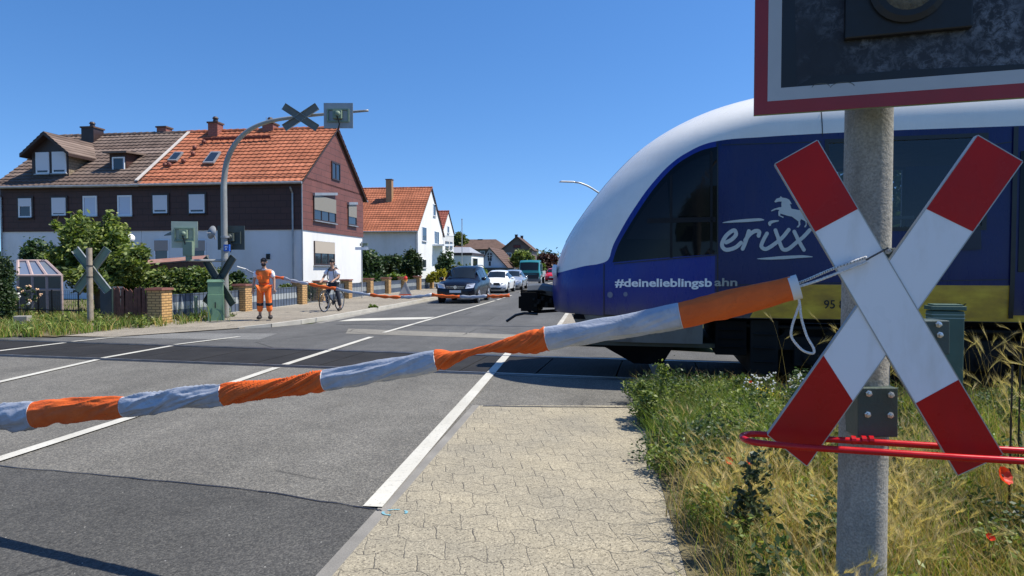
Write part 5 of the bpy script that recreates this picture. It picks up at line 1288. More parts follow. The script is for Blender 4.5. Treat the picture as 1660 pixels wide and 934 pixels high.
# ------------------------------------------------------------------ fence with brick pillars
M_YBRICK = cladding('yellow_brick', (.50, .30, .12), .24, .075, .35)
M_BCAP = mat('dark_red_capping', (.14, .05, .035), .7, var=.2, vscale=6)
M_SLATE = mat('blue_grey_privacy_strip', (.075, .10, .145), .6, var=.15, vscale=2)
M_PSTRIP = mat('pale_grey_privacy_strip', (.32, .35, .36), .6, var=.1, vscale=2)
M_WIRE = mat('dark_grey_wire', (.06, .07, .08), .5)
fence = thing('garden_fence', 'yellow brick pillared garden fence with blue and grey striped panels along the sidewalk', 'fence', R(-12.05, 30), -RA)
FL = -12.1; prs = [r_at(u, FL) for u in (258, 393, 485.5, 518.5, 561, 596.5, 626, 652)]
prs += [prs[-1] + 3.4 * k for k in range(1, 8)]
tops = {}
for i, r in enumerate(prs):
    z = .98; mb = MB(); w = .22
    mb.hull([R(FL - w, r - w, 0), R(FL + w, r - w, 0), R(FL + w, r + w, 0), R(FL - w, r + w, 0)], [R(FL - w, r - w, z), R(FL + w, r - w, z), R(FL + w, r + w, z), R(FL - w, r + w, z)]); p = mb.build('pillar', M_YBRICK, fence)
    w = .27; mb = MB(); mb.hull([R(FL - w, r - w, z), R(FL + w, r - w, z), R(FL + w, r + w, z), R(FL - w, r + w, z)], [R(FL - w * .9, r - w * .9, z + .06), R(FL + w * .9, r - w * .9, z + .06), R(FL + w * .9, r + w * .9, z + .06), R(FL - w * .9, r + w * .9, z + .06)]); mb.build('cap', M_BCAP, p)
for i, (a, b) in enumerate(zip(prs[:-1], prs[1:])):
    if i == 2:                                          # gate
        mb = MB()
        for k in range(11): r = a + .3 + (b - a - .6) * k / 10; mb.tube([R(FL, r, .12), R(FL, r, .92)], .012, 5)
        mb.tube([R(FL, a + .25, .15), R(FL, b - .25, .15)], .02, 6); mb.tube([R(FL, a + .25, .9), R(FL, b - .25, .9)], .02, 6); mb.build('gate', M_WIRE, fence); continue
    mb = MB(); mb.hull([R(FL - .04, a + .22, .78), R(FL + .0, a + .22, .78), R(FL + .0, b - .22, .78), R(FL - .04, b - .22, .78)], [R(FL - .04, a + .22, .80), R(FL + .0, a + .22, .80), R(FL + .0, b - .22, .80), R(FL - .04, b - .22, .80)])
    n = max(4, int((b - a) / .24))
    for k in range(n + 1):
        r = a + .26 + (b - a - .52) * k / n; mb.tube([R(FL + .01, r, .1), R(FL + .01, r, .84)], .008, 4)
    pn_ = mb.build('panel', M_WIRE, fence)
    for (z0, z1, m) in ((.12, .38, M_SLATE), (.385, .60, M_PSTRIP), (.605, .83, M_SLATE)):
        s = MB(); s.hull([R(FL - .025, a + .24, z0), R(FL - .005, a + .24, z0), R(FL - .005, b - .24, z0), R(FL - .025, b - .24, z0)], [R(FL - .025, a + .24, z1), R(FL - .005, a + .24, z1), R(FL - .005, b - .24, z1), R(FL - .025, b - .24, z1)]); s.build('privacy_strip', m, pn_)
mb = MB(); mb.hull([R(FL - .08, prs[0], 0), R(FL + .08, prs[0], 0), R(FL + .08, prs[-1], 0), R(FL - .08, prs[-1], 0)], [R(FL - .08, prs[0], .115), R(FL + .08, prs[0], .115), R(FL + .08, prs[-1], .115), R(FL - .08, prs[-1], .115)]); mb.build('plinth', M_KERB, fence)
# brown picket gate left of the first pillar
M_BWOOD = mat('faded_red_brown_wood', (.16, .065, .045), .8, var=.3, vscale=12)
pg = thing('picket_fence', 'short faded red-brown picket fence left of the first brick pillar', 'fence', gnd(215, 524))
ga_, gb = gnd(186, 523), gnd(246, 523)
for k in range(10):
    p = ga_.lerp(gb, k / 9.0); d = (gb - ga_).normalized(); t = .95 + .04 * math.sin(k * 1.3); mb = MB(); lean = Vector((random.uniform(-.03, .03), 0, 0))
    mb.plate([p - d * .065, p + d * .065, p + d * .06 + Vector((0, 0, t)) + lean, p + Vector((0, 0, t + .07)) + lean, p - d * .06 + Vector((0, 0, t)) + lean], Vector((-d.y, d.x, 0)) * .025); mb.build('picket', M_BWOOD, pg)
for z in (.28, .74): mb = MB(); mb.box((ga_ + gb) / 2 + Vector((0, .05, z)), ((gb - ga_).length, .035, .07)); mb.build('rail', M_BWOOD, pg)
mb = MB(); q = gnd(254, 522); mb.tube([gnd(183, 523), gnd(183, 523) + Vector((0, 0, 1.05))], .03, 8); mb.build('post', M_DGREEN, pg)
# ------------------------------------------------------------------ curved mast with hanging signs
ML = 19.3
mast = thing('curved_mast', 'tall grey mast curving out over the road at the far sidewalk', 'signal mast', (at(365, HZ, ML).x, ML, 0))
M_MAST = mat('galvanised_mast', (.30, .30, .28), .5, .3, var=.15, vscale=3, dirt=(.25, .24, .22), dscale=2)
mp0 = at(365, HZ, ML); armd = Vector((math.cos(RA + .02), -math.sin(RA + .02), 0))
def onA(u, v): return onplane(u, v, mp0, Vector((armd.y, -armd.x, 0)))
mpts = [Vector((mp0.x, mp0.y, 0)), onA(364.5, 430), onA(363, 330), onA(363.5, 290), onA(369, 258), onA(383, 231), onA(404, 211), onA(435, 197.5), onA(480, 190), onA(540, 184), onA(597, 179.5)]
sm_ = smoothcurve([tuple(p) for p in mpts], 6); rr_ = [.10 - .068 * (k / (len(sm_) - 1)) ** 1.2 for k in range(len(sm_))]
mb = MB(); mb.tube(sm_, rr_, 14); mb.build('pole', M_MAST, mast, smooth=True)
mb = MB()
for v in (384, 404, 421): c = at(365, v, ML); mb.lathe([(.125, -.03), (.125, .03)], c, 16); 
mb.build('band_clamp', M_GUTT, mast)
M_DSIGN = mat('dark_sign_back', (.05, .065, .06), .55, var=.2, vscale=4)
M_DULL = mat('dull_grey_green_boards', (.13, .14, .13), .6, var=.15, vscale=4)
M_SIGNBK = mat('grey_sign_back', (.30, .32, .33), .5, .2, var=.12, vscale=3)
def crossback(name, label, cu, cv, Y, hw, hh, wpx, m, group=None, yaw=0.0, par=None):
    """an X of two channel boards seen from behind; hw, hh half extents in picture points"""
    c = at(cu, cv, Y); k = Y / F; th = thing(name, label, 'railway crossing sign', (c.x, c.y, c.z - hh * k), 0, group)
    ax = Vector((math.cos(yaw), math.sin(yaw), 0)); ny = Vector((-ax.y, ax.x, 0))
    for i, s in enumerate((1, -1)):
        a = c + ax * (-hw * k) + Vector((0, 0, s * hh * k)); b = c + ax * (hw * k) + Vector((0, 0, -s * hh * k)); d = (b - a).normalized(); n = d.cross(ny).normalized() * (wpx * k / 2)
        mb = MB(); o = ny * (.03 * i); mb.plate([a - n + o, b - n + o, b + n + o, a + n + o], ny * .02); bo = mb.build('board', m, th)
        for sg_ in (-1, 1):
            mb = MB(); mb.plate([a + n * sg_ + o, b + n * sg_ + o, b + n * sg_ * 1.08 + o, a + n * sg_ * 1.08 + o], -ny * .05); mb.build('flange', M_ALU if m is not M_DSIGN else M_DSIGN, bo)
    return th
cb = crossback('crossbuck_sign', 'grey crossbuck seen from behind on the curved mast arm', 487, 190, ML - .55, 27, 17.5, 11, M_DULL, group='crossbuck signs seen from behind')
cb2 = crossback('crossbuck_sign', 'dark crossbuck low on the curved mast behind the green cabinet', 355, 455, ML - .25, 28, 38, 11.5, M_DSIGN, group='crossbuck signs seen from behind', yaw=-.3)
c = at(143, 0, 17.0)
M_WOODP = mat('weathered_wooden_post', (.30, .25, .19), .85, var=.25, vscale=10, bmp=.4)
wp = thing('wooden_post', 'weathered wooden post holding the green-backed crossbuck at the left verge', 'post', (at(145, HZ, 17).x, 17.0, 0))
mb = MB(); mb.tube([Vector((at(145, HZ, 17).x, 17.0, -.05)), Vector((at(145, HZ, 17).x, 17.0, at(145, 402, 17).z))], [.075, .07], 14); mb.build('shaft', M_WOODP, wp, smooth=True, autosmooth=40)
mb = MB()
for v in (431, 449): mb.lathe([(.080, -.012), (.080, .012)], at(145, v, 17), 16)
mb.build('band', M_BLK, wp)
cb3 = crossback('crossbuck_sign', 'green-backed crossbuck on the weathered wooden post at the left verge', 149, 438, 17.15, 26, 34, 12, M_BACKG, group='crossbuck signs seen from behind')
M_BACKL = mat('pale_green_sign_back', (.36, .42, .34), .55, var=.08, vscale=4)
# signal boards seen from behind
def sigback(name, label, u0, v0, u1, v1, Y, m, mh, skew=0.0):
    a = at(u0, v1, Y); b = at(u1, v0, Y); cx_ = (a.x + b.x) / 2; th = thing(name, label, 'traffic signal', (cx_, Y, a.z)); w = b.x - a.x; h = b.z - a.z
    d = Vector((math.cos(skew), math.sin(skew), 0)); n = Vector((-d.y, d.x, 0)); c = Vector((cx_, Y, (a.z + b.z) / 2)); q = lambda x, z, o=0: c + d * x * w / 2 + Vector((0, 0, z * h / 2)) - n * o
    mb = MB(); mb.plate([q(-1, -1), q(1, -1), q(1, 1), q(-1, 1)], n * .02); mb.build('back_plate', m, th)
    mb = MB()
    for (x0, x1, z0, z1) in ((-.75, .75, .42, .52), (-.75, .75, -.52, -.42), (-.75, -.65, -.42, .42), (.65, .75, -.42, .42)): mb.plate([q(x0, z0, .002), q(x1, z0, .002), q(x1, z1, .002), q(x0, z1, .002)], -n * .05)
    mb.build('stiffening_frame', mh, th)
    mb = MB(); mb.plate([q(-.3, -.3, .003), q(.3, -.3, .003), q(.3, .35, .003), q(-.3, .35, .003)], -n * .15); mb.build('lamp_case', mh, th, bevel=.01)
    mb = MB(); mb.ball(q(.05, .05, .15), (w * .10, .06, w * .10)); mb.build('lamp_dome', mh, th, smooth=True)
    mb = MB(); mb.tube([q(0, -.1, .17), q(.15, -.7, .12), q(0, -1.2, .05)], .02, 6); mb.build('cable', M_BLK, th)
    return th, q, n, w, h
s1, q, n, w, h = sigback('signal_board', 'square grey signal board seen from behind on the curved mast arm', 525, 167, 572, 208, ML - .85, M_SIGNBK, M_BACKG)
s2, q2, n2, w2, h2_ = sigback('signal_board', 'pale green signal board seen from behind beside the curved mast', 279.5, 359, 319, 402, 18.9, M_BACKL, M_BACKG, .15)
mb = MB(); p = q2(.35, -.6, .06); mb.box(p - Vector((0, 0, .18)), (.28, .16, .42)); mb.box(p - Vector((0, 0, .45)), (.14, .12, .16)); mb.build('bracket_case', M_BACKG, s2, bevel=.01)
mb = MB(); A2 = q2(.35, -1.3, .05); mb.tube([A2 + Vector((0, 0, .1)), A2 - Vector((0, 0, .25)), Vector((mp0.x, ML, A2.z - .25))], .04, 8); mb.build('support_arm', M_MAST, s2)
mb = MB(); ca, cb_ = q2(-1, .1, -.02), q2(-1, -.1, -.02); mb.plate([q2(-1, -.05, 0), q2(-1, .25, 0), q2(-1.9, 0, -.35), q2(-1.9, -.06, -.35)], Vector((0, .02, 0))); mb.build('visor_edge', M_BLK, s2)
s3, *_ = sigback('signal_board', 'black signal board seen from behind on the curved mast at head height', 353, 366, 396, 405, ML + .22, M_DSIGN, M_DSIGN)
# blue box sign on the mast, satellite dishes
bs = MB(); bs.box(at(368, 402, ML - .16), (.19, .05, .20), -.2); b_ = bs.build('blue_plate', mat('blue_enamel_plate', (.03, .12, .50), .4)); tag(b_, 'small blue number plate strapped to the curved mast', 'sign')
bl = MB()
for dx, dz, w_ in ((-.045, .03, .04), (.0, .03, .03), (.045, .03, .04), (-.03, -.035, .06), (.04, -.035, .04)): bl.box(at(368, 402, ML - .19) + Vector((dx, 0, dz)), (w_, .006, .035), -.2)
bl.build('white_marking', M_FRAME, b_)
def dish(label, u, v, Y, rpx, n_):
    c = at(u, v, Y); r = rpx * Y / F; th = thing('satellite_dish', label, 'satellite dish', c, 0, 'satellite dishes'); nn = Vector(n_).normalized()
    mb = MB(); mb.lathe([(r, .10 * r), (r * .99, .06 * r), (r * .6, -.12 * r), (.02, -.22 * r)], c, 20, nn); mb.build('reflector', M_SIGNBK if rpx > 8 else M_RENDER, th, smooth=True)
    mb = MB(); mb.tube([c - nn * .2 * r, c + nn * r * .9 - Vector((0, 0, .3 * r))], .015, 5); mb.tube([c - nn * .2 * r, c - nn * .5 * r - Vector((0, 0, r * .9))], .03, 6); mb.build('arm', M_GUTT, th)
dish('white satellite dish on the terrace wall above the leafy tree', 211, 386, 30.5, 7, (.6, -.7, .3)); dish('large grey satellite dish beside the curved mast', 344, 377, 29.2, 11, (-.5, -.8, .2))
# green cabinet with pitched cap
gc = thing('signal_cabinet', 'tall pale green signal cabinet at the foot of the curved mast', 'electrical cabinet', (at(343, HZ, 18.7).x, 18.7, 0), .35)
c = at(343, 0, 18.7); zt = at(343, 453, 18.7).z
mb = MB(); mb.box((c.x, 18.7, zt * .33), (.42, .34, zt * .66), .35); mb.build('lower_case', M_CGREEN if 'M_CGREEN' in globals() else mat('pale_green_cabinet', (.13, .24, .15), .55, var=.1), gc, bevel=.008)
mb = MB(); mb.box((c.x, 18.7, zt * .66 + zt * .15), (.40, .32, zt * .30), .35); mb.build('upper_case', mat('pale_green_cabinet', (0, 0, 0)), gc, bevel=.008)
mb = MB(); mb.box((c.x, 18.7, zt * .97), (.45, .37, .07), .35, taper=.85); mb.build('cap', mat('pale_green_cabinet', (0, 0, 0)), gc)
mb = MB(); mb.box((c.x + .07, 18.7 - .20, zt * .42), (.03, .02, .16), .35); mb.build('handle', M_BLK, gc)
# small green post in the weeds
mb = MB(); q = gnd(318, 522); mb.tube([q, q + Vector((0, 0, .72))], .05, 10); mb.lathe([(.065, 0), (.06, .05)], q + Vector((0, 0, .72)), 10); o = mb.build('marker_post', M_BACKG); tag(o, 'short green marker post in the weeds left of the signal cabinet', 'post')
# ------------------------------------------------------------------ far rope barrier
P = [(398, 436), (412, 443), (460, 451), (500, 460), (545, 468), (600, 478), (650, 482), (700, 478), (745, 481), (790, 480), (826, 479)]
fb = thing('rope_barrier', 'thin sagging orange and grey rope barrier across the far lane before the dark car', 'barrier', gnd(600, 520))
dA, dB = lr(at(398, 436, 19.6)), lr(at(826, 479, 18.6)); f0, f1 = at(398, 436, 19.6), at(826, 479, 17.9); fn_ = (f1 - f0).cross(Vector((0, 0, 1))).normalized(); fn_.z = 0
Q = [onplane(*p, f0, fn_) for p in P]
for i in range(len(Q) - 1):
    n = 8; mb = MB(); seg_ = [Q[i].lerp(Q[i + 1], k / n) + Vector((0, 0, -.02 * math.sin(math.pi * k / n))) for k in range(n + 1)]
    rs = [(.022 + .034 * abs(math.sin(k * 1.1 + i * 2))) * (.6 if i == 0 else 1.0) for k in range(n + 1)]
    mb.tube(seg_, rs, 8, sq=.4); mb.build('orange_sleeve' if i % 2 else 'grey_sleeve', M_ORF if i % 2 else M_GRF, fb, smooth=True)
mb = MB(); mb.tube([Q[0], at(384, 432, 19.4)], .015, 6); mb.build('cord', M_ROPE, fb)
# ------------------------------------------------------------------ street name sign, tripod warning sign, lamps
M_POLE = mat('grey_steel_pole', (.42, .43, .43), .45, .4, var=.1)
q = gnd(587, 487); sp_ = thing('street_sign', 'street name sign with two crossed white plates on a thin grey pole', 'sign', q)
zt = at(587, 392, q.y).z; mb = MB(); mb.tube([q, Vector((q.x, q.y, zt))], .03, 8); mb.build('pole', M_POLE, sp_)
mb = MB(); mb.box((q.x, q.y - .02, at(587, 403, q.y).z), (.62, .03, .14), .1); mb.build('name_plate', M_FRAME, sp_)
mb = MB(); mb.box((q.x + .1, q.y + .02, at(587, 396.5, q.y).z), (.60, .03, .13), -.7); mb.build('name_plate', M_BACKG, sp_)
q = gnd(657, 487); tw = thing('folding_warning_sign', 'folding triangular warning sign with orange lamp standing on the far sidewalk', 'warning sign', q); k = q.y / F
M_TRI = mat('silvery_sign_cloth', (.36, .35, .34), .6); M_ORS = mat('orange_red_border', (.62, .10, .03), .5)
A3 = q + Vector((-11 * k, 0, 8 * k)); B3 = q + Vector((11 * k, 0, 8 * k)); C3 = q + Vector((0, .1, 31 * k))
mb = MB(); mb.plate([A3, B3, C3], (0, .02, 0)); mb.build('triangle', M_TRI, tw)
cen = (A3 + B3 + C3) / 3; inn = lambda p: cen + (p - cen) * .72
for a, b in ((A3, B3), (B3, C3), (C3, A3)): mb = MB(); mb.plate([a + Vector((0, -.003, 0)), b + Vector((0, -.003, 0)), inn(b) + Vector((0, -.003, 0)), inn(a) + Vector((0, -.003, 0))], (0, -.01, 0)); mb.build('border', M_ORS if a is A3 else M_TRI, tw)
for e in ((-8 * k, .0), (9 * k, -.1), (1 * k, .5)): mb = MB(); mb.tube([q + Vector((e[0], e[1], 0)), q + Vector((0, .08, 12 * k))], .014, 6); mb.build('leg', M_POLE, tw)
mb = MB(); mb.lathe([(.10, 0), (.10, .07), (.05, .08)], C3 - Vector((0, 0, .0)), 12); mb.build('lamp_base', mat('orange_lamp_case', (.6, .3, .05), .5), tw)
mb = MB(); mb.lathe([(.09, 0), (.10, .08), (.06, .17), (.02, .19)], C3 + Vector((0, -.0, .07)), 14); mb.build('warning_lamp', mat('red_lamp_lens', (.6, .04, .02), .3), tw)
def street_lamp(label, head, base_l, base_r, hz_, arm_to):
    b = R(base_l, base_r); th = thing('street_lamp', label, 'street lamp', b); n = 8
    top = Vector((b.x, b.y, hz_ - .9)); d = Vector((arm_to.x - b.x, arm_to.y - b.y, 0))
    pts = [b, top] + [b + d * (t ** 1.0) + Vector((0, 0, hz_ - .9 + .9 * math.sin(t * math.pi / 2) - 0)) for t in (.15, .3, .45, .6, .8, 1)]
    mb = MB(); mb.tube(pts, [.09, .06] + [.045] * 6, 10); mb.build('pole', M_POLE, th, smooth=True)
    mb = MB(); dn = d.normalized(); mb.box(pts[-1] + dn * .3, (.85, .26, .07), math.atan2(dn.y, dn.x), taper=.8); mb.build('lamp_head', M_GUTT, th, bevel=.02)
bb = at(985, HZ, 34); l_, r_ = lr(Vector((bb.x, bb.y, 0)))
hd_ = at(922, 294.5, 33.5); street_lamp('street lamp with long curved arm rising behind the train nose', hd_, l_, r_, hd_.z, Vector((at(928, HZ, 33.6).x, 33.6, 0)))
# ------------------------------------------------------------------ glasshouse at the left, wire fence
gh = thing('greenhouse', 'small glass greenhouse with pale wooden frame behind the wire fence', 'greenhouse', at(60, 500, 21) * 1)
M_GF = mat('pinkish_wood_frame', (.40, .30, .28), .7); Yg = 21.0
def gq(u, v, Y=21.0): return at(u, v, Y)
mb = MB(); z0 = .05
def post2(a, b, r=.04): mb.tube([a, b], r, 5)
TLg, TRg = gq(29, 423, 22.6), gq(75, 423, 22.6); BLg, BRg = gq(29, 447, 20.6), gq(100, 447, 20.6)
for t in (0, .33, .66, 1): post2(TLg.lerp(TRg, t), BLg.lerp(BRg, t), .045)
for a, b in ((TLg, TRg), (BLg, BRg)): post2(a, b, .045)
for t in (0, .33, .66, 1): p = BLg.lerp(BRg, t); post2(p, Vector((p.x, p.y, 0)), .04)
post2(gq(29, 470, 20.6), gq(100, 470, 20.6)); post2(TRg, Vector((TRg.x, TRg.y, 0))); post2(TLg, Vector((TLg.x, TLg.y, 0)))
mb.build('frame', M_GF, gh)
mb = MB(); dz = Vector((0, 0, -.02)); mb.poly([TLg + dz, TRg + dz, BRg + dz, BLg + dz]); mb.build('roof_glass', glass('dusty_glass', (.16, .18, .22), .2, .6), gh)
mb = MB(); mb.poly([BLg, BRg, Vector((BRg.x, BRg.y, 0)), Vector((BLg.x, BLg.y, 0))]); mb.poly([BRg, TRg, Vector((TRg.x, TRg.y, 0)), Vector((BRg.x, BRg.y, 0))]); mb.build('wall_glass', glass('dark_glass', (.05, .055, .06), .15, .5), gh)
wf = thing('wire_fence', 'low dark wire fence on posts in front of the greenhouse', 'fence', gnd(90, 527))
for u in (30, 63, 85, 128): mb = MB(); q = gnd(u, 522); mb.tube([q, q + Vector((0, 0, .95))], .022, 6); mb.build('post', M_BLK, wf)
mb = MB(); a, b = gnd(25, 522), gnd(132, 522)
mb.tube([a + Vector((0, 0, .38)), b + Vector((0, 0, .33))], .018, 5); mb.build('bottom_rail', M_BLK, wf)
mb = MB()
for k in range(36): p = a.lerp(b, k / 35); mb.tube([p + Vector((0, 0, .35)), p + Vector((0, 0, .92))], .004, 3, cap=False)
for z in (.5, .65, .8, .92): mb.tube([a + Vector((0, 0, z)), b + Vector((0, 0, z))], .004, 3)
mb.build('wire_mesh', M_WIRE, wf)
mb = MB(); mb.box(gnd(37, 534) + Vector((0, 0, .17)), (.32, .25, .36), .2); o = mb.build('concrete_block', M_CONC, bevel=.01); tag(o, 'small square concrete block in the grass left of the wooden post', 'concrete block')
# shed roof between the ivy and the terrace
shd = thing('garden_shed', 'low shed with reddish sheet roof behind the ivy hedge', 'shed', at(275, 500, 25.5))
a, b = at(215, 432, 25), at(332, 422, 25); mb = MB(); a2, b2 = at(232, 424, 27.5), at(338, 416, 27.5); mb.plate([a, b, b2, a2], (0, 0, .06)); mb.build('roof', mat('red_brown_sheet_roof', (.26, .13, .10), .7, var=.3, vscale=3, dirt=(.35, .27, .22), dscale=2), shd)
mb = MB(); mb.hull([Vector((p.x, p.y, 0)) for p in (a, b, b2, a2)], [p - Vector((0, 0, .02)) for p in (a, b, b2, a2)]); mb.build('wall', M_BWOOD, shd)
rb = MB(); q = gnd(171, 523); rb.box(q + Vector((0, .3, .5)), (.45, .4, .95), .1); rb.box(q + Vector((0, .28, 1.0)), (.5, .46, .07), .1); o = rb.build('waste_bin', mat('dark_grey_bin', (.05, .055, .065), .5), bevel=.02); tag(o, 'dark grey wheeled waste bin behind the wooden post', 'waste bin')
# ------------------------------------------------------------------ vehicles (local frame: front faces -y, x to the right as seen from behind the car)
def carpaint(name, col, rough=.25, metal=.3):
    return mat(name, col, rough, metal, var=.04, vscale=1, coat=.6)
M_TYRE = mat('black_tyre', (.015, .015, .016), .85); M_RIM = mat('alloy_rim', (.55, .56, .58), .3, .8); M_CARGL = glass('car_glass', (.010, .013, .015), .03, .4)
M_LAMPC = mat('clear_headlight', (.72, .74, .78), .08, .3); M_PLATE = mat('white_number_plate', (.75, .75, .72), .5); M_PLAST = mat('black_plastic', (.02, .02, .022), .55); M_CHROME = mat('chrome', (.75, .75, .76), .12, 1.0)
def loft_car(name, label, loc, rz, st, paint, wb, wr, group=None, cat='car', ws=(2, 3), side_s=(3, 6), grille=None, lights=None, rear=None, plate=True, mirror=True, roof_rails=False):
    """st: list of (y, z_bottom, z_belt, z_top, half_w, half_w_top)"""
    th = thing(name, label, cat, loc, rz, group)
    def ringp(s):
        y, zb, zl, zt, w, wt = s
        half = [(0, zb), (w * .80, zb), (w * .97, zb + .10), (w, (zb + zl) * .5), (w * .985, zl - .06), (w * .95, zl), (wt + (w * .95 - wt) * .06, zt - .07), (wt * .90, zt - .015), (wt * .5, zt + .005), (0, zt + .012)]
        return half
    rows = []
    for s in st: h = ringp(s); rows.append([(x, s[0], z) for x, z in h] + [(-x, s[0], z) for x, z in h[::-1][1:-1]])
    n = len(rows[0]); mb = MB()
    vs = [p for r in rows for p in r]; fs = [(i * n + k, i * n + (k + 1) % n, (i + 1) * n + (k + 1) % n, (i + 1) * n + k) for i in range(len(rows) - 1) for k in range(n)]
    fs += [tuple(range(n)), tuple((len(rows) - 1) * n + k for k in range(n))]; mb.add(vs, fs)
    b = mb.build('body', paint, th, smooth=True, world=False, autosmooth=38)
    def rp(i, k): return Vector(rows[i][k])
    # windscreen between stations ws
    i0, i1 = ws
    mb = MB(); off = Vector((0, -.008, .008))
    a, c = rows[i0], rows[i1]
    L = [Vector(a[6]).lerp(Vector(c[6]), t) for t in (.08, .94)]; Rr = [Vector((-p.x, p.y, p.z)) for p in L]; M0 = Vector(a[9]).lerp(Vector(c[9]), .08); M1 = Vector(a[9]).lerp(Vector(c[9]), .94)
    L = [p * 1.0 - Vector((.05, 0, -.02)) for p in L]; Rr = [p + Vector((.05, 0, .02)) for p in Rr]
    L8 = [Vector(a[7]).lerp(Vector(c[7]), t) for t in (.08, .94)]; R8 = [Vector((-p.x, p.y, p.z)) for p in L8]
    strips = [L, L8, [M0, M1], R8, Rr]
    mb.add([p + off for s in strips for p in s], [(2 * k, 2 * k + 1, 2 * k + 3, 2 * k + 2) for k in range(4)]); mb.build('windscreen', M_CARGL, th, world=False, smooth=True)
    for sg_ in (1, -1):
        for (s0, s1, f0, f1) in side_s:
            A, C = rows[s0], rows[s1]; q = lambda row, t: Vector(row[5]).lerp(Vector(row[6]), t)
            P = [q(A, .10).lerp(q(C, .10), f0), q(A, .10).lerp(q(C, .10), f1), q(A, .90).lerp(q(C, .90), min(1, f1)), q(A, .90).lerp(q(C, .90), f0 + (0.0))]
            mb = MB(); mb.poly([Vector(((p.x + .012) * sg_, p.y, p.z)) for p in P]); mb.build('side_window', M_CARGL, th, world=False)
    hw = max(s[4] for s in st); yf = wb[0]; yr = wb[1]
    for y in (yf, yr):
        for sg_ in (1, -1):
            ar = MB(); ar.lathe([(wr * 1.14, 0), (wr * 1.14, .012), (wr * .9, .014)], (sg_ * (hw - .004), y, wr), 24, (sg_, 0, 0)); ar.build('wheel_arch', M_PLAST, th, world=False)
            w = MB(); w.lathe([(wr * .6, -.2), (wr * .97, -.19), (wr, -.15), (wr, .0), (wr * .95, .03), (wr * .68, .035)], (sg_ * (hw - .02), y, wr), 24, (sg_, 0, 0)); wo_ = w.build('wheel', M_TYRE, th, world=False, smooth=True, autosmooth=40)
            r = MB(); r.lathe([(wr * .67, 0), (wr * .66, .012), (wr * .5, .004)], (sg_ * (hw + .012), y, wr), 20, (sg_, 0, 0))
            for k in range(5):
                a = k * 2 * math.pi / 5; c = Vector((sg_ * (hw + .028), y + math.cos(a) * wr * .33, wr + math.sin(a) * wr * .33)); r.box(c, (.015, wr * .6, wr * .14), M=Matrix.Rotation(a, 3, 'X'))
            r.build('rim', M_RIM, wo_, world=False)
    for (m, nm, P, t) in (grille or []):
        mb = MB(); mb.plate([Vector(p) for p in P], Vector((0, -t, 0))); mb.build(nm, m, th, world=False)
    for P in (lights or []):
        for sg_ in (1, -1):
            mb = MB(); mb.plate([Vector((p[0] * sg_, p[1], p[2])) for p in P], Vector((0, -.025, .0))); mb.build('headlight', M_LAMPC, th, world=False, bevel=.008)
    if plate: mb = MB(); mb.box((0, st[0][0] - .035, plate), (.52, .02, .11)); mb.build('number_plate', M_PLATE, th, world=False)
    if mirror:
        i = ws[0]
        for sg_ in (1, -1): mb = MB(); mb.ball((sg_ * (hw + .10), st[i][0] + .38, st[i][2] + .10), (.12, .07, .08), 10, 8); mb.build('mirror', paint, th, world=False, smooth=True)
    if roof_rails:
        for sg_ in (1, -1): mb = MB(); mb.tube([(sg_ * .58, 1.75, 1.66), (sg_ * .60, 2.1, 1.71), (sg_ * .60, 3.4, 1.71), (sg_ * .58, 3.8, 1.66)], .02, 6); mb.build('roof_rail', M_CHROME, th, world=False)
    return th
def cloc(u, v): p = gnd(u, v); return Vector((p.x, p.y, .004))
SUV = [(0, .32, .62, .70, .72, .55), (.10, .22, .78, .86, .86, .62), (.45, .20, .90, .99, .90, .66), (1.15, .20, .98, 1.08, .905, .68), (1.95, .20, 1.00, 1.60, .905, .60), (2.9, .20, 1.02, 1.68, .905, .60), (3.8, .20, 1.04, 1.63, .90, .58), (4.25, .24, 1.02, 1.30, .87, .62), (4.42, .35, .9, 1.0, .80, .6)]
l_, r_ = lr(gnd(700, 494)), None
suv_loc = R(-6.28, 28.1, .004)
c1 = loft_car('parked_car', 'dark blue compact off-road car first in the waiting queue', suv_loc, -RA, SUV, mat('dark_navy_paint', (.003, .0045, .012), .3, .0, var=.05, vscale=1, coat=.25, spec=.3), (.85, 3.45), .35, 'cars waiting at the crossing', ws=(3, 4), side_s=[(4, 5, -.45, .0), (4, 5, .05, .95), (5, 6, .05, .85)],
    grille=[(M_PLAST, 'grille', [(-.40, -.0, .64), (.40, -.0, .64), (.46, .03, .82), (-.46, .03, .82)], .03), (M_CHROME, 'grille_bar', [(-.38, -.03, .69), (.38, -.03, .69), (.385, -.03, .705), (-.385, -.03, .705)], .012), (M_CHROME, 'grille_bar', [(-.41, -.03, .75), (.41, -.03, .75), (.415, -.03, .765), (-.415, -.03, .765)], .014), (M_PLAST, 'air_intake', [(-.60, .02, .34), (.60, .02, .34), (.55, .01, .50), (-.55, .01, .50)], .03)],
    lights=[[(.44, .0, .66), (.80, .08, .70), (.86, .20, .90), (.52, .02, .86)]], plate=.54, roof_rails=True)
mb = MB(); mb.lathe([(.075, 0), (.075, .012)], (0, -.035, .73), 16, (0, -1, 0)); mb.build('round_badge', M_CHROME, c1, world=False)
SED = [(0, .26, .50, .56, .70, .5), (.12, .18, .62, .70, .86, .62), (.5, .16, .72, .82, .90, .66), (1.25, .16, .82, .93, .91, .66), (2.05, .16, .86, 1.36, .91, .55), (2.9, .16, .88, 1.43, .91, .55), (3.8, .16, .90, 1.22, .90, .56), (4.4, .18, .90, 1.06, .88, .62), (4.68, .32, .8, .90, .80, .6)]
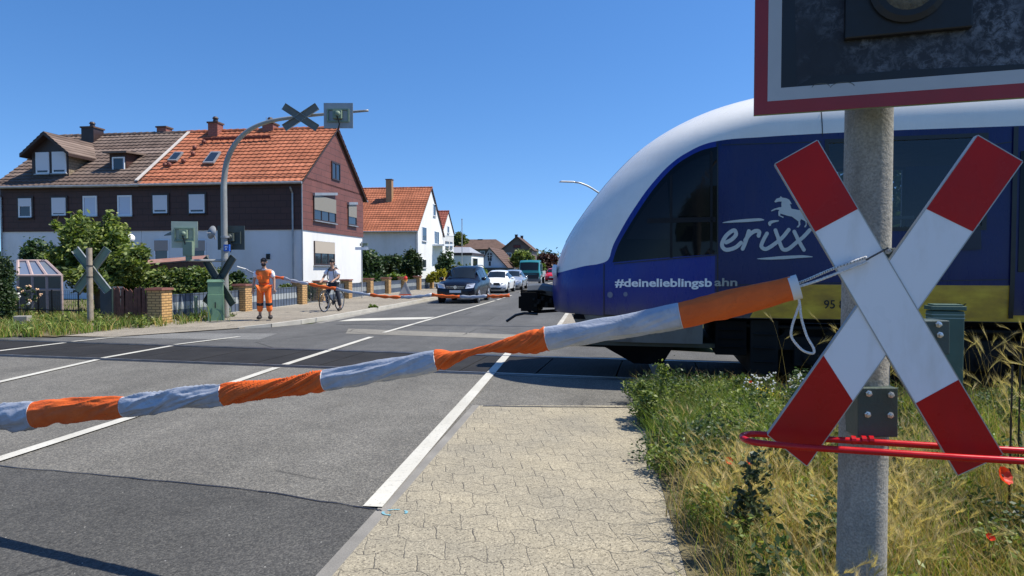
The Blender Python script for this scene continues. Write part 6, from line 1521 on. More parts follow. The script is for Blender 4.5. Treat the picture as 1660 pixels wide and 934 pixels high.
c2 = loft_car('parked_car', 'white saloon with black kidney grille waiting second in the queue', R(-6.5, 39.6, .004), -RA, SED, carpaint('white_car_paint', (.78, .79, .80), .3, .0), (.82, 3.66), .34, 'cars waiting at the crossing', ws=(3, 4), side_s=[(4, 5, -.5, .0), (4, 5, .05, .95), (5, 6, .05, .8)],
    grille=[(M_PLAST, 'grille', [(-.50, .01, .50), (-.06, -.01, .50), (-.06, .0, .66), (-.42, .03, .66)], .03), (M_PLAST, 'grille', [(.06, -.01, .50), (.50, .01, .50), (.42, .03, .66), (.06, .0, .66)], .03), (M_PLAST, 'air_intake', [(-.50, .02, .24), (.50, .02, .24), (.60, .04, .36), (-.60, .04, .36)], .05), (M_PLAST, 'side_intake', [(.62, .05, .26), (.80, .12, .28), (.76, .10, .42), (.68, .06, .40)], .04), (M_PLAST, 'side_intake', [(-.80, .12, .28), (-.62, .05, .26), (-.68, .06, .40), (-.76, .10, .42)], .04)],
    lights=[[(.50, .06, .56), (.82, .18, .58), (.84, .24, .68), (.56, .06, .66)]], plate=.44)
c3 = loft_car('parked_car', 'silver saloon waiting third in the queue behind the white one', R(-6.3, 45.6, .004), -RA, SED, carpaint('silver_car_paint', (.45, .48, .52), .28, .6), (.82, 3.66), .34, 'cars waiting at the crossing', ws=(3, 4), side_s=[(4, 5, -.5, .0), (4, 5, .05, .95), (5, 6, .05, .8)],
    grille=[(M_PLAST, 'grille', [(-.36, -.01, .40), (.36, -.01, .40), (.44, .02, .66), (-.44, .02, .66)], .03), (M_PLAST, 'air_intake', [(-.62, .02, .24), (.62, .02, .24), (.60, .04, .32), (-.60, .04, .32)], .05)],
    lights=[[(.50, .06, .56), (.82, .18, .58), (.84, .24, .68), (.56, .06, .66)]], plate=.46)
TRK = [(0, .40, .95, 1.02, .90, .80), (.06, .36, 1.05, 1.30, .98, .84), (.35, .36, 1.15, 2.10, 1.0, .86), (.7, .36, 1.15, 2.26, 1.0, .88), (2.0, .36, 1.15, 2.28, 1.0, .88), (2.05, .36, 1.1, 2.24, .99, .86)]
M_TEAL = carpaint('teal_truck_paint', (.02, .17, .17), .35, .1)
c4_ = loft_car('delivery_truck', 'teal green flat-fronted truck waiting behind the silver car', R(-6.1, 57.2, .004), -RA, TRK, M_TEAL, (.75, 4.6), .42, cat='truck', ws=(1, 2), side_s=[(3, 4, .05, .75)], group=None,
    grille=[(M_PLAST, 'grille', [(-.84, .02, .62), (.84, .02, .62), (.90, .06, 1.12), (-.90, .06, 1.12)], .05), (mat('grey_bumper', (.14, .14, .14), .6), 'bumper', [(-.98, .02, .36), (.98, .02, .36), (.98, .02, .60), (-.98, .02, .60)], .10)],
    lights=[[(.62, .02, .62), (.90, .02, .62), (.90, .02, .78), (.62, .02, .78)]], plate=.46)
mb = MB(); mb.b2((-1.0, 2.2, .75), (1.0, 5.6, .95)); mb.b2((-1.0, 2.15, .95), (1.0, 2.25, 1.9)); mb.b2((-1.02, 2.3, .95), (-.98, 5.6, 1.3)); mb.b2((.98, 2.3, .95), (1.02, 5.6, 1.3)); mb.b2((-.4, 2.0, .45), (.4, 5.5, .75)); mb.build('load_bed', mat('grey_load_bed', (.3, .31, .31), .6), c4_, world=False)
HAT = [(0, .28, .58, .66, .70, .5), (.12, .20, .72, .80, .84, .6), (.55, .18, .84, .93, .87, .64), (1.05, .18, .90, 1.00, .88, .64), (1.75, .18, .92, 1.46, .88, .56), (2.7, .18, .94, 1.52, .88, .56), (3.5, .18, .95, 1.40, .87, .55), (3.85, .22, .92, 1.05, .84, .58), (3.98, .35, .8, .9, .78, .56)]
M_REDC = carpaint('red_car_paint', (.50, .015, .02), .25, .0)
c5 = loft_car('parked_car', 'small red car waiting behind the teal truck', R(-5.3, 74.0, .004), -RA, HAT, M_REDC, (.75, 3.25), .31, 'red cars at the end of the queue', ws=(3, 4), side_s=[(4, 5, -.5, .0), (4, 5, .05, .95), (5, 6, .05, .8)],
    grille=[(M_PLAST, 'air_intake', [(-.5, .02, .30), (.5, .02, .30), (.5, .02, .46), (-.5, .02, .46)], .03)], lights=[[(.46, .05, .58), (.78, .16, .60), (.80, .22, .74), (.52, .06, .72)]], plate=.52)
c6 = copy_tree(c5, 'taller-looking red car last in the waiting queue', loc=R(-4.7, 80.5, .004), scale=1.15)
# ------------------------------------------------------------------ people
def skin(name, V, E, Rd, m, par, root=0, sub=2):
    """V: points, E: edges, Rd: radii (rx, ry); a continuous skinned surface, frozen to a mesh"""
    me = bpy.data.meshes.new('skeleton'); me.from_pydata([tuple(v) for v in V], E, []); o = bpy.data.objects.new('skeleton', me); COL.objects.link(o)
    md = o.modifiers.new('s', 'SKIN'); md.use_smooth_shade = True; md.branch_smoothing = .6
    for i, r in enumerate(Rd):
        r = r if hasattr(r, '__len__') else (r, r); me.skin_vertices[0].data[i].radius = r
    for i in range(len(V)): me.skin_vertices[0].data[i].use_root = (i == root)
    if sub: q = o.modifiers.new('u', 'SUBSURF'); q.levels = sub; q.render_levels = sub
    dg = bpy.context.evaluated_depsgraph_get(); nm = bpy.data.meshes.new_from_object(o.evaluated_get(dg)); bpy.data.objects.remove(o)
    nm.name = name; nm.materials.clear(); nm.materials.append(m); nm.polygons.foreach_set('use_smooth', [True] * len(nm.polygons))
    ob = bpy.data.objects.new(name, nm); COL.objects.link(ob); ob.parent = par; WM[ob.name] = WM[par.name]; return ob
M_SKIN = mat('tanned_skin', (.42, .24, .16), .55, var=.05); M_HAIR = mat('black_hair', (.012, .010, .009), .6)
M_HIVIS = mat('hi_vis_orange_cloth', (.90, .16, .015), .7, var=.08, vscale=8, bmp=.4, bscale=25); M_WTEE = mat('white_tshirt', (.74, .76, .82), .8, var=.05, vscale=8, bmp=.3, bscale=20)
M_SILV = mat('silver_reflective_tape', (.55, .56, .56), .35, .3); M_KNEE = mat('black_knee_patch', (.012, .012, .014), .7); M_SHOE = mat('dark_work_shoe', (.018, .014, .012), .6); M_NAVY = mat('dark_navy_trousers', (.018, .022, .035), .8, bmp=.3, bscale=20)
def body(par, J, head_tilt=(0, 0)):
    """J: dict of joints; body with head, arms, hands of five fingers, legs and feet in one mesh"""
    V, E, Rd = [], [], []
    def v(p, r): V.append(Vector(p)); Rd.append(r); return len(V) - 1
    def chain(a, pts):
        for p, r in pts: b = v(p, r); E.append((a, b)); a = b
        return a
    pel = v(J['pelvis'], (.135, .10))
    ch = chain(pel, [(J['waist'], (.125, .095)), (J['chest'], (.155, .11)), (J['neck0'], (.075, .07))])
    hd = chain(ch, [(J['neck'], (.052, .055)), (J['chin'], (.062, .075)), (J['face'], (.078, .095)), (J['crown'], (.070, .085)), (Vector(J['crown']) + Vector((0, .005, .06)), (.035, .045))])
    chest = 2
    for s in ('L', 'R'):
        sh = chain(chest, [(J['sh' + s], .058), (J['el' + s], .042), (J['wr' + s], .029), (J['ha' + s], (.040, .024))])
        w = Vector(J['wr' + s]); h = Vector(J['ha' + s]); d = (h - w).normalized(); sd = d.cross(Vector((0, -1, 0) if abs(d.y) < .8 else (0, 0, 1))).normalized(); fw = sd.cross(d)
        for k, (o, L) in enumerate(((-.030, .065), (-.010, .078), (.010, .074), (.030, .058))):
            b = h + d * .03 + sd * o; chain(sh, [(b, .0095), (b + d * L * .5 - fw * .008, .0085), (b + d * L * .95 - fw * .025, .007)])
        b = h - d * .01 - fw * .0 + sd * -.035; chain(sh, [(b, .012), (b + d * .035 - sd * .02, .010), (b + d * .06 - sd * .018, .008)])
        chain(pel, [(J['hi' + s], .088), (J['kn' + s], .056), (J['an' + s], .040), (J['to' + s], (.038, .028))])
    return skin('body', V, E, Rd, M_SKIN, par)
def facebits(par, c, r=(.078, .095), beard=True, long_=False):
    c = Vector(c); mb = MB()
    o = MB(); o.ball(c + Vector((0, .012, .045)), (.090, .104, .080), 16, 10); o.build('hair', M_HAIR, par, smooth=True, world=False)
    if beard: o = MB(); o.ball(c + Vector((0, -.035, -.075)), (.066, .066, .055), 14, 9); o.build('beard', M_HAIR, par, smooth=True, world=False)
    for s in (-1, 1):
        o = MB(); o.ball(c + Vector((s * .030, -.092, .0)), (.012, .008, .007), 8, 6); o.build('eye', M_HAIR, par, world=False)
        o = MB(); o.ball(c + Vector((s * .084, .01, -.01)), (.012, .02, .03), 8, 6); o.build('ear', M_SKIN, par, world=False, smooth=True)
    o = MB(); o.add([c + Vector(p) for p in ((-.014, -.090, -.035), (.014, -.090, -.035), (0, -.118, -.034), (0, -.094, .012))], [(0, 1, 2), (0, 2, 3), (1, 3, 2), (0, 3, 1)]); o.build('nose', M_SKIN, par, world=False)
    o = MB(); o.ball(c + Vector((0, -.094, -.055)), (.022, .006, .006), 8, 6); o.build('mouth', mat('lips', (.3, .1, .08), .5), par, world=False)
# worker in orange, standing, arms hanging
w = gnd(429, 517.5, .114); wk = thing('person', 'man in bright orange work clothes standing on the far sidewalk', 'person', (w.x, w.y, .114), .12)
J = dict(pelvis=(0, 0, .95), waist=(0, -.01, 1.12), chest=(0, 0, 1.33), neck0=(0, .0, 1.46), neck=(0, -.0, 1.52), chin=(0, -.02, 1.58), face=(0, -.02, 1.65), crown=(0, -.005, 1.72),
         shL=(.20, 0, 1.41), elL=(.27, .02, 1.14), wrL=(.29, -.04, .90), haL=(.29, -.06, .83), shR=(-.20, 0, 1.41), elR=(-.28, .02, 1.14), wrR=(-.31, -.03, .90), haR=(-.31, -.05, .83),
         hiL=(.10, 0, .90), knL=(.125, -.02, .50), anL=(.15, .02, .09), toL=(.20, -.14, .035), hiR=(-.10, 0, .90), knR=(-.12, -.02, .50), anR=(-.13, .02, .09), toR=(-.13, -.15, .035))
body(wk, J); facebits(wk, J['face'])
skin('vest', [(0, -.01, .95), (0, -.02, 1.12), (0, -.01, 1.30), (0, 0, 1.44), (.17, 0, 1.40), (-.17, 0, 1.40), (.235, .01, 1.27), (-.24, .01, 1.27)], [(0, 1), (1, 2), (2, 3), (2, 4), (2, 5), (4, 6), (5, 7)], [(.185, .15), (.19, .15), (.19, .145), (.13, .115), (.105, .10), (.105, .10), (.085, .085), (.085, .085)], M_HIVIS, wk)
for s in 'LR': skin('shirt_sleeve', [J['sh' + s], Vector(J['sh' + s]).lerp(Vector(J['el' + s]), .5), Vector(J['sh' + s]).lerp(Vector(J['el' + s]), .8)], [(0, 1), (1, 2)], [.075, .072, .070], M_WTEE, wk)
tr_ = skin('trousers', [(0, 0, .96), J['hiL'], J['knL'], (.145, .01, .20), J['hiR'], J['knR'], (-.13, .01, .20)], [(0, 1), (1, 2), (2, 3), (0, 4), (4, 5), (5, 6)], [(.165, .135), (.125, .12), (.095, .09), (.09, .09), (.125, .12), (.095, .09), (.09, .09)], M_HIVIS, wk)
for s in 'LR':
    k, a = Vector(J['kn' + s]), Vector(J['an' + s])
    skin('knee_band', [k.lerp(a, -.02), k.lerp(a, .16), k.lerp(a, .34)], [(0, 1), (1, 2)], [.100, .103, .100], M_KNEE, wk)
    t = Vector(J['to' + s]); skin('shoe', [a + Vector((0, .04, -.02)), a.lerp(t, .5) + Vector((0, 0, -.0)), t + Vector((0, -.04, .01))], [(0, 1), (1, 2)], [(.072, .075), (.070, .062), (.062, .048)], M_SHOE, wk)
# waist seam and collar
for z, rx, ry in ((1.045, .172, .142),):
    mb = MB(); mb.tube([(rx * math.cos(a), ry * math.sin(a) - .01, z) for a in np.linspace(0, 2 * math.pi, 25)[:-1]], .010, 6, closed=True); mb.build('waist_band', mat('dark_orange_seam', (.25, .04, .01), .8), wk, world=False, smooth=True)
for s in (-1, 1): mb = MB(); mb.box((s * .10, -.142, 1.20), (.13, .02, .10)); mb.build('chest_pocket', M_HIVIS, wk, world=False, bevel=.006)
skin('undershirt', [(0, -.03, 1.40), (0, -.03, 1.47)], [(0, 1)], [(.10, .075), (.065, .055)], M_WTEE, wk)
# cyclist standing over the bicycle; both face left towards the crossing
_b = Vector((gnd(526, 506, .114).x, gnd(526, 506, .114).y, .114)) + Vector((.22, .975, 0)) * .62; cy = _b; CR = -.22                       # body turned a little
ck_ = thing('person', 'cyclist in white t-shirt with dark backpack straps standing astride the bicycle', 'person', (cy.x, cy.y, .114), CR)
J = dict(pelvis=(0, .02, .96), waist=(0, -.02, 1.12), chest=(0, -.04, 1.33), neck0=(0, -.05, 1.46), neck=(0, -.06, 1.53), chin=(-.0, -.09, 1.59), face=(-.0, -.09, 1.66), crown=(0, -.075, 1.73),
         shL=(.19, -.03, 1.41), elL=(.25, -.10, 1.16), wrL=(.17, -.28, 1.06), haL=(.17, -.35, 1.04), shR=(-.19, -.03, 1.41), elR=(-.29, -.12, 1.17), wrR=(-.24, -.33, 1.05), haR=(-.23, -.40, 1.03),
         hiL=(.10, .02, .90), knL=(.17, .02, .50), anL=(.21, .10, .09), toL=(.22, -.06, .035), hiR=(-.10, .02, .90), knR=(-.20, -.10, .56), anR=(-.20, .04, .16), toR=(-.21, -.10, .09))
body(ck_, J); facebits(ck_, J['face'], beard=False)
skin('tshirt', [(0, .01, .93), (0, -.02, 1.12), (0, -.04, 1.30), (0, -.05, 1.43), (.17, -.03, 1.40), (.235, -.08, 1.22), (-.17, -.03, 1.40), (-.26, -.09, 1.23)], [(0, 1), (1, 2), (2, 3), (2, 4), (4, 5), (2, 6), (6, 7)], [(.165, .14), (.175, .14), (.185, .145), (.12, .11), .10, .09, .10, .09], M_WTEE, ck_)
skin('trousers', [(0, .02, .95), J['hiL'], J['knL'], (.205, .08, .16), J['hiR'], J['knR'], (-.20, .02, .24)], [(0, 1), (1, 2), (2, 3), (0, 4), (4, 5), (5, 6)], [(.14, .12), .105, .075, .065, .105, .075, .065], M_NAVY, ck_)
for s in 'LR':
    a, t = Vector(J['an' + s]), Vector(J['to' + s]); skin('shoe', [a + Vector((0, .04, -.02)), a.lerp(t, .5) + Vector((0, 0, -.0)), t + Vector((0, -.04, .01))], [(0, 1), (1, 2)], [(.066, .07), (.064, .056), (.056, .044)], M_SHOE, ck_)
for s in (-1, 1):
    mb = MB(); mb.tube([(s * .10, .10, 1.45), (s * .105, .02, 1.505), (s * .10, -.10, 1.46), (s * .11, -.182, 1.32), (s * .13, -.165, 1.14), (s * .17, -.02, 1.05)], .022, 7, sq=.5); mb.build('backpack_strap', M_NAVY, ck_, world=False, smooth=True)
mb = MB(); mb.ball((0, .20, 1.25), (.15, .10, .23), 14, 10); mb.build('backpack', M_NAVY, ck_, world=False, smooth=True)
# bicycle
M_BIKE = mat('dark_bicycle_frame', (.012, .015, .022), .3, coat=.5)
bk0 = gnd(526, 506, .114); bk1 = gnd(550, 502, .114); bdir = Vector((bk0.x - bk1.x, bk0.y - bk1.y, 0)); bc = (bk0 + bk1) / 2
ang = math.atan2(-.975, -.22); bd = Vector((math.cos(ang), math.sin(ang), 0)); wbL = 1.05
fwc = Vector((gnd(526, 506, .114).x, gnd(526, 506, .114).y, .114)); rwc = fwc - bd * wbL
bike = thing('bicycle', 'dark trekking bicycle held upright on the far sidewalk', 'bicycle', (fwc.x, fwc.y, .114), ang)
def bw(x, tagn='wheel'):
    mb = MB(); c = Vector((x, 0, .345)); mb.tube([c + Vector((math.cos(a) * .335, 0, math.sin(a) * .335)) for a in np.linspace(0, 2 * math.pi, 41)[:-1]], .019, 7, closed=True); w_ = mb.build('wheel', M_TYRE, bike, world=False, smooth=True)
    mb = MB(); mb.tube([c + Vector((math.cos(a) * .312, 0, math.sin(a) * .312)) for a in np.linspace(0, 2 * math.pi, 41)[:-1]], .009, 5, closed=True); mb.build('rim', M_RIM, w_, world=False)
    mb = MB(); mb.tube([c - Vector((0, .05, 0)), c + Vector((0, .05, 0))], .02, 8)
    for k in range(18): a = k * 2 * math.pi / 18; mb.tube([c + Vector((0, .02 * (-1) ** k, 0)), c + Vector((math.cos(a) * .31, 0, math.sin(a) * .31))], .0015, 3, cap=False)
    mb.build('spokes', M_RIM, w_, world=False)
bw(0); bw(-wbL)
H = Vector((-.16, 0, .82)); HB = Vector((-.12, 0, .70)); ST = Vector((-.70, 0, .84)); BB = Vector((-.60, 0, .29)); RW = Vector((-wbL, 0, .345)); FW = Vector((0, 0, .345))
mb = MB()
for a, b, r in ((H, HB, .022), (HB, BB, .02), (H - Vector((0, 0, .04)), ST - Vector((0, 0, .06)), .018), (ST, BB, .018)): mb.tube([a, b], r, 8)
for s in (-1, 1): y = Vector((0, s * .06, 0)); mb.tube([RW + y, BB + y * .4], .011, 6); mb.tube([RW + y, ST + y * .3 - Vector((0, 0, .08))], .010, 6); mb.tube([FW + y, HB + y * .8 - Vector((0, 0, .06)), HB], .012, 6)
mb.build('frame', M_BIKE, bike, world=False, smooth=True, autosmooth=50)
mb = MB(); mb.tube([H, Vector((-.19, 0, .98))], .015, 7); mb.tube([Vector((-.30, .28, 1.02)), Vector((-.22, .16, 1.02)), Vector((-.19, 0, .99)), Vector((-.22, -.16, 1.02)), Vector((-.30, -.28, 1.02))], .013, 7); mb.build('handlebar', M_BIKE, bike, world=False)
mb = MB(); mb.ball((-.76, 0, .93), (.13, .07, .03), 12, 8); mb.tube([ST, ST + Vector((-.02, 0, .10))], .013, 6); mb.build('saddle', M_PLAST, bike, world=False, smooth=True)
mb = MB(); mb.lathe([(.09, -.006), (.09, .006)], BB, 18, (0, 1, 0)); mb.tube([BB + Vector((0, -.07, 0)), BB + Vector((.1, -.08, -.13))], .012, 6); mb.tube([BB + Vector((0, .07, 0)), BB + Vector((-.1, .08, .13))], .012, 6); mb.box(BB + Vector((.1, -.13, -.14)), (.09, .07, .02)); mb.box(BB + Vector((-.1, .13, .14)), (.09, .07, .02)); mb.build('crank', M_PLAST, bike, world=False)
mb = MB(); mb.ball((-.06, 0, .80), (.035, .035, .035), 10, 8); mb.build('front_light', M_LAMPC, bike, world=False)
for x0 in (0, -wbL):
    mb = MB(); mb.tube([Vector((x0 + math.cos(a) * .375, 0, .345 + math.sin(a) * .375)) for a in np.linspace(rad(35), rad(170), 12)], .022, 5, sq=.4); mb.build('mudguard', M_PLAST, bike, world=False)
# ------------------------------------------------------------------ vegetation
rng = np.random.default_rng(7)
L_TREE = leafmat('fresh_tree_leaves', [(.05, .09, .016), (.10, .15, .03), (.18, .25, .05), (.34, .38, .14)])
L_HEDGE = leafmat('dark_hedge_leaves', [(.018, .04, .012), (.03, .06, .015), (.045, .085, .022)], .2)
L_DARK = leafmat('dark_green_leaves', [(.02, .045, .015), (.035, .075, .02), (.06, .11, .035)], .25)
L_IVY = leafmat('ivy_leaves', [(.03, .065, .012), (.07, .13, .025), (.15, .21, .05), (.25, .28, .10)], .3)
L_LIME = leafmat('lime_green_leaves', [(.08, .15, .015), (.13, .21, .02), (.19, .26, .03)], .3)
L_YEL = leafmat('yellow_shrub_leaves', [(.22, .24, .02), (.32, .30, .02), (.40, .36, .04)], .3)
L_RED = leafmat('copper_leaves', [(.030, .012, .012), (.06, .022, .018), (.10, .04, .03)], .25)
L_LIGHT = leafmat('pale_green_leaves', [(.07, .10, .03), (.12, .16, .05), (.18, .22, .08)], .3)
M_BARK = mat('tree_bark', (.12, .09, .065), .9, var=.3, vscale=10, bmp=.6)
def leaves(name, blobs, n, size, m, par, seed=0, shell=.35, flat=0.0):
    """leaf-sized faces spread through several uneven clumps. blobs: (centre, radii)"""
    g = np.random.default_rng(seed); wts = np.array([b[1][0] * b[1][1] * b[1][2] for b in blobs]) ** .8; wts /= wts.sum()
    which = g.choice(len(blobs), n, p=wts); C = np.array([tuple(b[0]) for b in blobs])[which]; Rr = np.array([tuple(b[1]) for b in blobs])[which]
    d = g.normal(size=(n, 3)); d /= np.linalg.norm(d, axis=1)[:, None]
    # sub-clumping: pull leaves towards random twig centres
    k = max(8, n // 60); tw = g.normal(size=(k, 3)); tw /= np.linalg.norm(tw, axis=1)[:, None]; tr_ = shell + (1 - shell) * g.random(k) ** .6
    ti = g.integers(0, k, n); d2 = tw[ti] * tr_[ti][:, None] + g.normal(size=(n, 3)) * .13
    P = C + d2 * Rr * (1 + .18 * g.normal(size=(n, 1)) * (g.random((n, 1)) < .25))
    a = g.normal(size=(n, 3)); a[:, 2] *= .6; a /= np.linalg.norm(a, axis=1)[:, None]; b = np.cross(a, g.normal(size=(n, 3))); b /= np.linalg.norm(b, axis=1)[:, None]
    s = size * (.6 + .8 * g.random((n, 1))); nn = np.cross(a, b)
    v0 = P - a * s; v1 = P + b * s * .5 + nn * s * .12; v2 = P + a * s; v3 = P - b * s * .5 + nn * s * .12
    V = np.stack([v0, v1, v2, v3], 1).reshape(-1, 3); Fq = np.arange(4 * n).reshape(n, 4)
    V[:, 2] = np.maximum(V[:, 2], .02)
    if par is not None:
        inv = np.array(WM[par.name].inverted()); V = V @ inv[:3, :3].T + inv[:3, 3]
    o = mesh_np(name, V, Fq, m, parent=par); return o
def tree(name, label, cat, base, blobs, n, size, m, trunk_r=.12, seed=0, group=None, limbs=True, top=None):
    base = Vector(base); th = thing(name, label, cat, base, 0, group); rs = random.Random(seed)
    cs = [Vector(b[0]) for b in blobs]; cen = sum(cs, Vector()) / len(cs); fork = base.lerp(Vector((cen.x, cen.y, cen.z)), .45); mb = MB()
    mb.tube([base - Vector((0, 0, .1)), base.lerp(fork, .5) + Vector((rs.uniform(-.08, .08), 0, 0)), fork], [trunk_r * 1.25, trunk_r, trunk_r * .8], 9)
    tk = mb.build('trunk', M_BARK, th, smooth=True)
    if limbs:
        for c in cs:
            mid = fork.lerp(c, .5) + Vector((rs.uniform(-.2, .2), rs.uniform(-.2, .2), .1)); mb = MB(); mb.tube([fork, mid, c, c + Vector((rs.uniform(-.3, .3), 0, .35 * trunk_r * 8))], [trunk_r * .6, trunk_r * .4, trunk_r * .22, .01], 6); mb.build('limb', M_BARK, tk)
    leaves('crown', blobs, n, size, m, th, seed)
    return th
def pb_(u, v, Y, ru, rv, ry=None):                       # blob from picture measures
    c = at(u, v, Y); k = Y / F; return (c, (ru * k, ry if ry else ru * k, rv * k))
# leafy tree behind the left crossbuck
tree('leafy_tree', 'broad leafy fruit tree behind the green-backed crossbuck', 'tree', Vector((at(152, 0, 23.5).x, 23.5, 0)),
     [pb_(150, 400, 23.5, 34, 36), pb_(122, 385, 23.3, 22, 30), pb_(185, 385, 23.6, 22, 32), pb_(105, 420, 23.2, 26, 24), pb_(205, 425, 23.4, 30, 26), pb_(150, 450, 23.0, 40, 24), pb_(130, 360, 23.5, 12, 16), pb_(176, 358, 23.6, 8, 16), pb_(228, 410, 23.6, 14, 14), pb_(90, 365, 23.2, 8, 8)], 15000, .085, L_TREE, .13, 3)
tree('conifer_shrub', 'small dark conifer left of the leafy tree', 'shrub', Vector((at(62, 0, 25).x, 25, 0)), [pb_(62, 408, 25, 20, 20), pb_(48, 415, 25, 14, 14), pb_(72, 440, 25, 24, 28)], 4500, .07, L_DARK, .08, 4)
tree('thuja_hedge', 'dark clipped hedge at the far left edge', 'hedge', Vector((at(-4, 0, 17.8).x, 17.8, 0)), [pb_(0, 450, 17.8, 20, 34), pb_(-28, 440, 18, 26, 34), pb_(2, 490, 17.6, 20, 36), pb_(-34, 490, 18, 30, 40)], 20000, .04, L_HEDGE, .08, 5, limbs=False)
tree('ivy_hedge', 'glossy ivy hedge growing over the fence beside the signal cabinet', 'hedge', Vector((at(285, 0, 24.6).x, 24.6, 0)),
     [pb_(195, 470, 24.3, 26, 22, .5), pb_(225, 462, 24.5, 26, 20, .6), pb_(258, 458, 24.6, 26, 22, .6), pb_(290, 456, 24.6, 26, 20, .6), pb_(320, 452, 24.7, 26, 18, .6), pb_(350, 460, 24.7, 22, 24, .6), pb_(300, 475, 24.4, 50, 16, .5), pb_(240, 478, 24.3, 50, 18, .5)], 15000, .075, L_IVY, .05, 6, limbs=False)
tree('shrub', 'dark shrub behind the curved mast', 'shrub', Vector((at(385, 0, 26).x, 26, 0)), [pb_(385, 462, 26, 16, 20), pb_(402, 472, 26, 10, 10)], 3000, .08, L_DARK, .05, 7, limbs=False)
tree('shrub', 'low green shrub inside the fence behind the man in orange', 'shrub', Vector((at(400, 0, 27.2).x, 27.2, 0)), [pb_(400, 468, 27.2, 14, 8), pb_(468, 466, 28.5, 14, 5), pb_(487, 468, 28.4, 10, 6)], 1600, .07, L_IVY, .04, 8, limbs=False)
q = gnd(503, 495); tree('rose_bush', 'small rose bush behind the garden gate', 'shrub', q, [pb_(502, 478, q.y + .8, 10, 14), pb_(506, 466, q.y + .8, 8, 7)], 900, .07, L_TREE, .03, 9, limbs=False)
YB = 40
tree('magnolia_bush', 'big rounded dark-leaved bush behind the cyclist', 'shrub', Vector((at(578, 0, YB).x, YB, 0)), [pb_(575, 422, YB, 24, 24), pb_(558, 432, YB, 18, 20), pb_(600, 434, YB, 20, 26), pb_(585, 455, YB, 36, 18), pb_(572, 400, YB, 7, 12), pb_(548, 444, YB, 12, 14)], 9000, .12, L_DARK, .12, 10)
tree('shrub', 'lime green shrub in front of the dark conifers', 'shrub', Vector((at(642, 0, 44).x, 44, 0)), [pb_(640, 450, 44, 14, 8), pb_(655, 456, 44, 12, 6)], 1400, .10, L_LIME, .05, 11, limbs=False)
tree('dark_hedge', 'dark spreading evergreen left of the pointed conifer', 'hedge', Vector((at(628, 0, 52).x, 52, 0)), [pb_(628, 432, 52, 18, 16), pb_(640, 424, 52, 12, 10), pb_(615, 436, 52, 14, 16)], 4500, .13, L_HEDGE, .12, 12)
tree('conifer_hedge', 'very dark conifer at the corner of the white house', 'hedge', Vector((at(668, 0, 54).x, 54, 0)), [pb_(665, 432, 54, 14, 24), pb_(676, 430, 54, 9, 18), pb_(655, 438, 54, 10, 18), pb_(668, 414, 54, 7, 10)], 5000, .12, L_HEDGE, .12, 13)
tree('yellow_shrub', 'bright yellow-green shrub beside the dark blue car', 'shrub', Vector((at(708, 0, 46).x, 46, 0)), [pb_(706, 449, 46, 12, 9), pb_(718, 444, 46, 8, 7), pb_(697, 452, 46, 8, 7)], 2400, .10, L_YEL, .05, 14, limbs=False)
tree('climbing_plant', 'dark climbing plant under the balcony of the white house', 'plant', Vector((at(723, 0, 66).x, 66, 0)), [pb_(723, 420, 66, 12, 14), pb_(718, 434, 66, 12, 14), pb_(730, 430, 66, 8, 12)], 3600, .13, L_DARK, .1, 15)
tree('shrub', 'leafy green shrub in front of the low white garage', 'shrub', Vector((at(748, 0, 60).x, 60, 0)), [pb_(742, 435, 60, 10, 10), pb_(754, 438, 60, 10, 8), pb_(736, 444, 60, 10, 8)], 2600, .12, L_LIGHT, .06, 16, limbs=False)
tree('round_shrub', 'rounded lime green shrub behind the dark blue car', 'shrub', Vector((at(777, 0, 52).x, 52, 0)), [pb_(777, 444, 52, 11, 11), pb_(768, 441, 52, 9, 8), pb_(784, 448, 52, 8, 8)], 2800, .09, L_LIME, .06, 17, limbs=False)
tree('leafy_tree', 'pale leafy tree above the roofs beside the thin bare pole', 'tree', Vector((at(745, 0, 130).x, 130, 0)), [pb_(745, 386, 130, 9, 9), pb_(752, 392, 130, 8, 7), pb_(738, 392, 130, 8, 9), pb_(748, 398, 130, 12, 8)], 3500, .30, L_LIGHT, .3, 18)
tree('leafy_tree', 'full green tree in front of the tall brick house', 'tree', Vector((at(846, 0, 108).x, 108, 0)), [pb_(846, 416, 108, 13, 10), pb_(838, 422, 108, 10, 9), pb_(857, 422, 108, 9, 9), pb_(848, 428, 108, 14, 8)], 4500, .25, L_TREE, .3, 19)
tree('copper_beech', 'dark red copper-leaved tree near the end of the road', 'tree', Vector((at(886, 0, 150).x, 150, 0)), [pb_(884, 420, 150, 12, 9), pb_(895, 422, 150, 9, 10), pb_(873, 424, 150, 8, 8), pb_(888, 430, 150, 16, 7)], 4500, .34, L_RED, .35, 20)
tree('leafy_tree', 'small bright green tree between the teal truck and the copper tree', 'tree', Vector((at(872, 0, 112).x, 112, 0)), [pb_(872, 430, 112, 8, 7), pb_(880, 433, 112, 7, 5), pb_(866, 432, 112, 5, 7)], 2200, .22, L_LIME, .2, 21)
# trees beyond the train: glimpsed under it and through its windows
for i, (s, d, r, h) in enumerate(((3.5, 30, 2.6, 5.5), (6.5, 34, 3.0, 8.0), (10.5, 32, 3.2, 7.0), (16, 36, 4.0, 9.0), (23, 34, 4.0, 8.0), (31, 38, 5.0, 9.5))):
    p = K(s, d); tree('leafy_tree', ['shorter tree', 'tall tree', 'broad tree', 'big rounded tree', 'wide green tree', 'largest tree'][i] + ' beyond the track seen past the train', 'tree', p, [(p + Vector((0, 0, h * .62)), (r, r, h * .34)), (p + Vector((r * .5, 0, h * .48)), (r * .7, r * .7, h * .25)), (p + Vector((-r * .5, .3, h * .45)), (r * .7, r * .7, h * .25))], 3500, .22, L_DARK, .2, 30 + i)
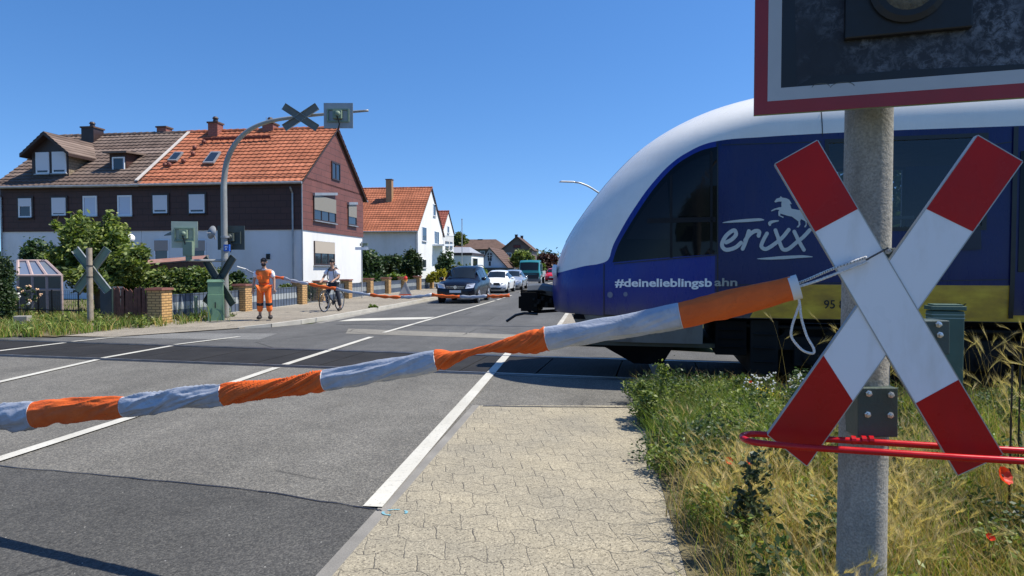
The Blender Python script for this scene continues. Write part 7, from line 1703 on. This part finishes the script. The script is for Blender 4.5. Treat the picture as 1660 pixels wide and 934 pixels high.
# far-off wood closing the horizon
V_ = []
blobs = [(Vector((x, 420 + 40 * math.sin(x * .05), 5 + 2.0 * math.sin(x * .11))), (22, 16, 6.5 + 1.5 * math.sin(x * .3))) for x in np.arange(-420, 520, 17)]
o = leaves('far_woodland', blobs, 26000, 1.5, L_DARK, None, 40); o['kind'] = 'stuff'; o['label'] = 'far woodland closing the horizon'
# ------------------------------------------------------------------ grass and weeds
def grassmat(name, cols, trans=.35):
    return leafmat(name, cols, trans, .6)
G_GREEN = grassmat('green_grass', [(.045, .09, .012), (.10, .18, .022), (.17, .27, .04), (.27, .34, .07)])
G_STRAW = grassmat('straw_grass', [(.26, .19, .06), (.38, .28, .10), (.48, .37, .16), (.22, .22, .05)])
G_BARLEY = grassmat('wild_barley_heads', [(.42, .33, .15), (.52, .42, .22), (.64, .54, .33), (.38, .35, .16)], .45)
def blades(name, P, h, w, m, lean=.35, seed=0, kind='stuff', seg=3, par=None):
    g = np.random.default_rng(seed); n = len(P); a = g.random(n) * 2 * np.pi; dx = np.stack([np.cos(a), np.sin(a)], 1); b = g.random(n) * 2 * np.pi; wd_ = np.stack([np.cos(b), np.sin(b)], 1)
    h = h * (.5 + .9 * g.random(n)); ln = lean * (.3 + 1.2 * g.random(n)) * h; rows = []
    for k in range(seg + 1):
        t = k / seg; c = np.zeros((n, 3)); c[:, :2] = P[:, :2] + dx * (ln * t * t)[:, None]; c[:, 2] = P[:, 2] + h * (t - .18 * t * t * lean * 2)
        ww = w * (1 - t) ** .7 * (.7 + .6 * g.random(n)) if k < seg else np.zeros(n) + .0004
        off = np.zeros((n, 3)); off[:, :2] = wd_ * ww[:, None]; rows += [c - off, c + off]
    V = np.stack(rows, 1).reshape(-1, 3); k2 = 2 * (seg + 1); base = np.arange(n)[:, None] * k2
    Fq = np.concatenate([base + np.array([2 * k, 2 * k + 1, 2 * k + 3, 2 * k + 2]) for k in range(seg)], 0)
    tips = np.stack([P[:, 0] + dx[:, 0] * ln, P[:, 1] + dx[:, 1] * ln, P[:, 2] + h * (1 - .18 * lean * 2)], 1)
    o = mesh_np(name, V, Fq, m, kind=kind, parent=par); return o, tips, dx
def heads(name, tips, dx, L, m, nb=14, seed=0):
    """bristly nodding seed heads"""
    g = np.random.default_rng(seed); n = len(tips); T = np.repeat(tips, nb, 0); D = np.repeat(dx, nb, 0); t = np.tile(np.linspace(0, 1, nb), n)[:, None]
    ax = np.concatenate([D * .55, np.ones((n * nb, 1)) * (.25 + .9 * np.repeat(g.random((n, 1)), nb, 0))], 1); ax /= np.linalg.norm(ax, axis=1)[:, None]
    p = T + ax * L * t + np.array([0, 0, -1]) * L * .25 * t ** 2; r = g.normal(size=(n * nb, 3)) * .17; d = ax + r; d /= np.linalg.norm(d, axis=1)[:, None]; s = g.normal(size=(n * nb, 3)); s = np.cross(d, s); s /= np.linalg.norm(s, axis=1)[:, None]
    Lb = L * (.45 + .5 * g.random((n * nb, 1))); V = np.stack([p - s * .0009, p + s * .0009, p + d * Lb], 1).reshape(-1, 3); Fq = np.arange(3 * n * nb).reshape(-1, 3)
    return mesh_np(name, V, Fq, m, kind='stuff')
def scatter(n, l0, l1, r0, r1, seed, fn=None):
    g = np.random.default_rng(seed); l = l0 + (l1 - l0) * g.random(n); r = r0 + (r1 - r0) * g.random(n); Bv, Av = np.array(B_), np.array(A_)
    P = Bv[None] * l[:, None] + Av[None] * r[:, None]; P[:, 2] = .03
    keep = np.ones(n, bool)
    d = P[:, 0] * N_.x + P[:, 1] * N_.y; keep &= d < 8.35
    if fn is not None: keep &= g.random(n) < fn(P, l, r)
    return P[keep]
def clump(P, sc_=1.3, seed=0):                           # cheap smooth noise 0..1
    x, y = P[:, 0] * sc_, P[:, 1] * sc_; s = seed * 1.7
    return .5 + .25 * np.sin(x * 2.1 + s) * np.cos(y * 1.7 - s) + .25 * np.sin(x * 4.3 - y * 3.1 + s * 2)
def offpost(P): return (np.hypot(P[:, 0] - pc.x, P[:, 1] - pc.y) > .11)
vis = lambda P: (P[:, 1] > 1.5)
edge_f = lambda P, l, r: (np.clip((l - .42 + .10 * np.sin(r * 5) + .05 * np.sin(r * 13)) / .25, 0, 1))
P = scatter(52000, .42, 9, 1.6, 8.6, 1, lambda P, l, r: edge_f(P, l, r) * (.25 + .75 * clump(P, 1.0, 1)) * (1 - .35 * (r < 5.0)) * offpost(P)); o, t_, d_ = blades('green_grass', P, .28, .0035, G_GREEN, .5, 1); o['label'] = 'green grass of the near verge'
P = scatter(70000, .42, 7, 1.6, 8.3, 2, lambda P, l, r: edge_f(P, l, r) * (.2 + .8 * clump(P, 1.4, 2)) * np.where(r < 5.4, 1, .3) * offpost(P)); o, t_, d_ = blades('dry_grass', P, .30, .0024, G_STRAW, .55, 2); o['label'] = 'dry straw-coloured grass of the near verge'
P = scatter(11000, .62, 5, 1.8, 5.3, 3, lambda P, l, r: edge_f(P, l, r) * np.clip(clump(P, 1.5, 5) * 2.2 - .7, 0, 1) * np.where(r > 4.6, .4, 1) * offpost(P)); o, tb, db = blades('wild_barley', P, .38, .0012, G_STRAW, .25, 3); o['label'] = 'wild barley stalks of the near verge'
o = heads('barley_heads', tb, db, .07, G_BARLEY, 30, 4); o['label'] = 'pale bristly seed heads of the wild barley'
P = scatter(900, 2.0, 9, 3.0, 8.4, 5, lambda P, l, r: np.clip((l - 1.6) / 1.5, 0, 1) * offpost(P)); o, tb, db = blades('oat_grass', P, .78, .0014, G_STRAW, .22, 5); o['label'] = 'tall thin oat grass in front of the train'
o = heads('oat_heads', tb, db, .13, G_BARLEY, 22, 6); o['label'] = 'loose seed heads of the tall oat grass'
# broad-leaved weeds between
P = scatter(4200, .42, 7, 2.0, 8.4, 7, lambda P, l, r: edge_f(P, l, r) * clump(P, 1.9, 8) ** 2); gg = np.random.default_rng(5); blobs_ = [(Vector((p[0], p[1], .06 + .16 * gg.random())), (.10, .10, .13)) for p in P[::4]]
o = leaves('broadleaf_weeds', blobs_, 42000, .017, L_TREE, None, 41); o['kind'] = 'stuff'; o['label'] = 'small broad-leaved weeds of the near verge'
# tall single weeds (mugwort) that stand out
def weed(label, base, h, seed, m=None, n=230, lf=.022, branch=9, wd_=.10, flowers=None, group=None, name='tall_weed'):
    rs = random.Random(seed); th = thing(name, label, 'plant', base, 0, group); mb = MB(); st = [base + Vector((math.sin(k * .9 + seed) * .012 * k, 0, h * k / 5)) for k in range(6)]; mb.tube(st, [.006 - .0008 * k for k in range(6)], 5)
    tips = []
    for k in range(branch):
        t = .15 + .8 * k / branch; p = base + Vector((0, 0, h * t)); a = k * 2.4 + seed; L = wd_ * (1.25 - t); q = p + Vector((math.cos(a) * L, math.sin(a) * L, L * .9)); mb.tube([p, q], .0025, 4); tips.append(q)
    mb.build('stem', mat('weed_stem', (.12, .15, .05), .8), th)
    bl = [(q.lerp(Vector((base.x, base.y, q.z - .03)), .4), (.045, .045, .05)) for q in tips] + [(base + Vector((0, 0, h * .97)), (.02, .02, .06))] + [(base + Vector((0, 0, h * t)), (.035, .035, .05)) for t in (.2, .35, .5, .65, .8)]
    leaves('leaf_cluster', bl, n, lf, m or L_DARK, th, seed)
    if flowers:
        f = MB()
        for q in tips + [base + Vector((0, 0, h))]:
            f = MB()
            for j in range(4): f.ball(q + Vector((rs.uniform(-.035, .035), rs.uniform(-.02, .02), rs.uniform(0, .05))), .0095 if th.name.startswith(('white', 'yellow')) else .03, 6, 5)
            f.build('flower_head', flowers, th)
    return th
WT = .035
L_MUG = leafmat('mugwort_leaves', [(.03, .05, .025), (.055, .085, .04), (.10, .13, .07)], .25)
for i, (u, v, vt, lab, n_) in enumerate(((1224, 905, 735, 'dark leafy mugwort stalk low in the verge left of the post', 330), (1203, 895, 800, 'shorter dark weed at the sidewalk side of the mugwort', 200), (1073, 672, 588, 'tallest slender weed at the far corner of the sidewalk', 420), (1042, 676, 622, 'leafy weed leaning over the corner of the sidewalk', 520), (1048, 690, 640, 'second leafy weed at the sidewalk corner, lower', 520), (1103, 665, 628, 'small pointed weed behind the corner weeds', 360),
                                         (1203, 655, 610, 'upright green weed left of the white flowers', 300), (1170, 655, 628, 'short weed in front of the train shadow', 120))):
    q = gnd(u, v, WT); h = at(u, vt, q.y).z - WT; weed(lab, q, h, i + 1, L_MUG if i < 2 else L_TREE, n_, .022 if i < 2 else .020, 14, .15 if i < 2 else .16)
M_WFL = mat('white_petals', (.75, .75, .70), .7)
for i, (u, v, vt, lab) in enumerate(((1222, 660, 612, 'white fleabane with small round flowers, left of three'), (1245, 662, 610, 'white fleabane with small round flowers, middle of three'), (1292, 668, 612, 'white fleabane nearest the cross board, right of three'))):
    q = gnd(u, v, WT); weed(lab, q, at(u, vt, q.y).z - WT, 20 + i, L_TREE, 90, .014, 8, .12, M_WFL, 'white fleabane plants', 'white_fleabane')
M_YFL = mat('yellow_petals', (.65, .50, .03), .7); q = gnd(1236, 668, WT); weed('low plant with tiny yellow flowers below the fleabane', q, .22, 33, L_LIME, 90, .014, 7, .10, M_YFL, None, 'yellow_flower')
def poppy_mat():
    m, n, b = newmat('poppy_petal'); setin(b, Roughness=.5); b.inputs['Base Color'].default_value = (.75, .045, .012, 1)
    t = N(n, 'ShaderNodeBsdfTranslucent'); t.inputs[0].default_value = (.9, .08, .02, 1); ms = N(n, 'ShaderNodeMixShader'); ms.inputs[0].default_value = .4; n.links.new(b.outputs[0], ms.inputs[1]); n.links.new(t.outputs[0], ms.inputs[2]); n.links.new(ms.outputs[0], n.nodes['Material Output'].inputs[0]); return m
M_POP = poppy_mat(); M_STEM = mat('weed_stem', (.12, .15, .05), .8)
for i, (u, v, Y, r, lab) in enumerate(((1180, 748, 3.95, .022, 'red poppy nearest the sidewalk'), (1213, 750, 3.85, .020, 'half-open red poppy left of the near cross'), (1622, 772, 3.6, .045, 'large ragged red poppy under the right end of the cross'), (1604, 873, 3.0, .018, 'small red poppy low right of the post'), (1217, 620, 7.2, .015, 'tiny red poppy far back in the verge'))):
    c = at(u, v, Y); th = thing('poppy', lab, 'flower', (c.x, c.y, .03), 0, 'red poppies'); rs = random.Random(i)
    mb = MB(); mb.tube([Vector((c.x + .02, c.y, .03)), Vector((c.x + .01, c.y, c.z * .6)), c], .0018, 5); mb.build('stem', M_STEM, th)
    tilt = Matrix.Rotation(rs.uniform(.5, 1.1), 3, 'X') @ Matrix.Rotation(rs.uniform(-.5, .5), 3, 'Y')
    for k in range(4):
        a = k * math.pi / 2 + rs.uniform(-.2, .2); mb = MB()
        def fn(ii, jj):
            t = jj / 4; w_ = (ii / 6 - .5) * 1.9; rr_ = r * t * (1.1 + .12 * math.sin(ii * 2.2 + k)); return c + tilt @ Vector((math.cos(a + w_ * (1 - .2 * t)) * rr_, math.sin(a + w_ * (1 - .2 * t)) * rr_, r * .75 * t * t + .003 * math.sin(ii * 3)))
        mb.grid(fn, 7, 5); mb.build('petal', M_POP, th, smooth=True)
    mb = MB(); mb.ball(c + tilt @ Vector((0, 0, r * .18)), r * .2, 8, 6); mb.build('centre', M_HAIR, th)
# thin stakes at the right edge
for i, (u, lab) in enumerate(((1641, 'thin dark garden stake at the right edge, nearer one'), (1654, 'thin dark garden stake at the right edge, outer one'))):
    mb = MB(); p = at(u, 600, 3.9 + .3 * i); mb.tube([Vector((p.x, p.y, 0)), Vector((p.x, p.y, at(u, 592 - 8 * i, 3.9).z))], .006, 6); o = mb.build('thin_stake', M_BLK); tag(o, lab, 'stake', 'thin stakes')
# left verge across the road
def leftverge(n, seed, fn): 
    g = np.random.default_rng(seed); u = g.uniform(-40, 375, n); v = g.uniform(500, 552, n); P = np.array([tuple(gnd(a, b, .03)) for a, b in zip(u, v)]); k = np.array([fn(a, b) for a, b in zip(u, v)]) > g.random(n); return P[k]
def lv(u, v):
    lo = np.interp(u, [-40, 60, 140, 200, 270, 340, 372], [549, 547, 541, 534, 529, 524, 518]); hi = np.interp(u, [-40, 120, 250, 330, 375], [505, 515, 515, 508, 506]); return 1.0 * (v < lo) * (v > hi) * (.35 + .65 * (math.sin(u * .15) * .5 + .5))
P = leftverge(9000, 50, lv); o, t_, d_ = blades('verge_grass', P, .30, .010, G_GREEN, .5, 50); o['label'] = 'weedy grass of the far left verge'
P = leftverge(5000, 51, lv); o, t_, d_ = blades('verge_dry_grass', P, .30, .008, G_STRAW, .5, 51); o['label'] = 'dry grass of the far left verge'
P = leftverge(2600, 52, lambda u, v: 1.0 * (270 < u < 372) * (v > 508) * (v < 524)); o, t_, d_ = blades('tall_verge_grass', P, .62, .012, G_GREEN, .5, 52); o['label'] = 'tall grass round the signal cabinet'
P = leftverge(1800, 53, lambda u, v: .5 * (lv(u, v) > 0)); bl = [(Vector((p[0], p[1], .14)), (.16, .16, .14)) for p in P[::5]]; o = leaves('verge_weeds', bl, 6000, .04, L_TREE, None, 54); o['kind'] = 'stuff'; o['label'] = 'low leafy weeds of the far left verge'
q = gnd(22, 525); weed('white umbel-flowered weed beside the hedge at the left edge', q, .85, 61, L_TREE, 160, .04, 7, .35, M_WFL, None, 'umbel_flower')
q = gnd(45, 520); weed('peach-coloured rose bush behind the wire fence', q, 1.0, 62, L_DARK, 500, .05, 9, .45, mat('peach_petals', (.65, .42, .25), .7), None, 'rose_bush')
g_ = thing('kerb_weed', 'small green weed tuft growing in the far kerb', 'plant', R(-8.25, r_at(604, -8.25), .1)); q = R(-8.25, r_at(604, -8.25), .1); leaves('leaf_cluster', [(q + Vector((0, 0, .06)), (.25, .1, .10)), (q + Vector((.05, .2, .05)), (.12, .1, .08))], 260, .04, L_LIME, g_, 63)
# grass fields behind houses and right of the far road: simple ground cover strips near the fence
P = scatter(0 + 1, 0, 1, 0, 1, 9)
g = np.random.default_rng(70); n = 9000; l = g.uniform(-24, -12.4, n); r = g.uniform(15, 60, n); Pn = np.array(B_)[None] * l[:, None] + np.array(A_)[None] * r[:, None]; Pn[:, 2] = .02; o, t_, d_ = blades('garden_grass', Pn, .18, .02, G_GREEN, .5, 71); o['label'] = 'lawn behind the garden fence'
n = 9000; l = g.uniform(2.4, 14, n); r = g.uniform(14, 45, n); Pn = np.array(B_)[None] * l[:, None] + np.array(A_)[None] * r[:, None]; Pn[:, 2] = .0; o, t_, d_ = blades('embankment_grass', Pn, .35, .02, G_STRAW, .5, 72); o['label'] = 'dry grass beyond the track'
P = scatter(700, .5, 7, 2.0, 8.3, 80, lambda P, l, r: edge_f(P, l, r) * np.clip(clump(P, 1.2, 11) * 2 - .6, 0, 1)); gg = np.random.default_rng(6)
blobs_ = [(Vector((p[0], p[1], .14 + .12 * gg.random())), (.13, .13, .15)) for p in P[::2]]
o = leaves('dark_broadleaf_weeds', blobs_, 30000, .020, L_DARK, None, 81); o['kind'] = 'stuff'; o['label'] = 'dark green weed clumps between the dry grass'
G_BROWN = grassmat('brown_dry_stalks', [(.16, .10, .04), (.26, .18, .08), (.36, .26, .13)], .2)
P = scatter(16000, .42, 7, 1.6, 8.3, 82, lambda P, l, r: edge_f(P, l, r) * clump(P, 2.2, 3) * offpost(P)); o, t_, d_ = blades('brown_stalks', P, .26, .0018, G_BROWN, .7, 83); o['label'] = 'brown withered stalks of the near verge'
P = scatter(20000, .40, 1.7, 5.4, 7.9, 84, lambda P, l, r: np.clip((l - .42 + .08 * np.sin(r * 6) + .05 * np.sin(r * 17)) / .3, 0, 1) * (.3 + .7 * clump(P, 2.5, 4)) * offpost(P)); o, t_, d_ = blades('lush_grass', P, .24, .0034, G_GREEN, .5, 85); o['label'] = 'lush green grass at the far corner of the near sidewalk'
P = scatter(420, .36, 1.9, 4.9, 7.9, 90, lambda P, l, r: np.clip((l - .38 + .12 * np.sin(r * 5)) / .2, 0, 1) * (.4 + .6 * clump(P, 3, 6))); gg = np.random.default_rng(8)
blobs_ = [(Vector((p[0], p[1], .08 + .11 * gg.random())), (.09, .09, .12)) for p in P]
o = leaves('path_edge_weeds', blobs_[::2], 16000, .018, L_TREE, None, 91); o['kind'] = 'stuff'; o['label'] = 'leafy green weeds along the far end of the near sidewalk edge'
o = leaves('path_edge_dark_weeds', blobs_[1::2], 12000, .018, L_DARK, None, 92); o['kind'] = 'stuff'; o['label'] = 'darker weeds among them at the sidewalk edge'
